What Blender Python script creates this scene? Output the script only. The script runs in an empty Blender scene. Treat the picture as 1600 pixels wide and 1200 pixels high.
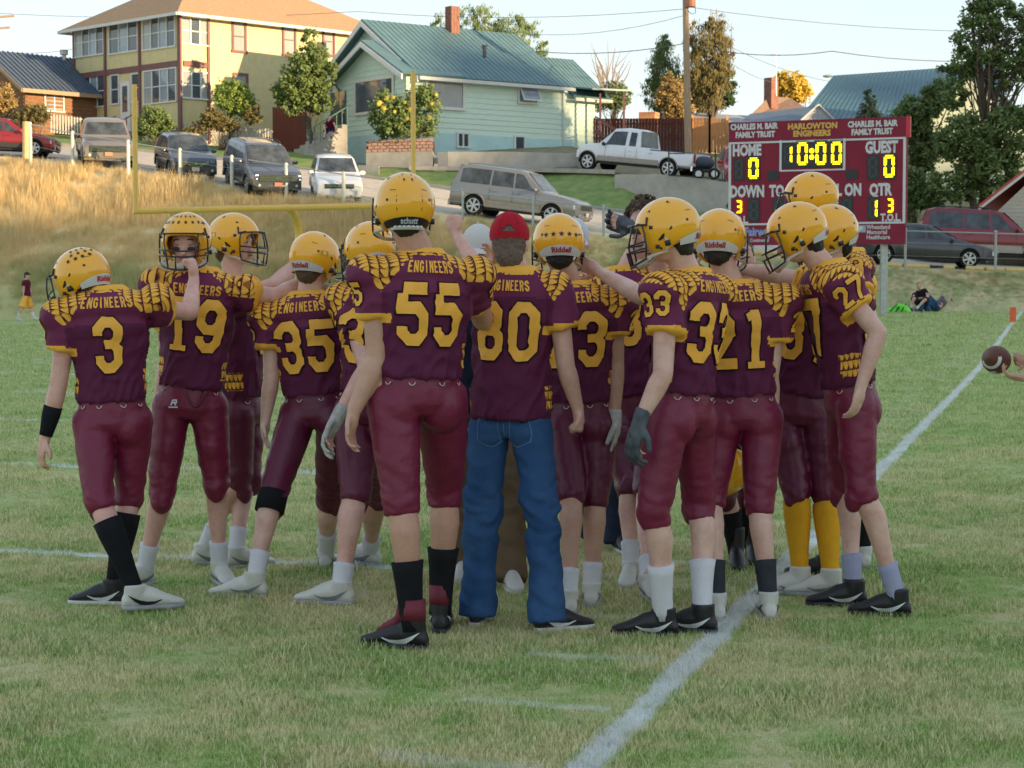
import bpy, bmesh, math, random
from math import sin, cos, pi, radians, sqrt, atan2
from mathutils import Vector, Matrix, noise
from mathutils.bvhtree import BVHTree
random.seed(7)
S = bpy.context.scene
COL = S.collection
# ---------------------------------------------------------------- camera, sky, sun, exposure
FPX = 3067.0; CAMH = 1.525; PITCH = math.atan(164.0/FPX)
cd = bpy.data.cameras.new('camera'); cam = bpy.data.objects.new('camera', cd); COL.objects.link(cam)
cd.sensor_width = 36.0; cd.lens = 36.0*FPX/1600.0; cd.clip_start = 0.1; cd.clip_end = 4000
cam.location = (0, 0, CAMH); cam.rotation_euler = (pi/2-PITCH, 0, 0)
cd.dof.use_dof = True; cd.dof.focus_distance = 8.8; cd.dof.aperture_fstop = 14.0
S.camera = cam
SKY_G = 0.36; SKY_T = (0.91, 0.93, 0.94)
SUN_EL = radians(8.0); SUN_AZ = radians(56.0)      # azimuth of the sun, measured from straight behind the camera towards the right
SUNV = Vector((sin(SUN_AZ)*cos(SUN_EL), -cos(SUN_AZ)*cos(SUN_EL), sin(SUN_EL)))
W = bpy.data.worlds.new('World'); S.world = W; W.use_nodes = True
wn = W.node_tree; bg = wn.nodes['Background']
sky = wn.nodes.new('ShaderNodeTexSky'); sky.sky_type = 'NISHITA'; sky.sun_disc = False
sky.sun_elevation = SUN_EL; sky.sun_rotation = atan2(SUNV.x, SUNV.y)
sky.altitude = 1200; sky.air_density = 1.0; sky.dust_density = 0.9; sky.ozone_density = 1.2
gm = wn.nodes.new('ShaderNodeGamma'); gm.inputs[1].default_value = SKY_G; wn.links.new(sky.outputs[0], gm.inputs[0])      # film-like shoulder, the same over the whole sky
vm = wn.nodes.new('ShaderNodeVectorMath'); vm.operation = 'MULTIPLY'; wn.links.new(gm.outputs[0], vm.inputs[0]); vm.inputs[1].default_value = SKY_T
wn.links.new(vm.outputs[0], bg.inputs[0]); bg.inputs[1].default_value = 0.15
sl = bpy.data.lights.new('sun', 'SUN'); so = bpy.data.objects.new('sun', sl); COL.objects.link(so)
sl.energy = 2.0; sl.angle = radians(0.6); sl.color = (1.0, 0.72, 0.40)
so.rotation_euler = SUNV.to_track_quat('Z', 'Y').to_euler(); so.location = (30, -20, 30)
S.view_settings.view_transform = 'Standard'; S.view_settings.look = 'None'
S.view_settings.exposure = 2.24; S.view_settings.gamma = 1.0; S.view_settings.use_curve_mapping = False
S.render.engine = 'CYCLES'

# ---------------------------------------------------------------- helpers
def at(px, py, D):
    X = (px-800)/FPX; V = (600-py)/FPX
    d = Vector((X, cos(PITCH)+V*sin(PITCH), -sin(PITCH)+V*cos(PITCH)))
    return Vector((0, 0, CAMH)) + d*(D/d.y)
def tag(o, label=None, cat=None, group=None, kind=None):
    if label: o['label'] = label
    if cat: o['category'] = cat
    if group: o['group'] = group
    if kind: o['kind'] = kind
    return o
def empty(name, loc, label=None, cat=None, group=None, rz=0):
    o = bpy.data.objects.new(name, None); COL.objects.link(o); o.location = loc; o.rotation_euler = (0, 0, rz)
    o.empty_display_size = 0.2
    return tag(o, label, cat, group)
def link(name, me, mats, parent=None, loc=None, smooth=False):
    if not isinstance(mats, (list, tuple)): mats = [mats]
    if len(me.materials) == 0:
        for m in mats: me.materials.append(m)
    if smooth:
        for p in me.polygons: p.use_smooth = True
    o = bpy.data.objects.new(name, me); COL.objects.link(o)
    if parent: o.parent = parent
    if loc is not None: o.location = loc
    return o
class MB:
    """collects shapes, links them as one mesh object"""
    def __init__(s): s.v = []; s.f = []; s.mi = []
    def add(s, vs, fs, mi=0):
        b = len(s.v); s.v += [tuple(v) for v in vs]; s.f += [tuple(i+b for i in f) for f in fs]; s.mi += [mi]*len(fs); return s
    def box(s, c, sz, M=None, mi=0):
        c = Vector(c); h = Vector(sz)*0.5; vs = []
        for x in (-1, 1):
            for y in (-1, 1):
                for z in (-1, 1):
                    p = Vector((x*h.x, y*h.y, z*h.z)); p = (M @ p if M else p)+c; vs.append(p)
        return s.add(vs, [(0, 1, 3, 2), (4, 6, 7, 5), (0, 4, 5, 1), (2, 3, 7, 6), (0, 2, 6, 4), (1, 5, 7, 3)], mi)
    def frame_box(s, o, a, b, c, mi=0):
        """box from corner o along three edge vectors"""
        vs = [o, o+a, o+a+b, o+b, o+c, o+a+c, o+a+b+c, o+b+c]
        return s.add(vs, [(3, 2, 1, 0), (4, 5, 6, 7), (0, 1, 5, 4), (1, 2, 6, 5), (2, 3, 7, 6), (3, 0, 4, 7)], mi)
    def tube(s, pts, r, seg=8, cap=True, mi=0):
        pts = [Vector(p) for p in pts]; n = len(pts)
        rs = r if isinstance(r, (list, tuple)) else [r]*n
        vs = []; fs = []; ref = None
        for i, p in enumerate(pts):
            t = (pts[min(i+1, n-1)]-pts[max(i-1, 0)]).normalized()
            if ref is None:
                ref = t.orthogonal().normalized()
            ref = (ref-t*ref.dot(t)); ref = ref.normalized() if ref.length > 1e-6 else t.orthogonal().normalized()
            bi = t.cross(ref)
            for k in range(seg):
                a = 2*pi*k/seg; vs.append(p+(ref*cos(a)+bi*sin(a))*rs[i])
        for i in range(n-1):
            for k in range(seg):
                k2 = (k+1) % seg; fs.append((i*seg+k, i*seg+k2, (i+1)*seg+k2, (i+1)*seg+k))
        if cap: fs.append(tuple(range(seg-1, -1, -1))); fs.append(tuple((n-1)*seg+k for k in range(seg)))
        return s.add(vs, fs, mi)
    def loft(s, rings, cap=True, mi=0):
        n = len(rings[0]); vs = [p for r in rings for p in r]; fs = []
        for i in range(len(rings)-1):
            for k in range(n):
                k2 = (k+1) % n; fs.append((i*n+k, i*n+k2, (i+1)*n+k2, (i+1)*n+k))
        if cap: fs.append(tuple(range(n-1, -1, -1))); fs.append(tuple((len(rings)-1)*n+k for k in range(n)))
        return s.add(vs, fs, mi)
    def ell(s, c, ax, seg=16, rings=10, mi=0):
        """ellipsoid, ax = three axis vectors"""
        c = Vector(c); vs = []; fs = []
        for i in range(rings+1):
            th = pi*i/rings
            for k in range(seg):
                a = 2*pi*k/seg; vs.append(c+ax[0]*(sin(th)*cos(a))+ax[1]*(sin(th)*sin(a))+ax[2]*cos(th))
        for i in range(rings):
            for k in range(seg):
                k2 = (k+1) % seg; fs.append((i*seg+k, (i+1)*seg+k, (i+1)*seg+k2, i*seg+k2))
        return s.add(vs, fs, mi)
    def cone(s, p, q, r0, r1, seg=16, mi=0): return s.tube([p, q], [r0, r1], seg, True, mi)
    def caps(s, p, q, r0, r1, seg=14, mi=0):
        p = Vector(p); q = Vector(q); d = (q-p); L = d.length
        if L < 1e-6: return s
        d /= L; pts = []; rs = []
        for k in range(5):
            a = pi/2*k/4; pts.append(p-d*r0*cos(a)); rs.append(max(r0*sin(a), r0*.05))
        for k in range(5):
            a = pi/2*k/4; pts.append(q+d*r1*sin(a)); rs.append(max(r1*cos(a), r1*.05))
        return s.tube(pts, rs, seg, True, mi)
    def poly(s, pts, mi=0): return s.add(pts, [tuple(range(len(pts)))], mi)
    def prism(s, pts, d, mi=0):
        pts = [Vector(p) for p in pts]; n = len(pts); d = Vector(d)
        fs = [tuple(range(n-1, -1, -1)), tuple(range(n, 2*n))]+[(i, (i+1) % n, (i+1) % n+n, i+n) for i in range(n)]
        return s.add(pts+[p+d for p in pts], fs, mi)
    def mesh(s, name, fix=True):
        me = bpy.data.meshes.new(name); me.from_pydata(s.v, [], s.f)
        for p, m in zip(me.polygons, s.mi): p.material_index = m
        if fix:
            bm = bmesh.new(); bm.from_mesh(me); bmesh.ops.recalc_face_normals(bm, faces=bm.faces); bm.to_mesh(me); bm.free()
        return me
    def build(s, name, mats, parent=None, loc=None, smooth=False, fix=True):
        me = s.mesh(name, fix)
        if parent is not None and loc is None and parent.get('_w') is not None:
            me.transform(Matrix.Translation(-Vector(parent['_w'])))
        return link(name, me, mats, parent, loc, smooth)
def wempty(name, loc, *a, **k):
    """an Empty whose children are written in world coordinates"""
    o = empty(name, loc, *a, **k); o['_w'] = list(loc); return o

# ---------------------------------------------------------------- materials
MATS = {}
def nt(m): return m.node_tree.nodes, m.node_tree.links
def mat(name, col, rough=0.7, noise_amt=0.12, nscale=6.0, bump=0.0, bscale=40.0, metal=0.0, coat=0.0, sheen=0.0, emit=None, estr=1.0, spec=None, trans=0.0, col2=None, stretch=None, coords='Object', sss=0.0):
    if name in MATS: return MATS[name]
    m = bpy.data.materials.new(name); m.use_nodes = True; MATS[name] = m
    N, L = nt(m); b = N['Principled BSDF']
    b.inputs['Roughness'].default_value = rough; b.inputs['Metallic'].default_value = metal
    b.inputs['Coat Weight'].default_value = coat; b.inputs['Coat Roughness'].default_value = 0.08
    b.inputs['Sheen Weight'].default_value = sheen; b.inputs['Sheen Roughness'].default_value = 0.4
    b.inputs['Transmission Weight'].default_value = trans
    if sss: b.inputs['Subsurface Weight'].default_value = sss; b.inputs['Subsurface Radius'].default_value = (1, .35, .2); b.inputs['Subsurface Scale'].default_value = 0.012
    b.inputs['Specular IOR Level'].default_value = spec if spec is not None else (.16 if rough >= .7 else .5)
    tc = N.new('ShaderNodeTexCoord'); mp = N.new('ShaderNodeMapping'); L.new(tc.outputs[coords], mp.inputs[0])
    if stretch: mp.inputs['Scale'].default_value = stretch
    nz = N.new('ShaderNodeTexNoise'); nz.inputs['Scale'].default_value = nscale; nz.inputs['Detail'].default_value = 6; nz.inputs['Roughness'].default_value = .62
    L.new(mp.outputs[0], nz.inputs['Vector'])
    cr = N.new('ShaderNodeValToRGB'); cr.color_ramp.elements[0].position = .3; cr.color_ramp.elements[1].position = .7
    c = Vector(col[:3]); c2 = Vector(col2[:3]) if col2 else c*(1+noise_amt)
    c1 = c if col2 else c*(1-noise_amt)
    cr.color_ramp.elements[0].color = (*c1, 1); cr.color_ramp.elements[1].color = (*[min(1, x) for x in c2], 1)
    L.new(nz.outputs[0], cr.inputs[0]); L.new(cr.outputs[0], b.inputs['Base Color'])
    if bump:
        nb = N.new('ShaderNodeTexNoise'); nb.inputs['Scale'].default_value = bscale; nb.inputs['Detail'].default_value = 5
        L.new(mp.outputs[0], nb.inputs['Vector']); bp = N.new('ShaderNodeBump'); bp.inputs['Strength'].default_value = bump; bp.inputs['Distance'].default_value = .01
        L.new(nb.outputs[0], bp.inputs['Height']); L.new(bp.outputs[0], b.inputs['Normal'])
    if emit: b.inputs['Emission Color'].default_value = (*emit, 1); b.inputs['Emission Strength'].default_value = estr
    return m
def mth(N, L, op, a, b=None, c=None, clamp=False):
    n = N.new('ShaderNodeMath'); n.operation = op; n.use_clamp = clamp
    for i, v in enumerate((a, b, c)):
        if v is None: continue
        if isinstance(v, (int, float)): n.inputs[i].default_value = v
        else: L.new(v, n.inputs[i])
    return n.outputs[0]
def mixc(N, L, fac, a, b, blend='MIX'):
    n = N.new('ShaderNodeMix'); n.data_type = 'RGBA'; n.blend_type = blend
    if isinstance(fac, (int, float)): n.inputs[0].default_value = fac
    else: L.new(fac, n.inputs[0])
    for i, v in ((6, a), (7, b)):
        if isinstance(v, tuple): n.inputs[i].default_value = (*v[:3], 1)
        else: L.new(v, n.inputs[i])
    return n.outputs[2]
def nz(N, L, vec, scale, detail=4, rough=.55):
    n = N.new('ShaderNodeTexNoise'); n.inputs['Scale'].default_value = scale; n.inputs['Detail'].default_value = detail; n.inputs['Roughness'].default_value = rough
    if vec is not None: L.new(vec, n.inputs['Vector'])
    return n.outputs[0]
def ramp(N, L, fac, stops):
    n = N.new('ShaderNodeValToRGB'); e = n.color_ramp.elements
    while len(e) < len(stops): e.new(.5)
    for k, (p, c) in enumerate(stops): e[k].position = p; e[k].color = (*c[:3], 1) if isinstance(c, tuple) else (c, c, c, 1)
    L.new(fac, n.inputs[0]); return n.outputs[0]

# ---------------------------------------------------------------- field markings (shared by turf and blades)
LA = math.atan(869.0/FPX)                       # heading of the side line
LP = at(1070, 1050, 4677.0/(1050-436)); LP.z = 0
SD = Vector((sin(LA), cos(LA), 0)); SN = Vector((cos(LA), -sin(LA), 0))   # along the side line, and out of the field
Y0 = at(300, 881, 4677.0/445.0)                 # a point on a yard line
YL0 = (Y0-LP).dot(SD)+.10
def turf_color(N, L, blade=False):
    g = N.new('ShaderNodeNewGeometry'); pos = g.outputs['Position']
    def dot(v, off):
        n = N.new('ShaderNodeVectorMath'); n.operation = 'DOT_PRODUCT'; L.new(pos, n.inputs[0]); n.inputs[1].default_value = v
        return mth(N, L, 'SUBTRACT', n.outputs['Value'], off)
    a = dot(SD, LP.dot(SD)); n = dot(SN, LP.dot(SN))           # a: along, n: outward
    wob = mth(N, L, 'MULTIPLY', mth(N, L, 'SUBTRACT', nz(N, L, pos, 9.0, 5, .7), .5), .09)
    nn = mth(N, L, 'ADD', n, wob); aa = mth(N, L, 'ADD', a, wob)
    def band(x, half, soft=.012):
        d = mth(N, L, 'ABSOLUTE', x); return mth(N, L, 'DIVIDE', mth(N, L, 'SUBTRACT', half+soft, d), soft*2, clamp=True)
    side = band(nn, .055)
    ay = mth(N, L, 'ADD', aa, -YL0+457.2/2.0+2.286)
    yl = mth(N, L, 'SUBTRACT', mth(N, L, 'MODULO', ay, 4.572), 2.286)
    infield = mth(N, L, 'LESS_THAN', nn, -.02)
    yard = mth(N, L, 'MULTIPLY', band(yl, .05), infield)
    near = mth(N, L, 'GREATER_THAN', mth(N, L, 'MULTIPLY', nn, -1), 2.0)
    yard = mth(N, L, 'MULTIPLY', yard, mth(N, L, 'ADD', mth(N, L, 'MULTIPLY', near, .75), .25))
    ht = mth(N, L, 'SUBTRACT', mth(N, L, 'MODULO', mth(N, L, 'ADD', ay, .27), .9144), .4572)
    tick = mth(N, L, 'MULTIPLY', band(ht, .04), mth(N, L, 'MULTIPLY', mth(N, L, 'LESS_THAN', nn, -.12), mth(N, L, 'GREATER_THAN', nn, -.68)))
    tick2 = mth(N, L, 'MULTIPLY', band(ht, .035), mth(N, L, 'MULTIPLY', mth(N, L, 'LESS_THAN', nn, -16.0), mth(N, L, 'GREATER_THAN', nn, -16.6)))
    far = mth(N, L, 'LESS_THAN', a, 60.0)
    m = mth(N, L, 'MAXIMUM', side, mth(N, L, 'MAXIMUM', yard, mth(N, L, 'MULTIPLY', mth(N, L, 'MAXIMUM', tick, tick2), .42)))
    m = mth(N, L, 'MULTIPLY', m, far)
    cov = ramp(N, L, nz(N, L, pos, 34.0, 4, .7), [(.33, .30), (.55, 1.0)])
    m = mth(N, L, 'MULTIPLY', m, cov)
    n1 = nz(N, L, pos, .75, 6, .62); n2 = nz(N, L, pos, 4.0, 5, .65); n3 = nz(N, L, pos, 60.0, 3, .6)
    green = mixc(N, L, ramp(N, L, n3, [(.35, 0.0), (.65, 1.0)]), (.265, .420, .105), (.500, .680, .210))
    dry = mixc(N, L, ramp(N, L, n3, [(.35, 0.0), (.65, 1.0)]), (.640, .580, .290), (.900, .820, .500))
    f = mth(N, L, 'ADD', mth(N, L, 'MULTIPLY', n1, .55), mth(N, L, 'MULTIPLY', n2, .45))
    f = ramp(N, L, f, [(.43, 0.0), (.55, 1.0)])
    sep = N.new('ShaderNodeSeparateXYZ'); L.new(pos, sep.inputs[0])
    fd = mth(N, L, 'DIVIDE', mth(N, L, 'SUBTRACT', sep.outputs[1], 10.0), 14.0, clamp=True)    # lusher turf farther down the field
    f = mth(N, L, 'MULTIPLY', f, mth(N, L, 'SUBTRACT', 1.0, mth(N, L, 'MULTIPLY', fd, .55)))
    c = mixc(N, L, f, green, dry)
    mow = mth(N, L, 'SINE', mth(N, L, 'MULTIPLY', mth(N, L, 'ADD', a, mth(N, L, 'MULTIPLY', n1, 2.5)), 1.37))
    c = mixc(N, L, mth(N, L, 'MULTIPLY', mth(N, L, 'ADD', mow, 1.0), .10), c, (.52, .66, .30))
    return c, m, pos
def turf_mat(name, blade):
    m = bpy.data.materials.new(name); m.use_nodes = True; MATS[name] = m
    N, L = nt(m); b = N['Principled BSDF']; b.inputs['Roughness'].default_value = .75; b.inputs['Specular IOR Level'].default_value = .08
    c, pm, pos = turf_color(N, L)
    if blade:
        at_ = N.new('ShaderNodeAttribute'); at_.attribute_name = 'hue'
        dryb = mth(N, L, 'GREATER_THAN', at_.outputs['Fac'], .72)
        c = mixc(N, L, mth(N, L, 'MULTIPLY', dryb, .70), c, (.92, .84, .56))
        c = mixc(N, L, mth(N, L, 'MULTIPLY', mth(N, L, 'LESS_THAN', at_.outputs['Fac'], .33), .50), c, (.09, .17, .045))
        b.inputs['Roughness'].default_value = .55
    else:
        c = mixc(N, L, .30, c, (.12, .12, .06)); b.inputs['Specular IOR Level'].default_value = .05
    c = mixc(N, L, pm, c, (.80, .82, .84))
    L.new(c, b.inputs['Base Color'])
    if blade:
        tr = N.new('ShaderNodeBsdfTranslucent'); L.new(c, tr.inputs[0]); mx = N.new('ShaderNodeMixShader'); mx.inputs[0].default_value = .40
        L.new(b.outputs[0], mx.inputs[1]); L.new(tr.outputs[0], mx.inputs[2]); L.new(mx.outputs[0], N['Material Output'].inputs[0])
    else:
        bp = N.new('ShaderNodeBump'); bp.inputs['Strength'].default_value = .6; bp.inputs['Distance'].default_value = .03
        L.new(nz(N, L, pos, 25.0, 6, .7), bp.inputs['Height']); L.new(bp.outputs[0], b.inputs['Normal'])
    return m
turf = turf_mat('turf', False); blade_m = turf_mat('turf_blades', True)
# ---------------------------------------------------------------- terrain, lofted through rows of surveyed points
CX = [-600, -300, 0, 100, 200, 300, 400, 500, 600, 700, 800, 900, 1000, 1100, 1200, 1300, 1400, 1500, 1600, 1900, 2300]
def lerp_tab(xs, ys, x):
    if x <= xs[0]: return ys[0]
    for i in range(len(xs)-1):
        if x <= xs[i+1]:
            t = (x-xs[i])/(xs[i+1]-xs[i]); return ys[i]*(1-t)+ys[i+1]*t
    return ys[-1]
ROW_X = [-600, 0, 200, 400, 600, 800, 1000, 1200, 1400, 1600, 2300]
R0 = ([500, 500, 498, 496, 494, 492, 490, 488, 487, 487, 487], [70, 70, 70, 69, 68, 67, 66, 65, 64, 64, 64])       # end of the field
R1 = ([230, 250, 268, 307, 328, 352, 376, 399, 419, 427, 430], [84, 81, 78, 74, 71.5, 70, 68.5, 67.5, 66.5, 66.5, 66.5])   # top of the bank, fence
R1b = ([226, 244, 263, 297, 322, 347, 371, 396, 417, 425, 428], [85.5, 82.5, 79.5, 75.5, 73, 71.5, 70, 69, 68, 68, 68])
R2 = ([205, 222, 235, 256, 282, 310, 336, 368, 393, 402, 408], [96, 94, 92, 89, 86, 83, 80, 79, 78, 78, 78])   # far edge of the road
R3X = [-600, 0, 200, 400, 480, 560, 575, 700, 850, 980, 1000, 1145, 1160, 1300, 1600, 2300]
R3 = ([175, 205, 218, 232, 240, 258, 263, 264, 266, 270, 272, 284, 300, 320, 345, 360], [101, 100, 98, 95, 93, 90, 88.5, 88.5, 87.5, 83.5, 82.2, 81.2, 84, 86, 88, 90])
def row_pt(row, px, X=ROW_X): return at(px, lerp_tab(X, row[0], px), lerp_tab(X, row[1], px))
PXS = []
x = -600
while x <= 2300: PXS.append(x); x += 25
# below the edge of the paved terrace: the retaining wall's foot
def foot_z(px):
    """foot of the concrete retaining wall on the right; z of the lawn in front of it"""
    return at(px, lerp_tab([960, 980, 1060, 1145, 1200], [275, 290, 322, 335, 340], px), lerp_tab([960, 1145], [83.2, 81], px))
def loft_sheet(name, rows, m, sub=1, kind='structure'):
    mb = MB(); n = len(rows[0])
    rr = []
    for i in range(len(rows)-1):
        for k in range(sub):
            t = k/sub; rr.append([a.lerp(b, t) for a, b in zip(rows[i], rows[i+1])])
    rr.append(rows[-1]); vs = [p for r in rr for p in r]; fs = []
    for i in range(len(rr)-1):
        for k in range(n-1): fs.append((i*n+k, i*n+k+1, (i+1)*n+k+1, (i+1)*n+k))
    mb.add(vs, fs); o = mb.build(name, m, smooth=True, fix=False); tag(o, kind=kind); return o
def field_z(x, y):
    t = max(0, min(1, (y-26)/34)); e = at((x/64)*FPX+800, lerp_tab(ROW_X, R0[0], (x/64)*FPX+800), 66).z
    return e*t*t*(3-2*t)
row0 = [row_pt(R0, p) for p in PXS]; row1 = [row_pt(R1, p) for p in PXS]; row1b = [row_pt(R1b, p) for p in PXS]
row2 = [row_pt(R2, p) for p in PXS]; row3 = [row_pt(R3, p, R3X) for p in PXS]
rows_f = []
for y in (-260, -60, -10, 0, 4, 8, 12, 16, 20, 26, 32, 38, 44, 50, 56, 61):
    r = []
    for p, q in zip(PXS, row0):
        X = q.x*(1.0 if y > 30 else 1.0); X = X*(1+max(0, (30-y))/60.0) if abs(X) > 15 else X
        t = max(0, min(1, (y-26)/38.0)); r.append(Vector((X, y, q.z*t*t*(3-2*t))))
    rows_f.append(r)
rows_f.append(row0)
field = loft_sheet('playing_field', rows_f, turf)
drymat = bpy.data.materials.new('dry_bank'); drymat.use_nodes = True
def bank_nodes(m, blade):
    N, L = nt(m); b = N['Principled BSDF']; b.inputs['Roughness'].default_value = .8; b.inputs['Specular IOR Level'].default_value = .2
    g = N.new('ShaderNodeNewGeometry'); pos = g.outputs['Position']; sep = N.new('ShaderNodeSeparateXYZ'); L.new(pos, sep.inputs[0])
    n1 = nz(N, L, pos, .35, 5, .6); n2 = nz(N, L, pos, 2.2, 5, .6)
    gold = mixc(N, L, n2, (.70, .54, .27), (.92, .76, .45))
    grn = mixc(N, L, n2, (.34, .37, .15), (.56, .53, .26))
    # greener near the foot of the bank and towards the right, straw at the top
    h = mth(N, L, 'ADD', mth(N, L, 'MULTIPLY', mth(N, L, 'SUBTRACT', sep.outputs[2], 2.6), .55), mth(N, L, 'MULTIPLY', mth(N, L, 'SUBTRACT', n1, .5), 5.5))
    k = mth(N, L, 'ADD', h, .62, clamp=True)
    c = mixc(N, L, k, grn, gold)
    rgt = mth(N, L, 'DIVIDE', mth(N, L, 'SUBTRACT', sep.outputs[0], 4.0), 4.0, clamp=True)
    c = mixc(N, L, mth(N, L, 'MULTIPLY', rgt, .8), c, mixc(N, L, ramp(N, L, nz(N, L, pos, .9, 5, .65), [(.4, 0.0), (.62, 1.0)]), (.32, .36, .17), (.66, .56, .36)))
    if blade:
        a = N.new('ShaderNodeAttribute'); a.attribute_name = 'hue'; c = mixc(N, L, mth(N, L, 'MULTIPLY', a.outputs['Fac'], .45), c, (.80, .64, .38))
    L.new(c, b.inputs['Base Color'])
    if blade:
        tr = N.new('ShaderNodeBsdfTranslucent'); L.new(c, tr.inputs[0]); mx = N.new('ShaderNodeMixShader'); mx.inputs[0].default_value = .30
        L.new(b.outputs[0], mx.inputs[1]); L.new(tr.outputs[0], mx.inputs[2]); L.new(mx.outputs[0], N['Material Output'].inputs[0])
bank_nodes(drymat, False)
drybl = bpy.data.materials.new('dry_blades'); drybl.use_nodes = True; bank_nodes(drybl, True)
mids = []
for t in (.25, .5, .75):
    r = []
    for a, b in zip(row0, row1):
        p = a.lerp(b, t); s_ = 1/(1+math.exp(-(t-.5)*3)); p.z = a.z+(b.z-a.z)*(t*.7+.3*s_)+noise.noise(Vector((p.x*.2, p.y*.3, 0)))*.25; r.append(p)
    mids.append(r)
bank = loft_sheet('grass_bank', [row0]+mids+[row1, row1b], drymat, 2)
gravel = mat('gravel', (.55, .49, .41), .9, .2, 3.0, .5, 60, coords='Object')
road = loft_sheet('gravel_road', [row1b, row2], gravel, 4)
lawn = mat('lawn', (.13, .22, .06), .8, .3, 2.0, .8, 30, col2=(.28, .34, .12))
conc0 = mat('earth_face', (.40, .36, .30), .9, .2, 3)
terr = mat('verge', (.30, .26, .18), .9, .25, 1.5, .6, 20, col2=(.16, .17, .08))
kerb = mat('kerb_concrete', (.40, .37, .33), .85, .15, 3, .3, 40)
row3f = []
for p, q in zip(PXS, row3):
    row3f.append(foot_z(p) if 960 <= p <= 1150 else q)
bank2 = loft_sheet('lawn_slope', [[v+Vector((0, 0, .02)) for v in row2], row3f], lawn, 4)
skirt = loft_sheet('retained_earth', [[v+Vector((0, .05, -.3)) for v in row3f], [v+Vector((0, .05, -.01)) for v in row3]], conc0, 1)
# terrace on which the houses stand, then land reaching the horizon
rowA = [v.copy() for v in row3]
rowB = [Vector((v.x*1.06, v.y+6, lerp_tab([-600, 200, 400, 560, 620, 890, 915, 940, 1000, 1200, 1600], [v.z+.3, v.z+.25, v.z+.3, v.z+.4, 7.55, 7.7, 6.9, v.z+.15, v.z+.1, v.z+.4, v.z+.4], p))) for v, p in zip(row3, PXS)]
rowB2 = [Vector((p.x, p.y, p.z)) for p in (at(q, lerp_tab([-600, 0, 400, 640, 930, 1200, 1400, 1600, 2300], [180, 196, 212, 224, 228, 245, 285, 305, 330], q), 101) for q in PXS)]
rowC = [Vector((v.x*1.5, 150, v.z+1.2)) for v in rowB2]
rowD = [Vector((v.x*4, 400, 13)) for v in rowB]
rowE = [Vector((v.x*30, 2600, 20)) for v in rowB]
terrace = loft_sheet('house_terrace', [rowA, rowB, rowB2, rowC, rowD, rowE], terr, 1)
allv = []; allf = []
for o in (field, bank, road, bank2, terrace):
    b = len(allv); allv += [v.co.copy() for v in o.data.vertices]; allf += [tuple(i+b for i in p.vertices) for p in o.data.polygons]
GB = BVHTree.FromPolygons(allv, allf)
def gz(x, y, default=0.0):
    h = GB.ray_cast(Vector((x, y, 60)), Vector((0, 0, -1))); return h[0].z if h[0] else default
def gp(px, D):
    """ground point in direction px at distance D"""
    x = (px-800)/FPX*D; return Vector((x, D, gz(x, D)))
# kerb along the far side of the road
mb = MB()
for i in range(len(row2)-1):
    a, b = row2[i], row2[i+1]
    if -100 <= PXS[i] <= 1100: mb.frame_box(a+Vector((0, 0, -.1)), b-a, Vector((0, .18, 0)), Vector((0, 0, .24)))
tag(mb.build('kerb', kerb), kind='structure')
# ---------------------------------------------------------------- added unseen ridge behind and right of the camera, shaped to cast the evening shade
tdir = Vector((sin(SUN_AZ), -cos(SUN_AZ), 0)); sdir = Vector((cos(SUN_AZ), sin(SUN_AZ), 0))
RID_T = 170.0
RIDGE = [(-80, 14), (-20, 15), (20, 17.5), (46, 19.5), (52, 19.0), (57, 18.0), (60, 15.5), (66, 15.0), (68.5, 17.5), (69.5, 20.0), (72.8, 20.5), (73.8, 25.6), (76, 25.8), (77, 27), (81, 27), (83.0, 26.5), (83.2, 22.0), (84.0, 21.8), (84.3, 25), (86, 22.0), (88, 18.5), (96, 18.5), (99, 25), (108, 25), (114, 16), (180, 12)]
rx = [a for a, _ in RIDGE]; rh = [b for _, b in RIDGE]
front = []; top = []; back = []
s_ = -80.0
while s_ <= 180:
    c = sdir*s_+tdir*RID_T
    h = 17.56+lerp_tab(rx, rh, s_)+noise.noise(Vector((s_*.9, 3.1, 0)))*.55+noise.noise(Vector((s_*.25, 7.7, 0)))*.9
    front.append(c-tdir*60+Vector((0, 0, -.5))); top.append(c+Vector((0, 0, h))); back.append(c+tdir*90+Vector((0, 0, -.5))); s_ += .8
loft_sheet('shade_ridge', [front, top, back], mat('shade_ridge_mat', (.07, .09, .04), .9, .3, .3, 0), 1)
# ---------------------------------------------------------------- buildings
UP = Vector((0, 0, 1))
def hdir(deg):
    """horizontal direction, degrees to the right of straight ahead"""
    a = radians(deg); return Vector((sin(a), cos(a), 0))
class Wall:
    """a vertical wall plane: o = ground corner, d = direction along it, n = outward normal"""
    def __init__(s, o, d, n=None):
        s.o = Vector(o); s.d = d.normalized(); s.n = n or Vector((s.d.y, -s.d.x, 0))
        if s.n.dot(s.o) > 0: s.n = -s.n
    def w(s, px):
        k = (px-800)/FPX; return (k*s.o.y-s.o.x)/(s.d.x-k*s.d.y)
    def wz(s, px, py):
        w = s.w(px); D = s.o.y+s.d.y*w; return w, at(px, py, D).z
    def P(s, w, z, out=0.0): p = s.o+s.d*w+s.n*out; p.z = z; return p
    def slab(s, mb, w0, w1, z0, z1, out0, out1, mi=0):
        mb.frame_box(s.P(w0, z0, out0), s.d*(w1-w0), UP*(z1-z0), s.n*(out1-out0), mi)
glass = mat('window_glass', (.05, .065, .08), .06, .3, 1.0, spec=.9, col2=(.10, .12, .14))
glass_c = mat('window_glass_curtain', (.30, .32, .32), .15, .3, 3.0, spec=.7, col2=(.42, .43, .42), stretch=(8, 8, .5))
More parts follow.
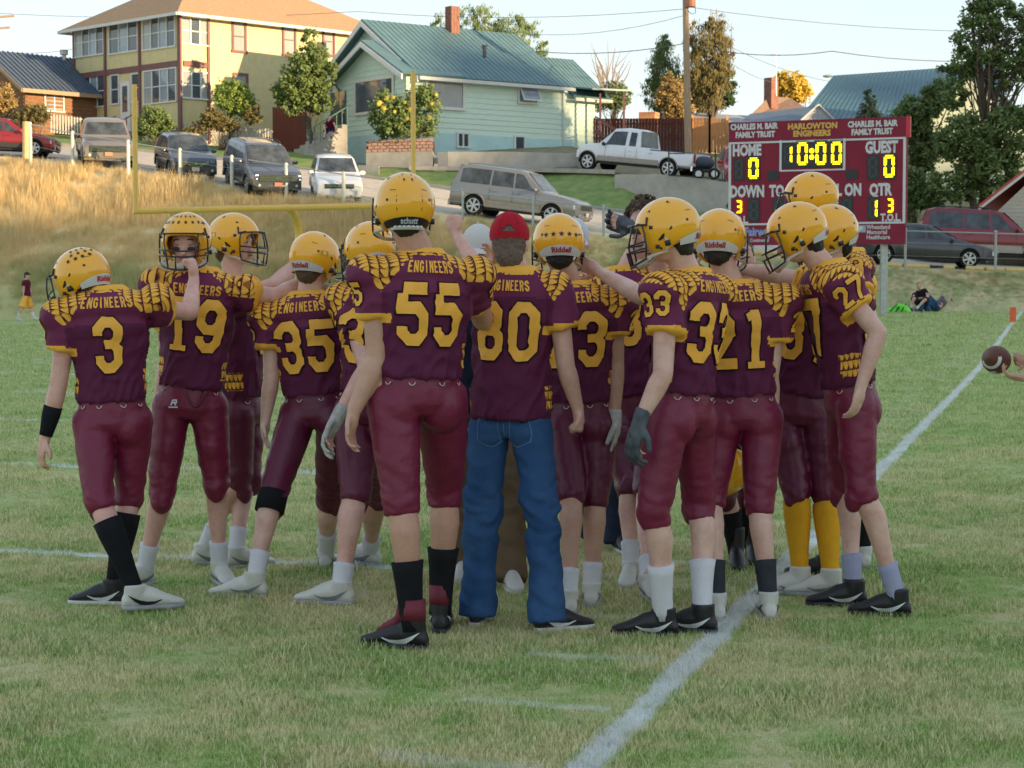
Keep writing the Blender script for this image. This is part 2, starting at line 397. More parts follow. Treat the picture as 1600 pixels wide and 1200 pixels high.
glass_b = mat('window_glass_sky', (.20, .26, .33), .05, .3, 2, spec=.9, col2=(.36, .42, .48))  # paler panes with the sky's reflection put into the colour
white = mat('white_trim', (.72, .72, .70), .55, .06, 5, .1)
maroon_t = mat('maroon_trim', (.20, .085, .08), .6, .12, 5)
yel_w = mat('yellow_siding', (.72, .63, .36), .7, .07, 3, .15, 30)
brown_w = mat('log_siding', (.25, .13, .07), .75, .25, 4, .3, 20, stretch=(1, 1, 6))
green_w = mat('mint_siding', (.64, .79, .68), .65, .06, 3, .12, 20, stretch=(1, 1, 4))
found_w = mat('painted_foundation', (.50, .72, .72), .7, .08, 2, .25, 25)
teal_r = mat('teal_roof', (.11, .20, .22), .42, .12, 1.2, .1, 10)
navy_r = mat('navy_roof', (.09, .12, .17), .4, .15, 2)
tan_r = mat('tan_shingles', (.46, .29, .17), .85, .22, 6, .5, 30, stretch=(1, 1, 5))
conc = mat('concrete_wall', (.42, .40, .36), .9, .18, 1.8, .5, 14)
brick_m = mat('brick', (.27, .13, .10), .9, .2, 5, .3, 40); brick_p = mat('pink_block', (.50, .31, .25), .9, .2, 5, .4, 30)
redwood = mat('redwood_boards', (.22, .07, .05), .8, .2, 6, .3, 30, stretch=(4, 4, .6))
orange_b = mat('cedar_boards', (.62, .30, .12), .75, .15, 5, .2, 30, stretch=(4, 4, .6))
grey_r = mat('grey_roof', (.36, .38, .42), .6, .1, 3); cream = mat('cream_siding', (.52, .49, .42), .7, .06, 3, .15, 30)
gutter = mat('gutter_white', (.62, .62, .60), .45, .06, 4)
dark_in = mat('dark_interior', (.02, .02, .02), .9)
galv = mat('galvanised', (.45, .47, .48), .4, .15, 9, metal=.7)

def window(root, W, px0, py0, px1, py1, panes=1, fr=.07, gm=None, fm=None, rail=True, name='window', bo=0.0):
    if bo: W = Wall(W.o+W.n*bo, W.d, W.n)
    w0, z1 = W.wz(px0, py0); w1, z0 = W.wz(px1, py1)
    wz0, z1b = W.wz(px1, py0); z1 = z1
    if w0 > w1: w0, w1 = w1, w0
    za, zb = min(z0, z1), max(z0, z1)
    mb = MB()
    W.slab(mb, w0-fr, w1+fr, zb, zb+fr, .0, .07); W.slab(mb, w0-fr-.03, w1+fr+.03, za-fr, za, .0, .10)
    W.slab(mb, w0-fr, w0, za, zb, .0, .07); W.slab(mb, w1, w1+fr, za, zb, .0, .07)
    pw = (w1-w0)/panes
    for k in range(1, panes): W.slab(mb, w0+pw*k-fr*.45, w0+pw*k+fr*.45, za, zb, 0, .06)
    if rail:
        for k in range(panes): W.slab(mb, w0+pw*k+fr*.45, w0+pw*(k+1)-fr*.45, (za+zb)/2-.025, (za+zb)/2+.025, 0, .045)
    f = mb.build(name, fm or white, root)
    for k in range(panes):
        g = MB(); W.slab(g, w0+pw*k+.01, w0+pw*(k+1)-.01, za, zb, .004, .018)
        o = g.build('pane', (gm[k % len(gm)] if isinstance(gm, list) else gm) or glass, None)
        o.parent = f; o.data.transform(Matrix.Translation(-Vector(root['_w'])))
    return f
def roofslab(mb, a, b, c, d, th=.09):
    """four corners (eave a-b, ridge c-d order a,b,c,d)"""
    n = (Vector(b)-Vector(a)).cross(Vector(d)-Vector(a)).normalized()
    if n.z < 0: n = -n
    mb.prism([a, b, c, d], -n*th)

# --- yellow two-storey house
C = at(283, 216, 97.0); base = C.copy()
LW = Wall(C, hdir(-45)); RW = Wall(C, hdir(45))
yh = wempty('yellow_house', C, 'large two-storey yellow house with maroon corner posts, glazed porches and tan hipped roof', 'house')
LL = LW.w(120); RL = 13.5; zt = at(283, 22, 97).z; z0 = C.z-1.2
cl = at(118, 200, C.y+LW.d.y*LL)
mb = MB(); A = LW.P(0, z0); B = LW.P(LL, z0); Cc = RW.P(RL, z0); D_ = B+RW.d*RL
mb.prism([A, Cc, D_, B], UP*(zt-z0)); mb.build('wall', yel_w, yh)
# clapboards joined: 4 px high each, too fine to pick apart
mb = MB()
k = z0+1.7
while k < zt-.1:
    for W_, l in ((LW, LL), (RW, RL)): W_.slab(mb, .1, l, k, k+.018, 0, .018)
    k += .115
o = mb.build('clapboard_edges', yel_w, yh); o['kind'] = 'stuff'
mb = MB(); W_ = RW; W_.slab(mb, .12, RL, z0, C.z+.75, .0, .05); mb.build('foundation', mat('cream_foundation', (.55, .52, .44), .8, .1, 3, .3), yh)
ov = .55; e = zt+.02
q = [LW.P(0, e)-LW.d*ov-RW.d*ov, LW.P(0, e)+RW.d*(RL+ov)-LW.d*ov, LW.P(LL, e)+LW.d*ov+RW.d*(RL+ov), LW.P(LL, e)+LW.d*ov-RW.d*ov]
hh = (LL+2*ov)/2; rise = 2.9
r0 = q[0]+(q[3]-q[0])*.5+RW.d*hh*.9+UP*rise; r1 = q[1]+(q[2]-q[1])*.5-RW.d*hh*.9+UP*rise
mb = MB(); mb.poly([q[0], q[1], r1, r0]); mb.poly([q[3], q[0], r0]); mb.poly([q[2], q[3], r0, r1]); mb.poly([q[1], q[2], r1]); mb.poly([q[0], q[1], q[2], q[3]])
rf = mb.build('roof', tan_r, yh)
mb = MB()
for i in range(4):
    a, b = q[i], q[(i+1) % 4]; n = (b-a).normalized(); n2 = Vector((n.y, -n.x, 0))
    mb.frame_box(a-UP*.16, b-a, n2*.08, UP*.15)
mb.build('fascia', gutter, yh)
for W_, w in ((LW, 0), (LW, LW.w(170)), (LW, LW.w(223.5)), (LW, LL-.12), (RW, RW.w(331)-.1)):
    mb = MB(); W_.slab(mb, w-(.13 if w == 0 else .07), w+(.13 if w == 0 else .07), C.z-.2, zt, .0, .10); mb.build('corner_post', maroon_t, yh)
for W_, a, b in ((LW, .15, LL), (RW, .15, RW.w(331)-.18)):
    mid = LW.wz(283, 99)[1]; mb = MB(); W_.slab(mb, a, b, mid-.14, mid+.14, 0, .08); mb.build('band_board', maroon_t, yh)
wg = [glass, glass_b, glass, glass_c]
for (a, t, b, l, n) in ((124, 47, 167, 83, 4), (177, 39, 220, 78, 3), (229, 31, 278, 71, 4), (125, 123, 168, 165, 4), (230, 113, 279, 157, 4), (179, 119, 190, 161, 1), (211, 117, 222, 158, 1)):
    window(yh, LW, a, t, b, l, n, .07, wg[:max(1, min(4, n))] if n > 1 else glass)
for (a, t, b, l, n) in ((287, 27, 329, 71, 3), (288, 112, 330, 155, 3)): window(yh, RW, a, t, b, l, n, .07, [glass_c, glass, glass_c])
for (a, t, b, l) in ((368, 34, 385, 80), (446, 40, 462, 85), (508, 44, 522, 86), (369, 117, 387, 158), (508, 130, 522, 170)):
    f = window(yh, RW, a, t, b, l, 1, .12, glass_c, maroon_t)
w0, zt_ = LW.wz(208, 126); w1, zb_ = LW.wz(193, 207); mb = MB(); LW.slab(mb, w0, w1, zb_, zt_, 0, .06); dr = mb.build('door', white, yh)
mb = MB(); LW.slab(mb, w0+.22, w1-.22, zt_-1.55, zt_-.25, .06, .075); o = mb.build('pane', glass, None); o.parent = dr; o.data.transform(Matrix.Translation(-C))
mb = MB()
for k in range(6): LW.slab(mb, w0-.3, w1+.3, zb_-.18*(k+1), zb_-.18*k, .02, .4+.28*(k+1))
mb.build('front_steps', conc, yh)
mb = MB()
for w in (w0-.35, w1+.35):
    mb.tube([LW.P(w, zb_+.85, .1), LW.P(w, zb_-.2, 2.0)], .03, 6); mb.tube([LW.P(w, zb_-1.1, 2.0), LW.P(w, zb_-.15, 2.0)], .03, 6); mb.tube([LW.P(w, zb_-.3, .5), LW.P(w, zb_+.7, .5)], .03, 6)
mb.build('stair_rail', maroon_t, yh)

# --- brown log house on the far left
C = at(40, 200, 99.0); LB = Wall(C, hdir(-48)); RB = Wall(C, hdir(42))
bh = wempty('log_house', C, 'low brown log house with ribbed navy metal roof beside the yellow house', 'house')
ze = at(40, 134, 99).z; RLb = 9.0; LLb = 6.0
mb = MB(); z0 = C.z-1; mb.prism([LB.P(0, z0), RB.P(RLb, z0), RB.P(RLb, z0)+LB.d*LLb, LB.P(LLb, z0)], UP*(ze-z0))
gab = LB.P(LLb/2, ze+2.0); mb.prism([LB.P(0, ze), LB.P(LLb, ze), gab], RB.d*RLb); mb.build('wall', brown_w, bh)
mb = MB(); k = C.z-.3
while k < ze-.05:
    for W_, l in ((LB, LLb), (RB, RLb)):
        W_.slab(mb, .08, l, k, k+.12, 0, .035)
    k += .2
mb.build('log_courses', brown_w, bh)['kind'] = 'stuff'
ov = .5; a = RB.P(-ov, ze-.18)-LB.d*ov; b = RB.P(RLb+ov, ze-.18)-LB.d*ov; r0 = RB.P(-ov, ze+2.0)+LB.d*LLb/2; r1 = RB.P(RLb+ov, ze+2.0)+LB.d*LLb/2
a2 = RB.P(-ov, ze-.18)+LB.d*(LLb+ov); b2 = RB.P(RLb+ov, ze-.18)+LB.d*(LLb+ov)
mb = MB(); roofslab(mb, a, b, r1, r0); roofslab(mb, a2, b2, r1+UP*.004, r0+UP*.004); rf = mb.build('roof', navy_r, bh)
mb = MB(); n = 34; nn = (b-a).cross(r0-a).normalized(); nn = nn if nn.z > 0 else -nn
for k in range(n+1):
    t = k/n; p = a.lerp(b, t); p2 = r0.lerp(r1, t); mb.frame_box(p, p2-p, (b-a).normalized()*.05, nn*.06)
o = mb.build('roof_rib', navy_r, bh); o['kind'] = 'stuff'
mb = MB(); mb.frame_box(a-UP*.2, b-a, RB.n*.05, UP*.2); mb.frame_box(a-UP*.2, r0-a, -RB.d*.05, UP*.2); mb.frame_box(a2-UP*.2, r0-a2, -RB.d*.05, UP*.2); mb.build('fascia', mat('tan_fascia', (.38, .27, .18), .7), bh)
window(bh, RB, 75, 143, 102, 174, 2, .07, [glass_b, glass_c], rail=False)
window(bh, LB, 15, 148, 26, 178, 1, .07, glass_c, rail=False)
fl = at(100, 96, 104); mb = MB(); mb.tube([fl-UP*1.2, fl+UP*.35], .12, 8); mb.tube([fl+UP*.35, fl+UP*.6], .22, 8); mb.build('flue', galv, bh)

# --- mint green house
C = at(636, 233, 92.0); GD = hdir(52); G2 = hdir(-38)
LG = Wall(C, GD); GG = Wall(C, G2)
gh = wempty('green_house', C, 'mint green clapboard house with teal metal roof on the rise', 'house')
ze = at(636, 111, 92).z; zb = C.z-1.7
zr = at(572, 64, 94.5).z; GW = 6.0; a0 = .9; BW = 8.6; zR = at(553, 29, 95.4).z; bl = 9.4
zf = at(636, 205, 92).z                                # top of the foundation
mb = MB()
mb.prism([C+GD*.0+UP*(zb-C.z), C+GD*bl+UP*(zb-C.z), C+GD*bl+G2*BW+UP*(zb-C.z), C+GD*a0+G2*BW+UP*(zb-C.z), C+GD*a0+G2*GW+UP*(zb-C.z), C+G2*GW+UP*(zb-C.z)], UP*(ze-zb))
mb.prism([GG.P(0, ze), GG.P(GW, ze), GG.P(GW/2, zr-.12)], GD*a0)
mb.prism([GG.P(0, ze)+GD*a0, GG.P(BW, ze)+GD*a0, GG.P(BW/2, zR-.15)+GD*a0], GD*(bl-a0))
exl = LG.w(928); ze2 = ze-.42
mb.prism([LG.P(bl, zb), LG.P(exl, zb), LG.P(exl, zb)+G2*5.2, LG.P(bl, zb)+G2*5.2], UP*(ze2-zb))
mb.build('wall', green_w, gh)
mb = MB(); LG.slab(mb, -.03, exl, zb, zf, 0, .05); GG.slab(mb, 0, GW, zb, zf, 0, .05); mb.build('foundation', found_w, gh)
# siding boards, each its own piece
bd = (ze-zf)/11.0
def board(W_, w0, w1, z, h):
    mb = MB(); o = W_.P(w0, z)
    prof = [(.0, .0), (.045, .0), (.012, h), (.0, h)]
    vs = []
    for w in (w0, w1):
        for q_, zz in prof: vs.append(W_.P(w, z+zz, q_+.002))
    mb.add(vs, [(0, 1, 2, 3), (7, 6, 5, 4), (0, 4, 5, 1), (1, 5, 6, 2), (2, 6, 7, 3), (3, 7, 4, 0)])
    mb.build('siding_board', green_w, gh)
for k in range(11):
    z = zf+k*bd; board(LG, -.05, bl+(exl-bl if z < ze2-bd else 0), z, bd*1.04); board(GG, 0, GW, z, bd*1.04)
k = 0
while ze+(k+1)*bd < zr-.25:
    z = ze+k*bd; t = (z+bd-ze)/(zr-.12-ze); board(GG, GW/2*t+.05, GW-GW/2*t-.05, z, bd*1.03); k += 1
mb = MB()
def gable_roof(mb, o, d, w, L0, L1, ovs, zE, zTop, wd, drop=.0):
    """ridge along d between L0 and L1; spans wd along w"""
    zE_ = zE-ovs*(zTop-zE)/(wd/2); m_ = wd/2
    A = [o+d*L0-w*ovs, o+d*L1-w*ovs, o+d*L1+w*m_, o+d*L0+w*m_]
    B = [o+d*L0+w*(wd+ovs), o+d*L1+w*(wd+ovs)]
    for p, z in ((A[0], zE_), (A[1], zE_), (A[2], zTop), (A[3], zTop), (B[0], zE_), (B[1], zE_)): p.z = z
    roofslab(mb, A[0], A[1], A[2], A[3], .10); roofslab(mb, B[0], B[1], A[2]+UP*.004, A[3]+UP*.004, .10)
    return A, B
A1, B1 = gable_roof(mb, C, GD, G2, a0-.55, bl+.35, .45, ze+.12, zR, BW); r_main = mb.build('roof', teal_r, gh)
mb = MB(); A2, B2 = gable_roof(mb, C, GD, G2, -.55, a0+2.2, .45, ze+.13, zr, GW); mb.build('porch_roof', teal_r, gh)
mb = MB(); A3, B3 = gable_roof(mb, C, GD, G2, bl+.36, exl+.7, .45, ze2+.12, ze2+2.0, 5.2); mb.build('rear_roof', teal_r, gh)
mb = MB()
# standing ribs, faint, joined
for (A, n) in ((A1, 30), (A3, 9)):
    nn = (A[1]-A[0]).cross(A[3]-A[0]).normalized(); nn = nn if nn.z > 0 else -nn
    for k in range(n+1):
        p = A[0].lerp(A[1], k/n); p2 = A[3].lerp(A[2], k/n); mb.frame_box(p, p2-p, GD*.03, nn*.022)
mb.build('roof_rib', teal_r, gh)['kind'] = 'stuff'
for p, q_ in ((A1[0], A1[1]), (A3[0], A3[1])):
    mb = MB(); mb.frame_box(p-UP*.24-G2*.02, q_-p, -G2*.12, UP*.16); mb.build('gutter', gutter, gh)
def barge(p, r, q2):
    mb = MB()
    for s_, e_ in ((p, r), (q2, r)): mb.frame_box(s_-UP*.34, e_-s_, -GD*.07, UP*.24)
    mb.build('bargeboard', white, gh)
barge(A1[0], A1[3], B1[0]); barge(A2[0], A2[3], B2[0])
window(gh, GG, 558, 130, 615, 170, 1, .13, glass, rail=False, bo=.05)
window(gh, LG, 669, 126, 723, 169, 1, .13, glass_c, rail=False, bo=.05)
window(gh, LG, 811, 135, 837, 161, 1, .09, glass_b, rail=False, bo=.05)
window(gh, LG, 716, 209, 731, 229, 2, .09, glass, rail=False, bo=.055); window(gh, LG, 805, 214, 818, 233, 1, .09, glass, rail=False, bo=.055)
w0, z1 = LG.wz(810, 135); w1, z0_ = LG.wz(838, 159); mb = MB()
mb.prism([LG.P(w0, z1, .08), LG.P(w1, z1, .08), LG.P(w1, z0_, .42), LG.P(w0, z0_, .42)], LG.n*.05); sash = mb.build('open_sash', white, gh)
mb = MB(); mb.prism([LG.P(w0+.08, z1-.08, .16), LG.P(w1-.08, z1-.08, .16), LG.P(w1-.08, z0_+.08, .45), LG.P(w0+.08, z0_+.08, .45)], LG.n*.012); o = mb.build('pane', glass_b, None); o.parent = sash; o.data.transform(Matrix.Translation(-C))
cw = LG.w(860); mb = MB(); mb.tube([LG.P(bl-.05, ze-.1, .3), LG.P(bl-.05, ze-.5, .08), LG.P(bl-.05, zb+1.0, .08)], .045, 6); mb.build('downspout', gutter, gh)
mb = MB(); mb.tube([GG.P(GW-.4, ze-.2, .35), GG.P(GW-.4, ze-.5, .09), GG.P(GW-.4, zb+1.0, .09)], .05, 6); mb.build('downspout', mat('dark_green_pipe', (.03, .14, .09), .5), gh)
mb = MB(); GG.slab(mb, .05, .13, zf-.5, ze-1.2, .06, .14); 
# chimney of bricks on the ridge
chc = at(707, 40, 98.6); ch = MB(); ch.frame_box(chc-GD*.25-G2*.25-UP*1.2, GD*.5, G2*.5, UP*(1.2+.90)); cho = ch.build('chimney', mat('mortar', (.30, .25, .22), .9), gh)
for row in range(12):
    for side in range(2):
        for k in range(3):
            b_ = MB(); z = chc.z-.55+row*.125
            if side == 0: o_ = chc-GD*.26-G2*.275+GD*(.175*k); b_.frame_box(Vector((o_.x, o_.y, z)), GD*.16, G2*.03, UP*.105)
            else: o_ = chc-GD*.275-G2*.26+G2*(.175*k); b_.frame_box(Vector((o_.x, o_.y, z)), G2*.16, GD*.03, UP*.105)
            b_ = b_.build('brick', brick_m, None); b_.parent = cho; b_.data.transform(Matrix.Translation(-C))
vp = at(757, 77, 95.0); mb = MB(); mb.tube([vp-UP*.4, vp+UP*.12], .09, 8); mb.tube([vp+UP*.12, vp+UP*.2], .14, 8); mb.build('roof_vent', mat('vent_dark', (.08, .08, .1), .5), gh)
# covered porch at the rear (right)
pr = LG.P(exl, 0); zp = at(960, 148, 97).z
mb = MB(); p0 = at(925, 140, 97.0); p1 = at(992, 143, 98.0); mb.prism([p0, p1, p1+G2*2.6+UP*.3, p0+G2*2.6+UP*.3], UP*.08); mb.build('porch_cover', teal_r, gh)
for px in (938, 975):
    mb = MB(); t = at(px, 146, 97.4); mb.frame_box(Vector((t.x-.05, t.y, gz(t.x, t.y)-.2)), Vector((.1, 0, 0)), Vector((0, .1, 0)), UP*(t.z-gz(t.x, t.y)+.2)); mb.build('porch_post', maroon_t, gh)
mb = MB(); a = at(930, 205, 96.6); b = at(968, 232, 96.0); c = at(930, 182, 96.6); d = at(968, 205, 96.0)
for i in range(7):
    t = i/7; p = a.lerp(b, t); mb.frame_box(p, Vector((.25, 0, 0)), Vector((0, 1.0, 0)), UP*.05)
mb.tube([c, d], .04, 6); mb.tube([c+Vector((0, 1, 0)), d+Vector((0, 1, 0))], .04, 6); mb.tube([a, b], .06, 6); mb.build('porch_stair', maroon_t, gh)
# front steps at the left end
mb = MB(); st = at(543, 228, 93.5); sd = hdir(-120); n_ = 7
for k in range(n_): mb.frame_box(st+sd*(.30*k)+UP*(-.9), sd*.30, hdir(-30)*1.5, UP*(1.9-.19*k-.0))
mb.build('front_steps', conc, gh)
mb = MB()
for k in range(8):
    p = st+sd*(.28*k)+UP*(1.0-.17*k); mb.tube([p, p+UP*.8], .018, 5)
mb.tube([st+UP*1.85, st+sd*2.1+UP*.6], .025, 6); mb.build('hand_rail', mat('green_rail', (.06, .2, .14), .5), gh)
mb = MB(); dw = at(517, 145, 97); mb.frame_box(dw, GG.d*-1.3, GG.n*.05, UP*-2.0); mb.build('front_door', glass, gh)

# planter and retaining walls
pl = wempty('block_planter', at(622, 262, 88.6), 'pink block planter on a grey concrete base under the sunflowers', 'planter')
pa = at(572, 262, 89.4); pb = at(676, 263, 88.4); hb = at(676, 236, 88.4).z; ht = at(676, 216, 88.4).z
dd = (pb-pa); dd.z = 0
mb = MB(); mb.frame_box(Vector((pa.x, pa.y, pa.z-.8)), dd, Vector((0, 2.4, 0)), UP*(hb-pa.z+.8)); mb.build('base', conc, pl)
rows_ = 4; bh_ = (ht-hb)/rows_; L_ = dd.length; du = dd.normalized(); nb = 11
for r_ in range(rows_):
    for k in range(nb):
        w0 = L_*k/nb+(r_ % 2)*L_/nb*.4; w1 = min(L_-.0, w0+L_/nb-.03)
        if w1-w0 < .05: continue
        mb = MB(); o_ = Vector((pa.x, pa.y, hb+bh_*r_+.01))+du*w0; mb.frame_box(o_+Vector((0, -.01-.02*random.random(), 0)), du*(w1-w0), Vector((0, .3, 0)), UP*(bh_-.02)); mb.build('block', brick_p, pl)
mb = MB(); mb.frame_box(Vector((pa.x, pa.y+.28, hb)), dd, Vector((0, 2.1, 0)), UP*(ht-hb-.06)); mb.build('soil', mat('soil', (.12, .08, .05), .95), pl)
def conc_wall(label, pts, h_list, name='retaining_wall', th=.3, cap=True):
    r = wempty(name, pts[0], label, 'wall')
    for i in range(len(pts)-1):
        a, b = pts[i], pts[i+1]; mb = MB()
        n = Vector((0, th, 0))
        za, zb_ = a.z-.9, b.z-.9
        A_ = [Vector((a.x, a.y, za)), Vector((b.x, b.y, zb_)), Vector((b.x, b.y, h_list[i+1])), Vector((a.x, a.y, h_list[i]))]
        mb.prism(A_, n); mb.build('wall_section', conc, r)
    return r
conc_wall('long low grey concrete wall below the green house', [at(684, 250, 88.4), at(700, 262, 88.2), at(800, 264, 88.0), at(905, 265, 87.6)], [at(684, 238, 88.4).z, at(700, 237, 88.2).z, at(800, 237, 88).z, at(905, 240, 87.6).z])
for k in range(3):
    pass
sw = wempty('concrete_steps', at(684, 262, 88.2), 'short concrete steps between the planter and the low wall', 'steps')
for k in range(4):
    mb = MB(); a = at(678, 262-6*k, 88.0+.4*k); b = at(699, 262-6*k, 88.0+.4*k); mb.frame_box(Vector((a.x, a.y, a.z-.3)), Vector((b.x-a.x-.06, 0, 0)), Vector((0, .42, 0)), UP*.3); mb.build('step', conc, sw)
rp = [(960, 274, 83.0), (985, 274, 82.6), (1020, 273, 82.0), (1060, 276, 81.7), (1100, 281, 81.4), (1143, 287, 81.0)]
conc_wall('tall stained grey retaining wall under the white pickup', [foot_z(p[0])+Vector((0, p[2]-foot_z(p[0]).y-.25, 0)) for p in rp], [at(*p).z+.02 for p in rp])
sidewalk_pts = [row_pt(R3, p, R3X) for p in (640, 700, 800, 900, 960)]
mb = MB()
for i in range(4):
    a, b = sidewalk_pts[i], sidewalk_pts[i+1]; mb.frame_box(a+Vector((0, -.55, -.10)), b-a, Vector((0, 1.1, 0)), UP*.18)
tag(mb.build('sidewalk', kerb), kind='structure')
# lower kerb wall left of the planter
conc_wall('low pale kerb wall on the lawn left of the planter', [at(560, 268, 87.5), at(592, 270, 87.0)], [at(560, 258, 87.5).z, at(592, 259, 87).z])

# --- far right group
def simple_house(name, label, cpx, cpy, D, wd, ln, eave_h, rise, yaw, wm, rm, cat='house', ov=.3, ridge_first=True):
    C = at(cpx, cpy, D); d1 = hdir(yaw); d2 = hdir(yaw-90); r = wempty(name, C, label, cat); z0 = C.z-.0
    mb = MB(); q = [C, C+d1*ln, C+d1*ln+d2*wd, C+d2*wd]; mb.prism([p-UP*1.5 for p in q], UP*(eave_h+1.5)); mb.prism([C+UP*eave_h, C+d2*wd+UP*eave_h, C+d2*wd/2+UP*(eave_h+rise)], d1*ln); mb.build('wall', wm, r)
    mb = MB(); A, B = gable_roof(mb, C, d1, d2, -ov, ln+ov, ov, C.z+eave_h+.05, C.z+eave_h+rise+.05, wd); mb.build('roof', rm, r)
    mb = MB()
    for s_, e_ in ((A[0], A[3]), (B[0], A[3])): mb.frame_box(s_-UP*.26, e_-s_, -d1*.06, UP*.18)
    mb.build('bargeboard', gutter, r)
    return r, C, d1, d2, A, B
# brown hipped roof with chimney
c = at(1205, 250, 120); r = wempty('brown_roof_house', c, 'house with brown hipped roof and lit brick chimney behind the scoreboard', 'house')
e0, e1, pk = at(1160, 192, 118), at(1300, 195, 121), at(1203, 150, 122); pk2 = at(1235, 153, 124); bk0 = at(1170, 188, 128); bk1 = at(1290, 190, 130)
mb = MB(); mb.poly([e0, e1, pk2, pk]); mb.poly([bk0, e0, pk]); mb.poly([e1, bk1, pk2]); mb.poly([bk1, bk0, pk, pk2]); mb.build('roof', mat('brown_shingle', (.22, .15, .12), .85, .2, 5), r)
mb = MB()
for p in (e0, e1, bk1, bk0): pass
mb.prism([Vector((p.x, p.y, c.z-1)) for p in (e0, e1, bk1, bk0)], UP*(e0.z-c.z+.9)); mb.build('wall', cream, r)
cc = at(1206, 158, 121.3); mb = MB(); mb.box((cc.x, cc.y+.4, cc.z+.5), (.62, .62, 1.9), Matrix.Rotation(.7, 3, 'Z')); mb.build('chimney', brick_m, r)
# grey gable
simple_house('grey_roof_shed', 'long shed with pale grey roof behind the cedar fence', 1085, 222, 104, 5.5, 7.5, 1.15, .6, 62, cream, grey_r, 'shed')
# navy roof with small pediment
nv = wempty('navy_roof_house', at(1230, 230, 100), 'house with navy metal roof and small grey gable just above the scoreboard', 'house')
p = [at(1140, 205, 98), at(1290, 197, 99), at(1285, 164, 103), at(1172, 178, 102)]
mb = MB(); mb.prism(p, UP*-.1); mb.build('roof', navy_r, nv)
b_ = at(1230, 230, 99).z
mb = MB(); mb.prism([Vector((q_.x, q_.y+.25, b_-1)) for q_ in (p[0]+Vector((.4, 0, 0)), p[1])]+[Vector((p[2].x, p[2].y, b_-1)), Vector((p[3].x, p[3].y, b_-1))], UP*(p[1].z-b_+.3)); mb.build('wall', cream, nv)
g0, g1, gt = at(1251, 190, 98.4), at(1305, 190, 98.4), at(1279, 165, 98.4); mb = MB(); mb.prism([g0, g1, gt], Vector((0, 2.5, 0))); mb.build('gable', grey_r, nv)
mb = MB(); mb.frame_box(g0, gt-g0, Vector((0, -.12, 0)), UP*.1); mb.frame_box(g1, gt-g1, Vector((0, -.121, 0)), UP*.1); mb.build('gable_trim', gutter, nv)
# teal roofed hall and cream wall behind the big tree
hl = wempty('teal_roof_hall', at(1400, 300, 104), 'big cream hall with steep teal metal roof behind the trees', 'building')
q_ = [at(1240, 196, 102), at(1570, 196, 100), at(1560, 100, 110), at(1303, 118, 110)]
mb = MB(); mb.prism(q_, UP*-.12); mb.build('roof', mat('blue_teal_roof', (.075, .165, .21), .45, .1, 1.5), hl)
mb = MB(); nn = (q_[1]-q_[0]).cross(q_[3]-q_[0]).normalized(); nn = nn if nn.z > 0 else -nn
for k in range(41):
    a = q_[0].lerp(q_[1], k/40); b = q_[3].lerp(q_[2], k/40); mb.frame_box(a, b-a, Vector((.035, 0, 0)), nn*.03)
mb.build('roof_rib', MATS['blue_teal_roof'], hl)['kind'] = 'stuff'
z_ = at(1400, 320, 103).z; mb = MB(); mb.prism([Vector((q_[0].x+.5, 102.6, z_-2)), Vector((q_[1].x-.3, 100.8, z_-2)), Vector((q_[1].x-.3, 112, z_-2)), Vector((q_[0].x+.5, 112, z_-2))], UP*(q_[0].z-z_+1.8)); mb.build('wall', cream, hl)
cg = wempty('mint_gable_house', at(1500, 310, 99), 'pale mint house front half hidden by the tall trees', 'house')
mb = MB(); a = at(1440, 320, 98.5); b = at(1600, 320, 97.5); tz = at(1440, 195, 98.5).z
mb.prism([Vector((a.x, a.y, a.z-1)), Vector((b.x, b.y, a.z-1)), Vector((b.x, b.y+1.8, a.z-1)), Vector((a.x, a.y+1.8, a.z-1))], UP*(tz-a.z+1)); m_ = (a+b)/2; mb.prism([Vector((a.x, a.y, tz)), Vector((b.x, b.y, tz)), Vector((m_.x, m_.y, tz+2.6))], Vector((0, 1.8, 0)))
mb.build('wall', mat('pale_mint', (.60, .66, .50), .7, .08, 3), cg)
mb = MB(); mb.frame_box(Vector((a.x-.3, a.y-.3, tz-.2)), Vector((m_.x-a.x+.3, m_.y-a.y, 2.95)), Vector((0, 2.3, 0)), UP*.12); mb.frame_box(Vector((b.x+.3, b.y-.3, tz-.2)), Vector((m_.x-b.x-.3, m_.y-b.y, 2.946)), Vector((0, 2.3, 0)), UP*.12); mb.build('roof', MATS['blue_teal_roof'], cg)
# shed with red roof edge at the right border
sh = wempty('red_roof_shed', at(1570, 400, 73), 'pale clapboard shed with red roof edge behind the red vehicle', 'shed')
a = at(1549, 335, 72.5); b = at(1700, 330, 72.5); zg = at(1560, 410, 72.5).z-.4; ap = at(1640, 247, 72.5)
mb = MB(); mb.prism([Vector((a.x, a.y, zg)), Vector((b.x, b.y, zg)), Vector((b.x, b.y, b.z)), ap-UP*.15, Vector((a.x, a.y, a.z-.1))], Vector((2.2, 6, 0))); mb.build('wall', cream, sh)
k = zg
mb = MB()
while k < a.z+1.8:
    wl = a.x if k < a.z else a.x+(ap.x-a.x)*(k-a.z)/(ap.z-a.z)+.15
    mb.frame_box(Vector((wl, a.y-.02, k)), Vector((b.x-wl, 0, 0)), Vector((0, .02, 0)), UP*.012); k += .14
mb.build('clapboard_edges', cream, sh)['kind'] = 'stuff'
e = at(1529, 324, 72.2); red_r = mat('red_roof', (.50, .07, .04), .5, .1, 3)
mb = MB(); mb.frame_box(e, ap+Vector((0, -.3, .25))-e, Vector((2.9, 7, 0)), UP*.10); e2 = Vector((2*ap.x-e.x, e.y, e.z)); mb.frame_box(e2, ap+Vector((0, -.3, .246))-e2, Vector((2.9, 7, 0)), UP*.10); mb.build('roof', red_r, sh)
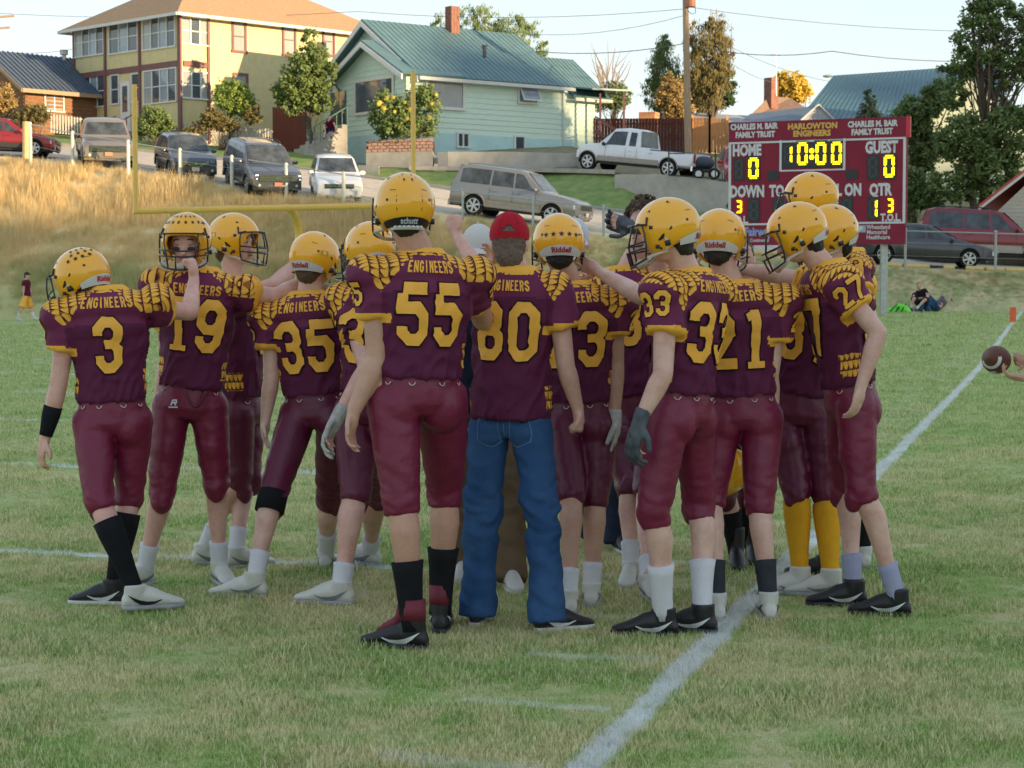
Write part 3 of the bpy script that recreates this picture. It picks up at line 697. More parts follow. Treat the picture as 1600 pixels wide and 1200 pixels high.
mb = MB(); mb.frame_box(e-UP*.13, ap+Vector((0, -.3, .25))-e, Vector((0, .05, 0)), UP*.12); mb.build('bargeboard', gutter, sh)

# --- fences
def board_fence(name, label, pts, h, m, bw=.14, gap=.01, part='board', top=None, post=None, group=None, jit=.0):
    r = wempty(name, pts[0], label, 'fence', group)
    for i in range(len(pts)-1):
        a, b = pts[i], pts[i+1]; L = (b-a).length; n = max(1, int(L/(bw+gap))); d = (b-a)/n
        me = None
        for k in range(n):
            p = a+d*(k+.5); hh_ = h*(1+jit*random.uniform(-1, 1))
            if me is None:
                mb = MB(); w = bw/2; u = Vector((d.x, d.y, 0)).normalized()*w; t = Vector((u.y, -u.x, 0)).normalized()*.02
                if top == 'point': prof = [(-1, -.35), (1, -.35), (1, h*.9), (0, h), (-1, h*.9)]
                else: prof = [(-1, -.35), (1, -.35), (1, h), (-1, h)]
                mb.prism([u*x_+UP*z_-t*.5 for x_, z_ in prof], t); me = mb.mesh(part); me.materials.append(m)
            o = bpy.data.objects.new(part, me); COL.objects.link(o); o.parent = r; o.location = p-Vector(r['_w']); o.scale.z = hh_/h
        rl = MB(); off = Vector((0, .05, 0))
        for z_ in (h*.25, h*.78): rl.frame_box(a+off+UP*z_, b-a, Vector((0, .05, 0)), UP*.07)
        rl.build('rail', m, r)
        if post:
            for q_ in (a, b):
                rl = MB(); rl.frame_box(q_+Vector((-.06, -.03, -.4)), Vector((.12, 0, 0)), Vector((0, .12, 0)), UP*(h+.55)); rl.build('post', post, r)
    return r
board_fence('redwood_fence', 'tall dark redwood board fence left of the green house steps', [at(426, 222, 97.5), at(479, 231, 96.5)], 1.72, redwood)
board_fence('picket_fence', 'low white picket fence in front of the yellow house tree', [at(342, 219, 95.5), at(382, 221, 95.5), at(426, 225, 95.5)], .72, mat('weathered_white', (.60, .57, .50), .8, .12, 6), .075, .055, 'picket', 'point', jit=.04)
board_fence('picket_fence', 'white picket fence in front of the brown log house', [at(78, 196, 97), at(128, 202, 97)], .6, MATS['weathered_white'], .075, .06, 'picket', 'point', jit=.04)
board_fence('cedar_fence', 'new orange cedar board fence catching the sun behind the pickup', [at(1082, 228, 103), at(1109, 228, 102.6), at(1136, 230, 102.2)], 1.45, orange_b, .17, .006, post=orange_b)
board_fence('dark_fence', 'dark red-brown board fence behind the parked pickup', [at(925, 228, 99), at(1082, 228, 97)], 1.36, mat('dark_boards', (.10, .035, .03), .8, .2, 6), .15)
tk = wempty('brick_pier', at(1009, 225, 101), 'squat orange brick stack seen over the dark fence', 'chimney'); mb = MB(); a = at(998, 192, 101); mb.frame_box(Vector((a.x, a.y, a.z-1.2)), Vector((.8, -.25, 0)), Vector((.3, .75, 0)), UP*1.75); mb.build('stack', mat('orange_brick', (.52, .26, .15), .85, .15, 9), tk)
# ---------------------------------------------------------------- chain fence, goal post, pole, wires, scoreboard
paint_w = mat('post_white', (.66, .64, .56), .6, .1, 6); postm = mat('post_metal', (.42, .45, .45), .4, .12, 8, metal=.4)
cf = wempty('chain_link_fence', row_pt(R1, 600), 'chain link fence with pale posts along the top of the grassy bank', 'fence')
posts = [(47, 192, 246, 80), (113, 206, 258, 79), (200, 220, 272, 77.5), (281, 233, 289, 76.5), (362, 244, 303, 75), (447, 256, 318, 73.8), (537, 270, 326, 72.4), (636, 282, 338, 71.5), (723, 297, 352, 70.6), (833, 309, 362, 69.7), (943, 322, 374, 69), (1050, 334, 386, 68.4), (1150, 345, 397, 68), (1285, 356, 414, 67), (1415, 358, 428, 66.6), (1556, 362, 432, 66.6), (1700, 366, 436, 66.6)]
tops = []
for px, t, b, D in posts:
    a = at(px, t, D); g = Vector((a.x, a.y, gz(a.x, a.y)-.15)); tops.append(a)
    mb = MB(); mb.tube([g, a], .07 if px < 560 else .045, 8); mb.tube([a, a+UP*.05], [.075, .02], 8); mb.build('post', paint_w if px < 560 else postm, cf)
mb = MB()
for i in range(len(tops)-1):
    mb.tube([tops[i]-UP*.06, tops[i+1]-UP*.06], .024, 6)
mb.build('top_rail', postm, cf)
mb = MB()
for i in range(len(tops)-1):
    a, b = tops[i], tops[i+1]
    for z_ in (.45, .9): mb.tube([a-UP*z_, b-UP*z_], .006, 4)
mb.build('wire', postm, cf)
wp = wempty('wooden_post', at(40, 243, 79.5), 'thick yellowish wooden post beside the fence near the red car', 'post'); mb = MB(); mb.tube([at(40, 248, 79.5), at(40, 190, 79.5)], .13, 8); mb.build('post', mat('straw_wood', (.55, .40, .22), .8), wp)
gp_y = mat('goal_yellow', (.82, .50, .10), .38, .06, 4, coat=.3)
gpo = wempty('goal_post', at(455, 500, 41.0), 'yellow football goal post with tall uprights on a curved gooseneck', 'goal post')
gl = at(212, 330, 40.0); gr = at(646, 320, 42.0)
mb = MB(); mb.tube([gl-Vector((.05, 0, 0)), gr+Vector((.05, 0, 0))], .065, 12); mb.build('crossbar', gp_y, gpo)
ul = at(205, 132, 40.0); ur = at(641, 111, 42.0)
mb = MB(); mb.tube([gl+UP*.0, Vector((gl.x, gl.y, ul.z))], .052, 12); mb.build('upright', gp_y, gpo)
mb = MB(); mb.tube([gr, Vector((gr.x, gr.y, ur.z))], .052, 12); mb.build('upright', gp_y, gpo)
gc = gl.lerp(gr, .53); pts = []
for k in range(9):
    a = pi/2*k/8; pts.append(gc+Vector((.18*sin(a), -.0+.75*sin(a), -.55*(1-cos(a)))))
pts.append(Vector((pts[-1].x, pts[-1].y, -.2))); mb = MB(); mb.tube(pts, .085, 12); mb.build('gooseneck', gp_y, gpo)
# utility pole
wood = mat('pole_wood', (.42, .30, .20), .85, .2, 4, .3, 30, stretch=(6, 6, .5))
pb_ = gp(1075, 93); up_ = wempty('utility_pole', pb_, 'tall wooden utility pole with a rusty transformer behind the pickup', 'pole')
tp = at(1070, -60, 93); mb = MB(); mb.tube([pb_-UP*.5, tp], [.19, .13], 10); mb.build('pole', wood, up_)
tr_ = at(1079, -10, 92.7); mb = MB(); mb.tube([tr_+UP*.6, tr_-UP*.62], .24, 12); mb.build('transformer', mat('rust_can', (.38, .16, .09), .6, .2, 5), up_)
mb = MB(); mb.tube([at(1086, 10, 92.7), at(1087, 20, 92.7), at(1081, 22, 92.7), at(1074, 16, 92.8)], .015, 5); mb.build('drop_wire', dark_in, up_)
cable = mat('cable', (.10, .11, .12), .6)
def wire(label, pts, r=.014):
    o = wempty('power_line', pts[0], label, 'cable', None); mb = MB(); P = []
    for i in range(len(pts)-1):
        for k in range(8): P.append(pts[i].lerp(pts[i+1], k/8)-UP*(.35*4*(k/8)*(1-k/8)))
    P.append(pts[-1]); mb.tube(P, r, 5); mb.build('cable', cable, o)
wire('topmost power line running from the pole to the left edge over the yellow roof', [at(-60, 17, 110), at(560, 18, 101), at(1070, 14, 93)], .012)
wire('power line sloping up from the green roof to the pole top', [at(820, 53, 104), at(1070, 24, 93)], .012)
wire('thick power line crossing low behind the dark poplars', [at(800, 76, 103), at(1070, 68, 93), at(1300, 80, 92), at(1640, 88, 96)], .02)
wire('high power line from the pole toward the big tree on the right', [at(1070, 10, 93), at(1640, 50, 96)], .012)
wire('slack line running down from the pole to the brown chimney', [at(1090, 55, 93), at(1205, 128, 112)], .012)
wire('slack line falling from the pole toward the street light', [at(1090, 45, 93), at(1300, 128, 108)], .012)
wire('thin line above the brown log house roof', [at(-60, 68, 104), at(120, 76, 100)], .012)
lp = wempty('utility_pole', gp(-14, 118), 'crossarm end of a pole at the left edge above the log house', 'pole')
mb = MB(); mb.frame_box(at(-30, 30, 118), at(22, 26, 118)-at(-30, 30, 118), Vector((0, .12, 0)), UP*.12); mb.frame_box(at(-30, 48, 118), at(15, 44, 118)-at(-30, 48, 118), Vector((0, .12, 0)), UP*.12); mb.build('crossarm', wood, lp)
mb = MB(); mb.tube([gp(-14, 118), at(-14, -10, 118)], .15, 8); mb.build('pole', wood, lp)
sl_ = wempty('street_light', gp(1292, 112), 'small grey street light head beside the teal roof', 'street light'); mb = MB(); h_ = at(1301, 119, 112); mb.tube([gp(1301, 112), h_, at(1296, 117, 112)], .05, 6); mb.build('pole', galv, sl_); mb = MB(); mb.ell(at(1293, 119, 112), (Vector((.28, 0, 0)), Vector((0, .14, 0)), UP*.09), 10, 6); mb.build('lamp_head', galv, sl_)
an = wempty('tv_antenna', at(1213, 135, 121), 'thin rooftop aerial with crossbar above the brick chimney', 'antenna'); mb = MB(); mb.tube([at(1213, 150, 121), at(1213, 85, 121)], .012, 5); mb.tube([at(1202, 85, 121), at(1223, 86, 121)], .012, 5); mb.build('aerial', galv, an)

# scoreboard
def text_mesh(s, size, bold=0.0, align='CENTER', sx=1.0, res=3, extr=0.0):
    c = bpy.data.curves.new('t', 'FONT'); c.body = s; c.size = size; c.offset = bold; c.align_x = align; c.align_y = 'CENTER'; c.resolution_u = res; c.extrude = extr; c.fill_mode = 'FRONT' if not extr else 'BOTH'
    o = bpy.data.objects.new('t', c); COL.objects.link(o); dg = bpy.context.evaluated_depsgraph_get(); me = bpy.data.meshes.new_from_object(o.evaluated_get(dg)); bpy.data.objects.remove(o); bpy.data.curves.remove(c)
    me.transform(Matrix.Scale(sx, 4, Vector((1, 0, 0)))); me.materials.clear(); return me
BA = at(1138, 384, 61.4); BB = at(1414, 381, 59.0); Bd = (BB-BA); Bd.z = 0; BWID = Bd.length; Bx = Bd.normalized(); Bn = Vector((Bx.y, -Bx.x, 0)); Bn = Bn if Bn.y < 0 else -Bn
zb_ = (BA.z+BB.z)/2; sc_h = (at(1276, 187, 60.2).z-zb_)
sb = wempty('scoreboard', Vector(((BA.x+BB.x)/2, (BA.y+BB.y)/2, gz((BA.x+BB.x)/2, 60.2))), 'maroon electronic scoreboard with yellow digits reading 10:00', 'scoreboard')
O_ = Vector((BA.x, BA.y, zb_))
mar = mat('scoreboard_maroon', (.25, .028, .055), .7, .06, 2); wht = mat('scoreboard_white', (.62, .62, .66), .5, .03, 2)
led = mat('led_yellow', (.8, .55, .02), .5, emit=(1.0, .66, .0), estr=.75); blk = mat('digit_black', (.022, .026, .032), .5)
yt = mat('score_yellow', (.70, .42, .08), .5)
def U(u, v, o=0.0): return O_+Bx*(u*BWID)+UP*(v*sc_h)+Bn*o
def bbox(mb, u0, u1, v0, v1, o0, o1): mb.frame_box(U(u0, v0, o0), Bx*((u1-u0)*BWID), UP*((v1-v0)*sc_h), Bn*(o1-o0))
def pu(px): return (px-1140)/(1414-1140)
def pv(px, py): return (lerp_tab([1138, 1414], [385.5, 381], px)-py)/lerp_tab([1138, 1414], [190, 202], px)
mb = MB(); bbox(mb, 0, 1, .17, .835, -.25, 0); mb.build('cabinet', mar, sb)
mb = MB(); bbox(mb, 0, 1, .838, 1.0, -.12, .01); mb.build('header_panel', mar, sb)
mb = MB(); bbox(mb, 1.0, 1.022, .838, 1.0, -.12, .012); mb.build('header_edge', mat('sunlit_red', (.55, .03, .05), .5), sb)  # sunlight on the side of the header, put into a brighter red
mb = MB(); bbox(mb, 0, 1, 0, .167, -.12, .01); mb.build('sponsor_panel', mar, sb)
mb = MB()
for u0, u1, v0, v1 in ((0, 1, .825, .840), (0, 1, .163, .178), (0, .014, .178, .825), (.986, 1, .178, .825)): bbox(mb, u0, u1, v0, v1, 0, .02)
mb.build('frame_border', wht, sb)
for u in (.12, .88):
    mb = MB(); p = U(u, 0, -.2); mb.frame_box(Vector((p.x-.1, p.y, gz(p.x, p.y)-.3)), Vector((.2, 0, 0)), Vector((0, .2, 0)), UP*(zb_+sc_h*.9-gz(p.x, p.y))); mb.build('support_post', galv, sb)
RM = Matrix((Bx, UP, Bn)).transposed()
def sign_text(s, px, py, hpx, m, sx=1.0, bold=.006, name='lettering'):
    size = hpx/ (BWID and 276.0)*BWID*1.37
    me = text_mesh(s, size, bold*size/.2 if bold else 0, 'CENTER', sx, 2)
    p = U(pu(px), pv(px, py), .016); me.transform(Matrix.Translation(p-Vector(sb['_w'])) @ RM.to_4x4()); o = link(name, me, m, sb); return o
for s_, x_, y_, h_, m_, sx in (('CHARLES M. BAIR', 1180, 200.5, 8.8, wht, .80), ('FAMILY TRUST', 1182, 213, 8.8, wht, .80), ('HARLOWTON', 1272, 197.5, 8.8, yt, .98), ('ENGINEERS', 1271, 209, 8.8, yt, .95), ('CHARLES M. BAIR', 1363.5, 192, 8.8, wht, .80), ('FAMILY TRUST', 1363, 204.5, 8.8, wht, .80), ('HOME', 1169, 238, 17, wht, .70), ('GUEST', 1377.5, 229, 17.5, wht, .68), ('DOWN', 1170, 302, 17.5, wht, .68), ('TO GO', 1232, 300, 17.5, wht, .68), ('BALL ON', 1315, 297.5, 17.5, wht, .68), ('QTR', 1376.5, 296, 17.5, wht, .68), ('T.O.L.', 1392.5, 339.5, 11, wht, .8), ('T.O.L.', 1157, 346, 11, wht, .8), ('DAKTRONICS', 1272, 220.5, 4.2, wht, 1.3), ('Wheatland', 1374, 354.5, 6.6, wht, .9), ('Memorial', 1372, 362.5, 6.6, wht, .9), ('Healthcare', 1374, 370.5, 6.6, wht, .9), ('Continental', 1190, 377, 5.5, wht, .85), ('Fairway', 1188, 364, 13, mat('logo_blue', (.22, .30, .62), .5), .8)):
    sign_text(s_, x_, y_, h_, m_, sx, .010 if h_ > 8 else .004)
mb = MB()   # sponsor emblems
for k in range(10):
    a = 2*pi*k/10; p = U(pu(1164)+cos(a)*.016, pv(1164, 371)+sin(a)*.022, .014); mb.box(p, (.06, .01, .06))
mb.tube([U(pu(1164), pv(1164, 371), .012), U(pu(1164), pv(1164, 371), .024)], .075, 14); mb.build('gear_emblem', wht, sb)
mb = MB(); bbox(mb, pu(1334), pu(1355), pv(1345, 363), pv(1345, 352), .011, .016); em = mb.build('heart_plate', mat('plate_blue', (.30, .38, .55), .5), sb)
mb = MB(); mb.poly([U(pu(1344.5)+.03*x_, pv(1345, 357.5)+.034*y_, .019) for x_, y_ in ((0, -.7), (.8, .1), (.75, .5), (.4, .7), (0, .35), (-.4, .7), (-.75, .5), (-.8, .1))]); mb.build('heart_emblem', wht, sb)
SEG = {'0': 'abcdef', '1': 'bc', '3': 'abgcd', '8': 'abcdefg'}
def digit(ch, px, py, wpx, hpx, plate=True):
    cx, cy = pu(px), pv(px, py); w = wpx/276; h = hpx/196.0
    if plate: mb = MB(); bbox(mb, cx-w*.66, cx+w*.66, cy-h*.6, cy+h*.6, .012, .02); mb.build('digit_plate', blk, sb)
    t = w*.30
    def seg(pts, lit):
        mb = MB(); mb.poly([U(cx+a*w, cy+b*h, .030) for a, b in pts]); mb.build('digit_segment', led if lit else mat('led_off', (.05, .055, .06), .6), sb)
    T = .30; V = T*wpx/hpx; g = .02
    shapes = {'a': [(-.5+T*.35, .5), (.5-T*.35, .5), (.5-T, .5-V), (-.5+T, .5-V)], 'd': [(-.5+T*.35, -.5), (.5-T*.35, -.5), (.5-T, -.5+V), (-.5+T, -.5+V)],
              'f': [(-.5, .5-V*.5), (-.5+T*.9, .5-V*1.05), (-.5+T*.9, .03+V*.4), (-.5+T*.5, g), (-.5, g+.03)], 'b': [(.5, .5-V*.5), (.5-T*.9, .5-V*1.05), (.5-T*.9, .03+V*.4), (.5-T*.5, g), (.5, g+.03)],
              'e': [(-.5, -.5+V*.5), (-.5+T*.9, -.5+V*1.05), (-.5+T*.9, -.03-V*.4), (-.5+T*.5, -g), (-.5, -g-.03)], 'c': [(.5, -.5+V*.5), (.5-T*.9, -.5+V*1.05), (.5-T*.9, -.03-V*.4), (.5-T*.5, -g), (.5, -g-.03)],
              'g': [(-.5+T, V*.45), (.5-T, V*.45), (.5-T*.7, 0), (.5-T, -V*.45), (-.5+T, -V*.45), (-.5+T*.7, 0)]}
    on = SEG.get(ch, '')
    if plate or on:
        for k, p in shapes.items():
            if k in on or plate: seg(p, k in on)
mb = MB(); bbox(mb, pu(1223), pu(1321), pv(1272, 262), pv(1272, 218), .011, .017); mb.build('clock_plate', blk, sb)
mb = MB(); c0, c1, v0, v1 = pu(1221), pu(1323), pv(1272, 265), pv(1272, 218)
for a in ((c0, c1, v0-.012, v0), (c0-.0, c0+.012, v0, v1), (c1-.012, c1, v0, v1)): bbox(mb, *a, .0, .028)
mb.build('clock_border', wht, sb)
digit('1', 1234.5, 242.5, 13, 29); digit('0', 1257, 241, 16, 35); digit('0', 1285.5, 240, 16, 35); digit('0', 1309.5, 239, 16, 35)
mb = MB()
for yy in (236, 246): p = U(pu(1271.5), pv(1271, yy), .03); mb.tube([p, p+Bn*.012], .075, 14)
mb.build('clock_colon', led, sb)
for ch, x_, y_, w_, h_ in (('', 1157, 267, 13, 30), ('0', 1180, 265, 16, 33), ('', 1365, 260, 14, 32), ('0', 1389.5, 258, 16, 34), ('', 1181, 330, 14, 32), ('3', 1157, 325, 10, 20), ('', 1220, 330, 14, 32), ('', 1247, 330, 14, 32), ('', 1302, 327, 14, 32), ('', 1326, 327, 14, 32), ('1', 1366, 325, 13, 30), ('3', 1391.5, 320, 10, 21)):
    digit(ch, x_, y_, w_, h_, plate=not (w_ == 10))
for x_, y_, s_ in ((1211, 275, '<'), (1333, 271, '>')):
    mb = MB(); bbox(mb, pu(x_-9), pu(x_+9), pv(x_, y_+8), pv(x_, y_-7), .012, .02); mb.build('arrow_plate', blk, sb); sign_text(s_, x_, y_, 9, MATS['led_off'], 1.2, 0, 'arrow')
# ---------------------------------------------------------------- trees and shrubs
def leaf_mat(name, c1, c2, c3=None):
    m = bpy.data.materials.new(name); m.use_nodes = True; MATS[name] = m; N, L = nt(m); b = N['Principled BSDF']; b.inputs['Roughness'].default_value = .55; b.inputs['Specular IOR Level'].default_value = .3
    a = N.new('ShaderNodeAttribute'); a.attribute_name = 'hue'
    c = mixc(N, L, a.outputs['Fac'], c1, c2); L.new(c, b.inputs['Base Color'])
    tr = N.new('ShaderNodeBsdfTranslucent'); L.new(c, tr.inputs[0]); mx = N.new('ShaderNodeMixShader'); mx.inputs[0].default_value = .35
    L.new(b.outputs[0], mx.inputs[1]); L.new(tr.outputs[0], mx.inputs[2]); L.new(mx.outputs[0], N['Material Output'].inputs[0]); return m
lf_dark = leaf_mat('leaf_dark', (.045, .085, .035), (.12, .17, .065)); lf_mid = leaf_mat('leaf_mid', (.095, .155, .05), (.25, .32, .11)); lf_bright = leaf_mat('leaf_bright', (.16, .25, .055), (.36, .44, .11))
lf_yel = leaf_mat('leaf_yellow', (.50, .36, .05), (.85, .64, .12)); lf_olive = leaf_mat('leaf_olive', (.10, .10, .04), (.30, .24, .09)); lf_gold = leaf_mat('leaf_gold', (.30, .22, .08), (.55, .38, .16)); lf_spruce = leaf_mat('needle', (.025, .055, .040), (.07, .11, .07)); lf_brown = leaf_mat('twigs_brown', (.15, .10, .07), (.32, .24, .17))
bark = mat('bark', (.11, .085, .065), .9, .3, 8, .6, 25, stretch=(5, 5, .8)); bark_l = mat('bark_pale', (.30, .25, .20), .9, .2, 8, .5, 25)
def plant(name, label, cat, px, D, blobs, m, n, ls, trunk=None, seed=1, bm_=None, twigs=40, drop=.25, mix=None, shape='leaf'):
    """blobs: (px, py, rx, ry) in picture measures at distance D; leaves gather in clumps inside them"""
    rnd = random.Random(seed); n = int(n*2.3); ls *= .62; base = gp(px, D); root = wempty(name, base, label, cat); k = D/FPX
    B = []
    for b in blobs: c = at(b[0], b[1], D); B.append((c, b[2]*k, b[3]*k, (b[2]*k)*.85))
    tot = sum(b[1]*b[2] for b in B); vs = []; fs = []; hue = []
    clumps = []
    for c, rx_, ry_, rz_ in B:
        cn = max(4, int(85*rx_*ry_/tot*(2 if len(B) > 3 else 1.4)))
        for _ in range(cn):
            while True:
                v = Vector((rnd.uniform(-1, 1), rnd.uniform(-1, 1), rnd.uniform(-1, 1)))
                if .35 < v.length < 1: break
            v *= v.length**-.35; clumps.append((c+Vector((v.x*rx_, v.y*rz_, v.z*ry_)), min(rx_, ry_)*rnd.uniform(.10, .34), rnd.uniform(-.25, .25)))
    per = max(6, int(n*.8/len(clumps)))
    for c, rx_, ry_, rz_ in B:           # loose leaves between the clumps and past the outline
        for _ in range(int(n*.22*rx_*ry_/tot/9)):
            v = Vector((rnd.gauss(0, 1), rnd.gauss(0, 1), rnd.gauss(0, 1))).normalized()*rnd.uniform(.3, 1.18); clumps.append((c+Vector((v.x*rx_, v.y*rz_, v.z*ry_)), .16, rnd.uniform(-.3, .3)))
    ncl = int(n*.8/per)
    for ci, (cc, cr, ch) in enumerate(clumps):
        for _ in range(per if cr != .16 else 9):
            v = Vector((rnd.gauss(0, .55), rnd.gauss(0, .55), rnd.gauss(0, .50))); p = cc+v*cr
            if p.z < gz(p.x, p.y): continue
            a = Vector((rnd.gauss(0, 1), rnd.gauss(0, 1), rnd.gauss(0, .7))).normalized(); b2 = a.orthogonal().normalized(); q = a.cross(b2); s_ = ls*rnd.uniform(.6, 1.35)
            if shape == 'needle': a = Vector((v.x, v.y, -.35)).normalized(); b2 = a.orthogonal().normalized(); w = .16
            elif shape == 'up': a = Vector((rnd.gauss(0, .3), rnd.gauss(0, .3), 1)).normalized(); b2 = a.orthogonal().normalized(); w = .14
            else: w = .42
            i = len(vs); vs += [p-a*s_*.5, p+b2*s_*w, p+a*s_*.5, p-b2*s_*w]; fs.append((i, i+1, i+2, i+3)); h = max(0, min(1, .5+ch+rnd.uniform(-.3, .3))); hue += [h]*4
    me = bpy.data.meshes.new('crown'); me.from_pydata(vs, [], fs); me.transform(Matrix.Translation(-base)); at_ = me.attributes.new('hue', 'FLOAT', 'POINT'); at_.data.foreach_set('value', hue)
    link('crown' if cat == 'tree' else 'foliage', me, m, root)
    mb = MB(); tb = base-UP*.2
    if trunk:
        tr, hf = trunk; topc = B[0][0]; mid = tb.lerp(topc, .5)+Vector((rnd.uniform(-.3, .3)*tr*4, 0, 0)); mb.tube([tb, tb.lerp(mid, .5), mid, mid.lerp(topc, .6), topc+UP*B[0][2]*.5], [tr, tr*.85, tr*.7, tr*.45, tr*.12], 8)
        org = [tb.lerp(mid, t) for t in (.5, .8, 1.0)]+[mid.lerp(topc, t) for t in (.3, .6)]
    else: tr = .03; org = [tb+Vector((rnd.uniform(-.3, .3), rnd.uniform(-.2, .2), .1)) for _ in range(5)]
    for j in range(twigs):
        cc = rnd.choice(clumps)[0]; o_ = rnd.choice(org)
        if cc.z < o_.z-.3: continue
        m_ = o_.lerp(cc, .5)+Vector((rnd.uniform(-.15, .15), rnd.uniform(-.1, .1), rnd.uniform(-.1, .2)))*(cc-o_).length; r0 = max(.012, tr*.35*rnd.random()); mb.tube([o_, m_, cc], [r0, r0*.6, r0*.2], 5)
    mb.build('trunk' if cat == 'tree' else 'stems', bm_ or bark, root)
    return root
plant('leaning_tree', 'slender leafy tree beside the left gable of the green house', 'tree', 492, 93.5, [(470, 125, 34, 48), (500, 110, 26, 34), (455, 150, 24, 30), (483, 68, 14, 24), (500, 155, 20, 24)], lf_mid, 4200, .26, (.12, 1), 3)
plant('yard_tree', 'small bright green round tree behind the picket fence', 'tree', 362, 94.5, [(362, 150, 26, 24), (380, 165, 22, 18)], lf_bright, 2600, .20, (.07, 1), 4, twigs=20)
plant('shrub', 'dark loose shrub around the foot of the small bright tree', 'shrub', 355, 94.0, [(330, 185, 18, 16), (395, 180, 14, 16), (352, 195, 22, 12), (312, 200, 12, 10)], lf_olive, 1500, .2, None, 5)
plant('shrub', 'dense olive shrub in front of the yellow porch', 'shrub', 246, 94.5, [(240, 190, 22, 24), (262, 198, 14, 17), (225, 202, 12, 14)], lf_mid, 2200, .18, None, 6)
plant('shrub', 'grey green bush low at the maroon corner post', 'shrub', 300, 94.0, [(298, 208, 14, 10)], lf_olive, 700, .16, None, 7)
plant('shrub', 'orange leaved bush in front of the log house at the left edge', 'shrub', 12, 92.0, [(10, 155, 15, 22), (-12, 165, 20, 22), (20, 180, 10, 12)], lf_gold, 2000, .20, None, 8)
plant('shrub', 'olive bush between the red car and the log house', 'shrub', 55, 91.5, [(58, 178, 22, 14), (38, 186, 20, 10)], lf_olive, 1200, .20, None, 9)
plant('background_tree', 'tree with upswept branches behind the green roof ridge', 'tree', 770, 122, [(745, 38, 42, 26), (795, 55, 48, 30), (700, 36, 26, 16), (835, 72, 24, 18), (765, 80, 60, 30)], lf_mid, 5200, .30, (.25, 1), 10, shape='up')
plant('bare_tree', 'thin half bare tree behind the porch of the green house', 'tree', 955, 118, [(965, 150, 22, 22), (938, 160, 14, 16)], lf_mid, 900, .26, (.14, 1), 11, twigs=30)
mb = MB(); rnd = random.Random(4); bt = [o for o in COL.objects if o.name.startswith('bare_tree')][0]
for j in range(26):
    a = at(952+rnd.uniform(-10, 12), 150, 118); b = at(rnd.uniform(915, 990), rnd.uniform(62, 110), 118); m_ = a.lerp(b, .5)+Vector((rnd.uniform(-.3, .3), 0, .3)); mb.tube([a, m_, b], [.05, .03, .008], 5)
mb.build('bare_branch', bark_l, bt)['kind'] = 'stuff'
plant('poplar_tree', 'dark poplar left of the utility pole', 'tree', 1040, 108, [(1040, 115, 26, 44), (1028, 150, 26, 32), (1038, 78, 12, 28)], lf_mid, 4400, .28, (.16, 1), 12, shape='up')
plant('poplar_tree', 'tall dying poplar with brown twigs and golden tip right of the pole', 'tree', 1110, 106, [(1108, 100, 34, 62), (1122, 48, 20, 28), (1092, 66, 20, 32), (1128, 80, 18, 46), (1100, 140, 36, 34)], lf_olive, 6500, .30, (.18, 1), 13, shape='up', twigs=80)
plant('poplar_tree', 'dark green trees massed low behind the brown poplar', 'tree', 1105, 110, [(1105, 150, 42, 26), (1135, 130, 14, 32), (1080, 140, 20, 24)], lf_dark, 3200, .28, (.16, 1), 14)
plant('golden_tree', 'sunlit olive yellow bushy tree in front of the pole', 'tree', 1052, 103, [(1050, 160, 24, 34), (1062, 180, 24, 18), (1046, 130, 12, 16)], lf_gold, 3000, .22, (.09, 1), 15)
plant('yellow_tree', 'brilliant yellow tree beside the brick chimney', 'tree', 1238, 126, [(1238, 138, 26, 22), (1222, 130, 14, 16), (1255, 146, 14, 14)], lf_yel, 2400, .30, (.16, 1), 16)
plant('spruce', 'dark spruce tip rising in front of the teal roof', 'tree', 1358, 97, [(1358, 165, 10, 26), (1358, 185, 20, 18)], lf_spruce, 1500, .26, (.10, 1), 17, shape='needle')
plant('cottonwood', 'big open cottonwood filling the upper right corner', 'tree', 1535, 84, [(1530, 60, 36, 44), (1560, 30, 30, 40), (1500, 105, 30, 26), (1575, 110, 34, 34), (1620, 60, 40, 60), (1540, 5, 30, 30), (1490, 150, 24, 24)], lf_mid, 6500, .26, (.22, 1), 18, twigs=90)
plant('cottonwood', 'dark leafy tree right of the scoreboard', 'tree', 1452, 88, [(1430, 185, 34, 30), (1445, 230, 26, 36), (1465, 150, 24, 26)], lf_mid, 6000, .26, (.18, 1), 19)
plant('cottonwood', 'dense green tree standing above the red vehicle', 'tree', 1530, 83, [(1505, 220, 40, 40), (1545, 270, 44, 36), (1580, 210, 34, 50), (1490, 290, 40, 26)], lf_mid, 7000, .26, (.2, 1), 20)
plant('shrub', 'tangled green brush behind the scoreboard post', 'shrub', 1440, 84, [(1425, 290, 22, 30), (1450, 310, 26, 22), (1410, 320, 18, 20)], lf_mid, 2600, .24, None, 21)
plant('shrub', 'dark green bush against the foot of the tall retaining wall', 'shrub', 1150, 80.0, [(1155, 325, 20, 12), (1180, 340, 24, 12)], lf_mid, 1200, .2, None, 22)
sf = plant('sunflower_clump', 'tall leafy sunflowers with yellow heads above the block planter', 'plant', 632, 89.2, [(615, 180, 34, 34), (655, 175, 32, 36), (632, 200, 46, 20), (600, 155, 14, 16), (668, 150, 16, 18)], lf_mid, 4200, .21, None, 23, twigs=60)
rnd = random.Random(9)
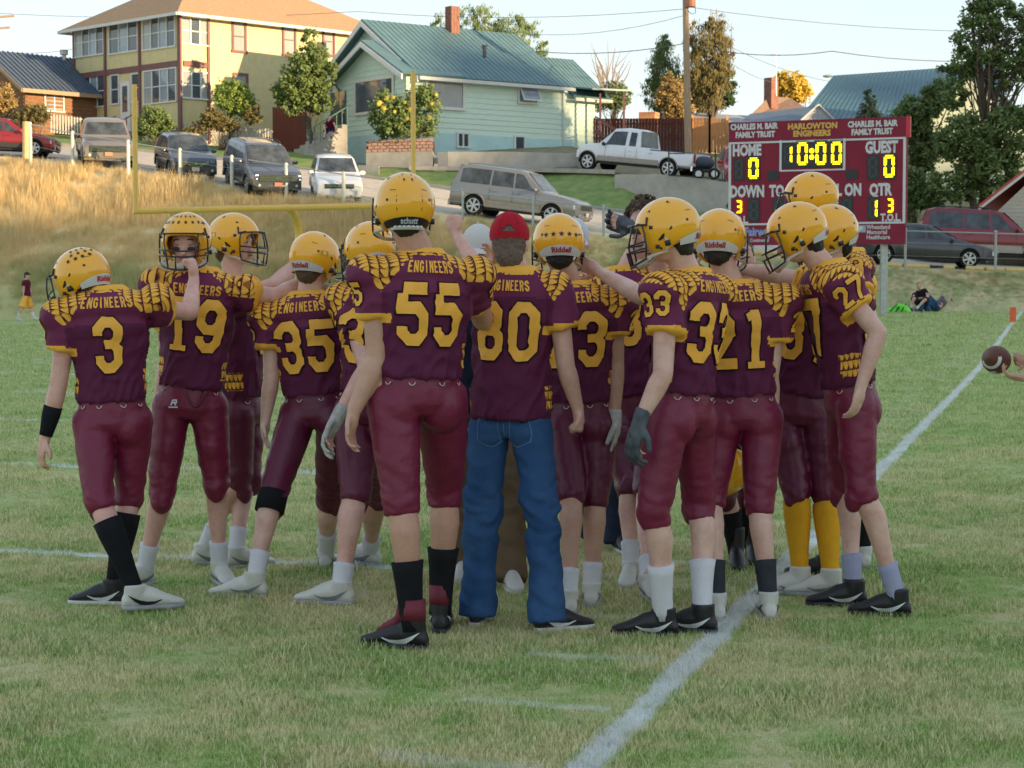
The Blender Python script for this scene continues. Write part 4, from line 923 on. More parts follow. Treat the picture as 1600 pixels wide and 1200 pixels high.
for k in range(16):
    c = at(rnd.uniform(590, 682), rnd.uniform(142, 190), 88.0); mb = MB(); n_ = 10; d = Vector((rnd.uniform(-.5, .5), -1, rnd.uniform(-.2, .4))).normalized(); o1 = d.orthogonal().normalized(); o2 = d.cross(o1)
    vs = [c+d*.02]; R_ = rnd.uniform(.09, .14)
    for j in range(2*n_): a = pi*j/n_; vs.append(c+(o1*cos(a)+o2*sin(a))*(R_ if j % 2 == 0 else R_*.6))
    mb.add(vs, [(0, 1+j, 1+(j+1) % (2*n_)) for j in range(2*n_)]); fl = mb.build('flower_head', lf_yel, None); fl.parent = sf; fl.data.transform(Matrix.Translation(-Vector(sf['_w'])))
    fl.data.attributes.new('hue', 'FLOAT', 'POINT').data.foreach_set('value', [.7]*len(fl.data.vertices))
# ---------------------------------------------------------------- grass, scattered (nobody could count it)
def tuft_mesh(name, n, h, spread, w, lean, m, seed, h2=.35):
    rnd = random.Random(seed); vs = []; fs = []; hue = []
    for _ in range(n):
        x, y = rnd.uniform(-spread, spread), rnd.uniform(-spread, spread); a = rnd.uniform(0, 2*pi); hh = h*rnd.uniform(h2, 1.0); ln = hh*lean*rnd.uniform(.1, 1.0); d = Vector((cos(a), sin(a), 0)); s_ = Vector((-sin(a), cos(a), 0))*w*rnd.uniform(.7, 1.2)*.5
        p0 = Vector((x, y, -.01)); p1 = p0+d*ln*.4+UP*hh*.6; p2 = p0+d*ln+UP*hh; i = len(vs); vs += [p0-s_, p0+s_, p1+s_*.8, p1-s_*.8, p2]; fs += [(i, i+1, i+2, i+3), (i+3, i+2, i+4)]; hv = rnd.random(); hue += [hv]*5
    me = bpy.data.meshes.new(name); me.from_pydata(vs, [], fs); me.attributes.new('hue', 'FLOAT', 'POINT').data.foreach_set('value', hue); me.materials.append(m); return me
def scatter(name, pts, variants, label_kind='stuff'):
    """one object: points instanced with geometry nodes, the tufts picked at random"""
    me = bpy.data.meshes.new(name); n = len(pts); me.vertices.add(n); me.vertices.foreach_set('co', [c for p in pts for c in p[0]])
    me.attributes.new('rot', 'FLOAT', 'POINT').data.foreach_set('value', [p[1] for p in pts]); me.attributes.new('scl', 'FLOAT', 'POINT').data.foreach_set('value', [p[2] for p in pts])
    o = bpy.data.objects.new(name, me); COL.objects.link(o); o['kind'] = 'stuff'
    col = bpy.data.collections.new(name+'_tufts')
    for i, v in enumerate(variants): t = bpy.data.objects.new(name+'_tuft', v); col.objects.link(t)
    ng = bpy.data.node_groups.new(name, 'GeometryNodeTree'); ng.interface.new_socket('Geometry', in_out='INPUT', socket_type='NodeSocketGeometry'); ng.interface.new_socket('Geometry', in_out='OUTPUT', socket_type='NodeSocketGeometry')
    N, L = ng.nodes, ng.links; gi = N.new('NodeGroupInput'); go = N.new('NodeGroupOutput'); ci = N.new('GeometryNodeCollectionInfo'); ci.inputs['Collection'].default_value = col; ci.inputs['Separate Children'].default_value = True; ci.inputs['Reset Children'].default_value = True
    ip = N.new('GeometryNodeInstanceOnPoints'); ip.inputs['Pick Instance'].default_value = True
    ra = N.new('GeometryNodeInputNamedAttribute'); ra.data_type = 'FLOAT'; ra.inputs[0].default_value = 'rot'; sa = N.new('GeometryNodeInputNamedAttribute'); sa.data_type = 'FLOAT'; sa.inputs[0].default_value = 'scl'
    cx = N.new('ShaderNodeCombineXYZ'); L.new(ra.outputs[0], cx.inputs[2]); rv = N.new('FunctionNodeRandomValue'); rv.data_type = 'INT'; rv.inputs[4].default_value = 0; rv.inputs[5].default_value = 99
    L.new(gi.outputs[0], ip.inputs['Points']); L.new(ci.outputs[0], ip.inputs['Instance']); L.new(cx.outputs[0], ip.inputs['Rotation']); L.new(sa.outputs[0], ip.inputs['Scale']); L.new(rv.outputs[2], ip.inputs['Instance Index']); L.new(ip.outputs[0], go.inputs[0])
    md = o.modifiers.new('scatter', 'NODES'); md.node_group = ng; return o
rnd = random.Random(11)
V = [tuft_mesh('lawn_tuft', 110, .044, .085, .0044, .95, blade_m, 40+i, .4) for i in range(6)]
pts = []
y = 5.4
while y < 62:
    sp_ = .070+.0042*(y-5.4)+max(0, (y-14))*.004; hw = min(y*.275+1.9, 40); x = -hw
    while x < hw:
        X = x+rnd.uniform(-.5, .5)*sp_; Y = y+rnd.uniform(-.5, .5)*sp_; pts.append(((X, Y, gz(X, Y)), rnd.uniform(0, 6.28), rnd.uniform(.75, 1.15)*(1+min(1.3, max(0, y-14)*.026))*(.45+1.0*max(0, min(1, .5+1.1*noise.noise(Vector((X*1.9, Y*1.9, 3)))))))); x += sp_
    y += sp_
scatter('lawn_grass', pts, V)
V2 = [tuft_mesh('dry_tuft', 70, .62, .36, .010, .60, drybl, 60+i, .3) for i in range(6)]
pts = []
cols = list(zip(row0, row1)); tri = 0
for _ in range(15000):
    i = rnd.randrange(len(cols)-1)
    if not -150 <= PXS[i] <= 1750: continue
    s_, t = rnd.random(), .03+.97*rnd.random()**.9; a = cols[i][0].lerp(cols[i+1][0], s_); b = cols[i][1].lerp(cols[i+1][1], s_); X = a.x+(b.x-a.x)*t; Y = a.y+(b.y-a.y)*t
    left = max(0, min(1, (1050-PXS[i])/500.0)); sc = (.22+.75*left)*rnd.uniform(.55, 1.25)*(.3+.7*min(1, t/.18))*(.75+.6*max(0, noise.noise(Vector((X*.4, Y*.4, 9)))))
    pts.append(((X, Y, gz(X, Y)-.02), rnd.uniform(0, 6.28), sc))
scatter('bank_grass', pts, V2)
# ---------------------------------------------------------------- vehicles
def paint(name, c, metal=.5, rough=.32): return mat(name, c, rough, .04, 3, metal=metal, coat=.7)
tyre = mat('tyre', (.022, .022, .024), .85, .15, 20, .3, 60); rim_m = mat('alloy_rim', (.50, .51, .53), .3, .1, 10, metal=.8); plast = mat('black_plastic', (.03, .03, .033), .6); chrome = mat('chrome', (.62, .63, .65), .15, .1, 8, metal=1.0)
cgl = mat('car_glass', (.018, .022, .028), .06, .4, 2.2, spec=.45, col2=(.10, .12, .14)); lamp_g = mat('headlight_glass', (.62, .64, .66), .1, .15, 20, coat=1); red_l = mat('tail_light', (.40, .02, .02), .2, coat=.8); amber = mat('amber_light', (.6, .22, .03), .3); plate_m = mat('number_plate', (.62, .58, .56), .5); plate_r = mat('plate_orange', (.62, .25, .17), .5)
drl = mat('running_light', (.8, .85, .9), .3, emit=(.85, .93, 1.0), estr=.8)
ZS = ['sill', 'belt']
PROF = {
 # x along (0 rear .. 1 front): top line, belt line (fractions of the height); cab half width factor
 'suv':   dict(top=[(0, .56), (.012, .62), (.05, .955), (.12, 1.0), (.30, 1.0), (.52, .985), (.575, .955), (.72, .615), (.86, .575), (.96, .52), (1, .44)], belt=.60, rear=(.02, .055), roof=(.055, .565), cowl=.715, wheels=(.195, .80), wr=.205),
 'sedan': dict(top=[(0, .52), (.02, .66), (.10, .70), (.17, .74), (.30, .965), (.42, 1.0), (.52, .975), (.72, .66), (.84, .58), (.95, .50), (1, .40)], belt=.62, rear=(.165, .30), roof=(.31, .525), cowl=.715, wheels=(.20, .80), wr=.225),
 'cross': dict(top=[(0, .56), (.03, .68), (.12, .93), (.22, .99), (.40, 1.0), (.52, .975), (.72, .64), (.86, .59), (.96, .52), (1, .42)], belt=.60, rear=(.035, .12), roof=(.13, .525), cowl=.715, wheels=(.20, .80), wr=.215),
 'xtruck': dict(top=[(0, .56), (.445, .57), (.455, .62), (.468, .95), (.50, .99), (.62, 1.0), (.69, .975), (.80, .63), (.87, .61), (.96, .56), (1, .46)], belt=.58, rear=(.449, .468), roof=(.47, .69), cowl=.795, wheels=(.19, .89), wr=.205),
 'truck': dict(top=[(0, .55), (.003, .56), (.36, .56), (.375, .60), (.395, .95), (.43, .99), (.56, 1.0), (.62, .975), (.715, .62), (.80, .60), (.95, .56), (1, .46)], belt=.58, rear=(.378, .397), roof=(.40, .625), cowl=.71, wheels=(.205, .835), wr=.21)}
def vehicle(name, label, cat, px, D, heading, L_, W_, H_, kind, pm, front_px=None, low=None, plate=plate_m, splits=(.0,), windows=None, rails=False, grille='plain', nolift=0.0, roofm=None, lights=lamp_g, group=None, gc=.20):
    """px, D: centre of the vehicle; heading: degrees of its nose to the right of straight ahead"""
    P = PROF[kind]; c = gp(px, D); d = hdir(heading); lt = Vector((d.y, -d.x, 0)); fr = c+d*L_*.33; rr_ = c-d*L_*.3; zf = gz(fr.x, fr.y); zr = gz(rr_.x, rr_.y); dd = Vector((d.x*(L_*.63), d.y*(L_*.63), zf-zr)).normalized()
    up = lt.cross(dd)*-1; up = up if up.z > 0 else -up; zc = (zf+zr)/2
    c = Vector((c.x, c.y, zc)); root = wempty(name, c, label, cat, group)
    def G(x, y, z): return c+dd*((x-.5)*L_)+lt*(y*W_/2)+up*z
    tx = [a for a, _ in P['top']]; tz = [b for _, b in P['top']]
    gcz = gc*H_ if kind not in ('truck', 'xtruck') else .24*H_; BZ = P['belt']*H_; tw = lambda x: 1-.10*max(0, (x-.86)/.14)**2-.07*max(0, (.10-x)/.10)**2
    def sec(x):
        t = lerp_tab(tx, tz, x)*H_; b = min(BZ, t-.02*H_); w = tw(x); cab = t > BZ*1.06; k = max(0.0, min(1.0, (t-BZ)/(H_-BZ))) if cab else 0.0
        roofw = w*(.97-.20*k)
        pts = [(0, gcz*.95), (w*.80, gcz*.95), (w*.95, gcz*1.1), (w*1.0, gcz+.18*(b-gcz)), (w*1.0, gcz+.55*(b-gcz)), (w*.985, b*.965), (w*.955, b)]
        if cab: pts += [(w*.955+(roofw-w*.955)*.5, b+(t-b)*.48), (roofw, t-.045*H_*k-.004), (roofw*.90, t-.012*H_*k-.002), (roofw*.5, t-.0), (0, t+.008*H_*k)]
        else: pts += [(w*.93, b+(t-b)*.4), (w*.88, t-.01), (w*.70, t-.0), (w*.4, t+.008), (0, t+.012)]
        return pts
    xs = sorted(set([i/90.0 for i in range(91)]+tx)); nP = 12
    full = []; wr = P['wr']*H_; arch = wr*1.13
    wx = P['wheels']; ctr = [(wx[0]*L_, wr), (wx[1]*L_, wr)]
    vs = []; 
    for x in xs:
        s_ = sec(x); r = [(x, y, z) for y, z in s_]+[(x, -y, z) for y, z in reversed(s_[1:-1])]; full.append(r)
    nR = len(full[0]); inside = []
    for r in full:
        for (x, y, z) in r:
            X = x*L_; ins = False; ox, oz = X, z
            for (cx, cz) in ctr:
                q = sqrt((X-cx)**2+(z-cz)**2)
                if q < arch and abs(y) > .5 and z < BZ*.98: ins = True; ox = cx+(X-cx)*arch/max(q, 1e-4); oz = max(gcz*.9, cz+(z-cz)*arch/max(q, 1e-4)) if z > gcz*1.0 or True else z
            inside.append((ins, (ox/L_, y, oz)))
    fs = []
    mb = MB()
    for i in range(len(xs)-1):
        for k in range(nR):
            k2 = (k+1) % nR; q = (i*nR+k, i*nR+k2, (i+1)*nR+k2, (i+1)*nR+k)
            if all(inside[j][0] for j in q): continue
            fs.append(q)
    fs.append(tuple(range(nR-1, -1, -1))); fs.append(tuple((len(xs)-1)*nR+k for k in range(nR)))
    mb.add([G(*p[1]) for p in inside], fs); body = mb.build('body', pm, root, smooth=True); 
    try:
        m_ = body.modifiers.new('e', 'EDGE_SPLIT'); m_.split_angle = radians(38)
    except Exception: pass
    if low is not None:
        for sg in (1, -1):
            mb = MB(); vs = []; N_ = 16; x0, x1 = wx[0]+arch/L_+.005, wx[1]-arch/L_-.005
            for k in range(N_+1):
                x = x0+(x1-x0)*k/N_
                for (y, z) in ((1.004*tw(x), gcz*1.02), (1.012*tw(x), gcz+.12*(BZ-gcz)), (1.008*tw(x), gcz+.34*(BZ-gcz))): vs.append(G(x, sg*y, z))
            mb.add(vs, [(k*3+j, k*3+j+1, k*3+j+4, k*3+j+3) for k in range(N_) for j in range(2)]); mb.build('sill_panel', low, root, smooth=True)
    # wheels and dark wells
    for cx, cz in ctr:
        for sg in (1, -1):
            mb = MB(); p = G(cx/L_, sg*.97, wr); ax = lt*sg; prof = [(-.24, wr*.72), (-.20, wr*.97), (-.03, wr*1.0), (.0, wr*.94), (.0, wr*.70)]
            ra = dd.copy(); rings = [[p+ax*a+(dd*cos(2*pi*k/28)+up*sin(2*pi*k/28))*r_ for k in range(28)] for a, r_ in prof]; mb.loft(rings); wl = mb.build('wheel', tyre, root, smooth=True)
            mb = MB(); R_ = wr*.69; mb.tube([p-ax*.04, p-ax*.015], [R_, R_], 24); rm = mb.build('rim_well', plast, None); rm.parent = wl; rm.data.transform(Matrix.Translation(-c))
            mb = MB()
            for k in range(6):
                a = 2*pi*k/6+.3; o1 = (dd*cos(a)+up*sin(a)); o2 = (up*cos(a)-dd*sin(a)); mb.prism([p-ax*.01+o2*R_*.10, p-ax*.01+o1*R_*.95+o2*R_*.17, p-ax*.01+o1*R_*.95-o2*R_*.17, p-ax*.01-o2*R_*.10], ax*.02)
            mb.tube([p-ax*.012, p+ax*.018], [R_*.22, R_*.2], 12)
            rings = [[p+ax*a+(dd*cos(2*pi*k/24)+up*sin(2*pi*k/24))*r_ for k in range(24)] for a, r_ in ((-.012, R_*.98), (.012, R_*.98), (.012, R_*.88), (-.012, R_*.88), (-.012, R_*.98))]; mb.loft(rings, cap=False)
            rm = mb.build('rim', rim_m, None); rm.parent = wl; rm.data.transform(Matrix.Translation(-c))
            mb = MB(); q = G(cx/L_, sg*.90, wr); n = 14; vs = []
            for k in range(n+1):
                a = pi*k/n
                for o_ in (-.34, 0): vs.append(q+ax*o_+dd*cos(a)*arch*1.0+up*sin(a)*arch*1.0)
            mb.add(vs, [(2*k, 2*k+1, 2*k+3, 2*k+2) for k in range(n)]); vv = [q-ax*.33]+[q-ax*.33+dd*cos(pi*k/n)*arch+up*sin(pi*k/n)*arch for k in range(n+1)]; mb.add(vv, [(0, k+1, k+2) for k in range(n)]); mb.build('wheel_arch', plast, root, fix=False)
            mb = MB(); mb.tube([G(cx/L_, sg*1.0, wr)+dd*cos(pi*k/12)*arch*1.02+up*(sin(pi*k/12)*arch*1.02) for k in range(13)], .028, 6); mb.build('arch_trim', low or pm, root, smooth=True)
    # glass set on the body surface
    def patch(nm, x0f, x1f, v0, v1, sg, m, off=.006, n=10, parent=None):
        """x0f/x1f: start/end along the car at lower and upper edge; v: between belt (0) and roof edge (1)"""
        mb = MB(); vs = []
        for j in range(5):
            t = j/4; v = v0+(v1-v0)*t; xa = x0f[0]+(x0f[1]-x0f[0])*t; xb = x1f[0]+(x1f[1]-x1f[0])*t
            for k in range(n+1):
                x = xa+(xb-xa)*k/n; s_ = sec(x); b, mpt, rf = s_[6], s_[7], s_[8]
                if v < .5: y = b[0]+(mpt[0]-b[0])*v*2; z = b[1]+(mpt[1]-b[1])*v*2
                else: y = mpt[0]+(rf[0]-mpt[0])*(v-.5)*2; z = mpt[1]+(rf[1]-mpt[1])*(v-.5)*2
                vs.append(G(x, sg*(y+off*2/W_), z))
        mb.add(vs, [(j*(n+1)+k, j*(n+1)+k+1, (j+1)*(n+1)+k+1, (j+1)*(n+1)+k) for j in range(4) for k in range(n)]); return mb.build(nm, m, parent or root, smooth=True, fix=False)
    x_r, x_f = P['rear'], (P['roof'][1], P['cowl'])
    wins = windows or [((P['rear'][0]+.05, P['roof'][0]+.02), (.30, .30)), ((.315, .315), (.485, .475)), ((.50, .49), (x_f[1]-.055, x_f[0]-.02))]
    for (a, b) in wins:
        for sg in (1, -1): patch('side_window', a, b, .08, .90, sg, cgl)
    def across(nm, xa, xb, m, ins0=.84, ins1=.78, off=.012):
        mb = MB(); vs = []; n = 10; nu = 6
        for j in range(nu+1):
            t = j/nu; x = xa+(xb-xa)*t; z = lerp_tab(tx, tz, x)*H_; ww = (ins0+(ins1-ins0)*t)*tw(x)
            for k in range(n+1): y = -1+2*k/n; vs.append(G(x+(off*.6/L_ if xb < xa else -off*.6/L_), y*ww, z+off*.8-.02*y*y*0))
        mb.add(vs, [(j*(n+1)+k, j*(n+1)+k+1, (j+1)*(n+1)+k+1, (j+1)*(n+1)+k) for j in range(nu) for k in range(n)]); mb.build(nm, m, root, smooth=True, fix=False)
    across('windshield', x_f[1]-.006, x_f[0]+.012, cgl, .84, .70); across('rear_window', P['rear'][0]+(P['rear'][1]-P['rear'][0])*.15, P['rear'][1], cgl, .80, .70)
    # door seams and handles
    for sg in (1, -1):
        for x in (.31, .49, .665) if kind not in ('truck', 'xtruck') else (.47, .565, .74):
            mb = MB(); vs = []
            for z, y in ((gcz*1.15, 1.0), (gcz+.5*(BZ-gcz), 1.003), (BZ*.96, .99)):
                vs += [G(x-.0012, sg*(y+.004), z), G(x+.0012, sg*(y+.004), z)]
            mb.add(vs, [(0, 1, 3, 2), (2, 3, 5, 4)]); mb.build('door_seam', plast, root, fix=False)
        for x in (.335, .515):
            mb = MB(); mb.frame_box(G(x, sg*1.0, BZ*.86), dd*.16, up*.035, lt*sg*.03); mb.build('door_handle', pm, root)
        mb = MB(); mb.ell(G(x_f[1]-.045, sg*1.10, BZ*1.06), (dd*.07, lt*.12, up*.085), 12, 8); mb.tube([G(x_f[1]-.045, sg*.95, BZ*1.0), G(x_f[1]-.045, sg*1.05, BZ*1.03)], .025, 6); mb.build('mirror', pm if grille != 'truck' else plast, root, smooth=True)
    # front
    zf_ = lerp_tab(tx, tz, .985)*H_
    gw = .62 if grille not in ('truck', 'big') else .74; g0 = gcz+.42*(zf_-gcz) if grille in ('truck', 'big') else gcz+.56*(zf_-gcz)
    mb = MB(); mb.frame_box(G(1.0, -gw, g0)-dd*.03, lt*(gw*W_), up*(zf_*.97-g0), dd*.045); gr = mb.build('grille', plast, root)
    for k in range(1, 5 if grille in ('truck', 'big') else 3):
        mb = MB(); z = g0+(zf_*.97-g0)*k/(5 if grille in ('truck', 'big') else 3); mb.frame_box(G(1.0, -gw*.97, z)+dd*.016, lt*(gw*W_*.97), up*.025, dd*.012); b_ = mb.build('grille_bar', chrome, None); b_.parent = gr; b_.data.transform(Matrix.Translation(-c))
    if grille == 'v':
        mb = MB()
        mb.tube([G(1.0, -.55, zf_*.97)+dd*.025, G(1.0, -.2, g0)+dd*.03, G(1.0, .2, g0)+dd*.03, G(1.0, .55, zf_*.97)+dd*.025], .022, 6); b_ = mb.build('grille_chevron', chrome, None); b_.parent = gr; b_.data.transform(Matrix.Translation(-c))
    mb = MB(); p = G(1.0, 0, (g0+zf_)/2)+dd*.03; mb.tube([p, p+dd*.012], [.055, .055], 12) if grille != 'big' else mb.frame_box(p-lt*.12-up*.035, lt*.24, up*.07, dd*.015); b_ = mb.build('badge', chrome, None); b_.parent = gr; b_.data.transform(Matrix.Translation(-c))
    for sg in (1, -1):
        mb = MB(); hh_ = (.16 if grille != 'truck' else .22)
        y0, y1 = gw+.03, .93; z1 = zf_*.985; vs = []
        for (y, z, x) in ((y0, z1-hh_*H_*.55, .998), (y0, z1, .990), (y1, z1+.01, .962), (y1+.02, z1-hh_*H_*.62, .968)): vs.append(G(x, sg*y, z)+dd*.014+lt*sg*.006)
        n_ = Vector(dd)*-.05; mb.prism(vs, n_); mb.build('headlight', lights, root)
        if lights is drl or grille == 'big':
            mb = MB(); mb.tube([G(.998, sg*(y0+.02), z1-.03)+dd*.03, G(.985, sg*.86, z1-.03)+dd*.03, G(.99, sg*.86, z1-.16)+dd*.03, G(.998, sg*(y0+.06), z1-.17)+dd*.03], .016, 6); mb.build('running_light', drl, root)
        mb = MB(); mb.frame_box(G(.0, sg*.80-(.10 if sg > 0 else -.0)*1, gcz+.35*(BZ-gcz))-dd*.02, lt*(.16*W_/2), up*(BZ*.96-gcz-.35*(BZ-gcz)), dd*.05); mb.build('tail_light', red_l, root)
        mb = MB(); mb.tube([G(.995, sg*.72, gcz+.18*(zf_-gcz))+dd*.02, G(.995, sg*.72, gcz+.18*(zf_-gcz))+dd*.035], .05, 10); mb.build('fog_light', lamp_g, root)
    mb = MB(); vs = [[G(.985-.03*abs(y)**3, y, z)+dd*(.03+o_) for y in (-.94, -.7, -.35, 0, .35, .7, .94)] for z, o_ in ((gcz*.72, .0), (gcz*.85, .05), (gcz+.20*(zf_-gcz), .055), (gcz+.30*(zf_-gcz), .02))]
    V_ = [p for r in vs for p in r]; mb.add(V_, [(i*7+k, i*7+k+1, (i+1)*7+k+1, (i+1)*7+k) for i in range(3) for k in range(6)]); mb.build('front_bumper', chrome if grille == 'truck' else (low or pm), root, smooth=True, fix=False)
    mb = MB(); mb.frame_box(G(.98, -.55, gcz*.80)+dd*.065, lt*(.55*W_), up*(.10), dd*.02); mb.build('lower_intake', plast, root)
    mb = MB(); mb.frame_box(G(1.0, -.15, gcz+.12*(zf_-gcz))+dd*.05, lt*.30, up*.15, dd*.01); mb.build('number_plate', plate, root)
    mb = MB(); mb.frame_box(G(.0, -.92, gcz*.8)-dd*.05, lt*(.92*W_), up*(.22*(BZ-gcz)+.05), dd*.08); mb.build('rear_bumper', chrome if kind in ('truck', 'xtruck') else (low or pm), root)
    if rails:
        for sg in (1, -1): mb = MB(); mb.tube([G(.10+.42*k/6, sg*.68, H_*1.0+(.035 if 0 < k < 6 else .0)) for k in range(7)], .02, 6); mb.build('roof_rail', plast if rails == 'k' else chrome, root)
    if kind in ('truck', 'xtruck'):
        mb = MB()
        for sg in (1, -1): mb.frame_box(G(.015, sg*.86-(.0 if sg > 0 else .08), .565*H_)+up*.0, dd*(.345*L_), lt*(.08*W_/2), up*.03)
        mb.build('bed_rail', plast, root)
    mb = MB(); mb.frame_box(G(.08, -.85, gcz*.75), dd*(L_*.84), lt*(.85*W_), up*(.25)); mb.build('underbody', plast, root)
    return root, G
silver = paint('silver_paint', (.27, .26, .25)); pewter = paint('pewter_paint', (.30, .26, .24)); greyp = paint('grey_paint', (.10, .105, .125)); steel = paint('steel_blue_paint', (.12, .125, .15)); wpaint = paint('white_paint', (.74, .75, .78), .0); redp = paint('red_paint', (.30, .018, .022), .3); mar_p = paint('maroon_paint', (.21, .02, .03), .3)
cargrp = None
vehicle('red_crossover', 'red crossover car parked at the left edge in front of the log house', 'car', 16, 83.2, 87, 4.15, 1.78, 1.58, 'cross', redp, low=plast)
vehicle('silver_pickup', 'silver pickup truck with chrome grille facing the field beside the left upright', 'pickup truck', 166, 81.5, 165, 5.7, 2.05, 1.92, 'truck', pewter, grille='truck', plate=plate_r)
vehicle('grey_crossover', 'small dark grey crossover with v shaped grille parked nose to the field', 'car', 291, 79.0, 160, 4.5, 1.82, 1.68, 'cross', greyp, low=plast, grille='v')
vehicle('grey_suv', 'large grey vehicle with white running lights parked nose to the field', 'car', 409, 76.0, 158, 5.0, 1.98, 1.86, 'suv', steel, grille='big', rails='k', plate=plate_r)
vehicle('white_car', 'small old white car with bare windscreen parked behind the crossbar', 'car', 525, 74.9, 171, 4.3, 1.75, 1.62, 'cross', wpaint, grille='plain')
r_, G_ = vehicle('tan_suv', 'tan and grey long roofed utility vehicle parked side on above the red cap', 'car', 812, 72.2, 110, 5.0, 1.95, 1.88, 'suv', silver, low=mat('tan_lower', (.28, .25, .22), .6), rails=True, grille='plain')
r_, G_ = vehicle('white_pickup', 'white extended cab pickup with tan lower stripe parked on the terrace', 'pickup truck', 1002, 86.0, -57, 5.75, 2.0, 1.98, 'xtruck', wpaint, low=mat('tan_stripe', (.34, .31, .27), .6), grille='truck', windows=[((.485, .49), (.545, .545)), ((.575, .575), (.755, .695))])
vehicle('grey_sedan', 'dark grey four door car parked behind the fence under the scoreboard', 'car', 1442, 68.9, 97, 4.85, 1.83, 1.47, 'sedan', paint('graphite_paint', (.075, .075, .09)), grille='v')
vehicle('maroon_suv', 'maroon utility vehicle with pale lower trim parked behind the grey sedan', 'car', 1540, 72.2, 95, 5.25, 2.0, 1.97, 'suv', mar_p, low=mat('beige_trim', (.40, .36, .30), .6), rails='k', grille='big')
vehicle('red_white_van', 'red and white vehicle mostly hidden behind the left edge of the scoreboard', 'car', 1158, 87, 182, 4.8, 1.9, 1.9, 'suv', paint('bright_red_paint', (.45, .03, .04), .1), low=wpaint)
# small trailer with a spare wheel behind the pickup
tc = gp(1098, 84.0); tl = wempty('utility_trailer', tc, 'low dark trailer with small wheels and a covered load behind the white pickup', 'trailer')
mb = MB(); mb.frame_box(tc+Vector((-.55, -.3, .35)), Vector((1.15, 0, 0)), Vector((0, 1.0, 0)), UP*.10); mb.build('bed', plast, tl)
mb = MB(); mb.ell(tc+Vector((0, .2, .72)), (Vector((.5, 0, 0)), Vector((0, .45, 0)), UP*.30), 14, 8); m2 = mb.build('covered_load', mat('dark_tarp', (.04, .05, .08), .6, .2, 5, .5, 20), tl, smooth=True)
for dx in (-.25, .42):
    mb = MB(); p = tc+Vector((dx, -.38, .24)); mb.tube([p, p+Vector((0, .16, 0))], .25, 18); w_ = mb.build('wheel', tyre, tl); mb = MB(); mb.tube([p-Vector((0, .012, 0)), p], .14, 12); x_ = mb.build('hub', rim_m, None); x_.parent = w_; x_.data.transform(Matrix.Translation(-tc))
rl = wempty('pipe_railing', gp(1046, 81.9), 'thin black pipe railing on the wall beside the pickup', 'railing'); mb = MB()
a, b = at(1045, 274, 81.4), at(1118, 278, 81.0)
mb.tube([a, at(1045, 232, 81.4)], .03, 6); mb.tube([b, at(1118, 234, 81.0)], .03, 6); mb.tube([at(1045, 232, 81.4), at(1070, 232, 81.3), at(1070, 240, 81.3), at(1045, 240, 81.4)], .02, 6); mb.tube([a, b], .025, 6); mb.build('pipe', plast, rl)
# parking logs in front of the cars at right; last strip added for sunlit road
for i, (x0, x1) in enumerate(((1385, 1408), (1411, 1451), (1473, 1490), (1508, 1536), (1539, 1566), (1570, 1610), (1170, 1225))):
    a = gp(x0, 67.6); b = gp(x1, 67.6); lg = wempty('parking_log', a, ['short yellow parking log left of the fence post under the sedan', 'long yellow parking log beside the front wheel of the sedan', 'tiny yellow parking log ahead of the sedan wheel', 'yellow parking log left of the second fence post', 'yellow parking log right of the second fence post', 'yellow parking log at the right edge of the fence', 'pale strip added for sunlit road behind the scoreboard'][i], 'log', 'parking logs along the fence')
    mb = MB(); mb.tube([a+UP*.06, b+UP*.06], .09, 8); mb.build('log', mat('log_yellow', (.68, .52, .22), .8, .12, 6), lg)
# ---------------------------------------------------------------- people
import time as _t
TT={}
def _tt(k,t0): TT[k]=TT.get(k,0)+_t.perf_counter()-t0
def remesh(mb, vox, smooth=2, dec=None, fac=.5):
    me = mb.mesh('tmp', fix=False); o = bpy.data.objects.new('tmp', me); COL.objects.link(o)
    m = o.modifiers.new('r', 'REMESH'); m.mode = 'VOXEL'; m.voxel_size = vox
    if smooth: s = o.modifiers.new('s', 'SMOOTH'); s.iterations = smooth; s.factor = fac
    if dec: d = o.modifiers.new('d', 'DECIMATE'); d.ratio = dec
    t0=_t.perf_counter(); dg = bpy.context.evaluated_depsgraph_get(); _tt('dg',t0); t0=_t.perf_counter(); out = bpy.data.meshes.new_from_object(o.evaluated_get(dg)); _tt('new',t0); t0=_t.perf_counter(); bpy.data.objects.remove(o); bpy.data.meshes.remove(me); _tt('rm',t0)
    out.materials.clear(); return out
def displace(me, fn):
    n = len(me.vertices); co = [0.0]*(3*n); no = [0.0]*(3*n); me.vertices.foreach_get('co', co); me.vertex_normals.foreach_get('vector', no)
    for i in range(n):
        c = Vector(co[3*i:3*i+3]); q = Vector(no[3*i:3*i+3]); c += q*fn(c, q); co[3*i:3*i+3] = c
    me.vertices.foreach_set('co', co); me.update()
def frame(y, z):
    """orthonormal (x, y, z) with z kept and y made square to it"""
    z = z.normalized(); y = (y-z*y.dot(z)).normalized(); return y.cross(z), y, z
skin = {k: mat('skin_'+k, c, .48, .10, 14, .12, 90, sss=.12, col2=c2) for k, c, c2 in (('fair', (.68, .44, .36), (.78, .53, .44)), ('pink', (.70, .41, .34), (.80, .50, .42)), ('tan', (.54, .31, .22), (.62, .38, .28)))}
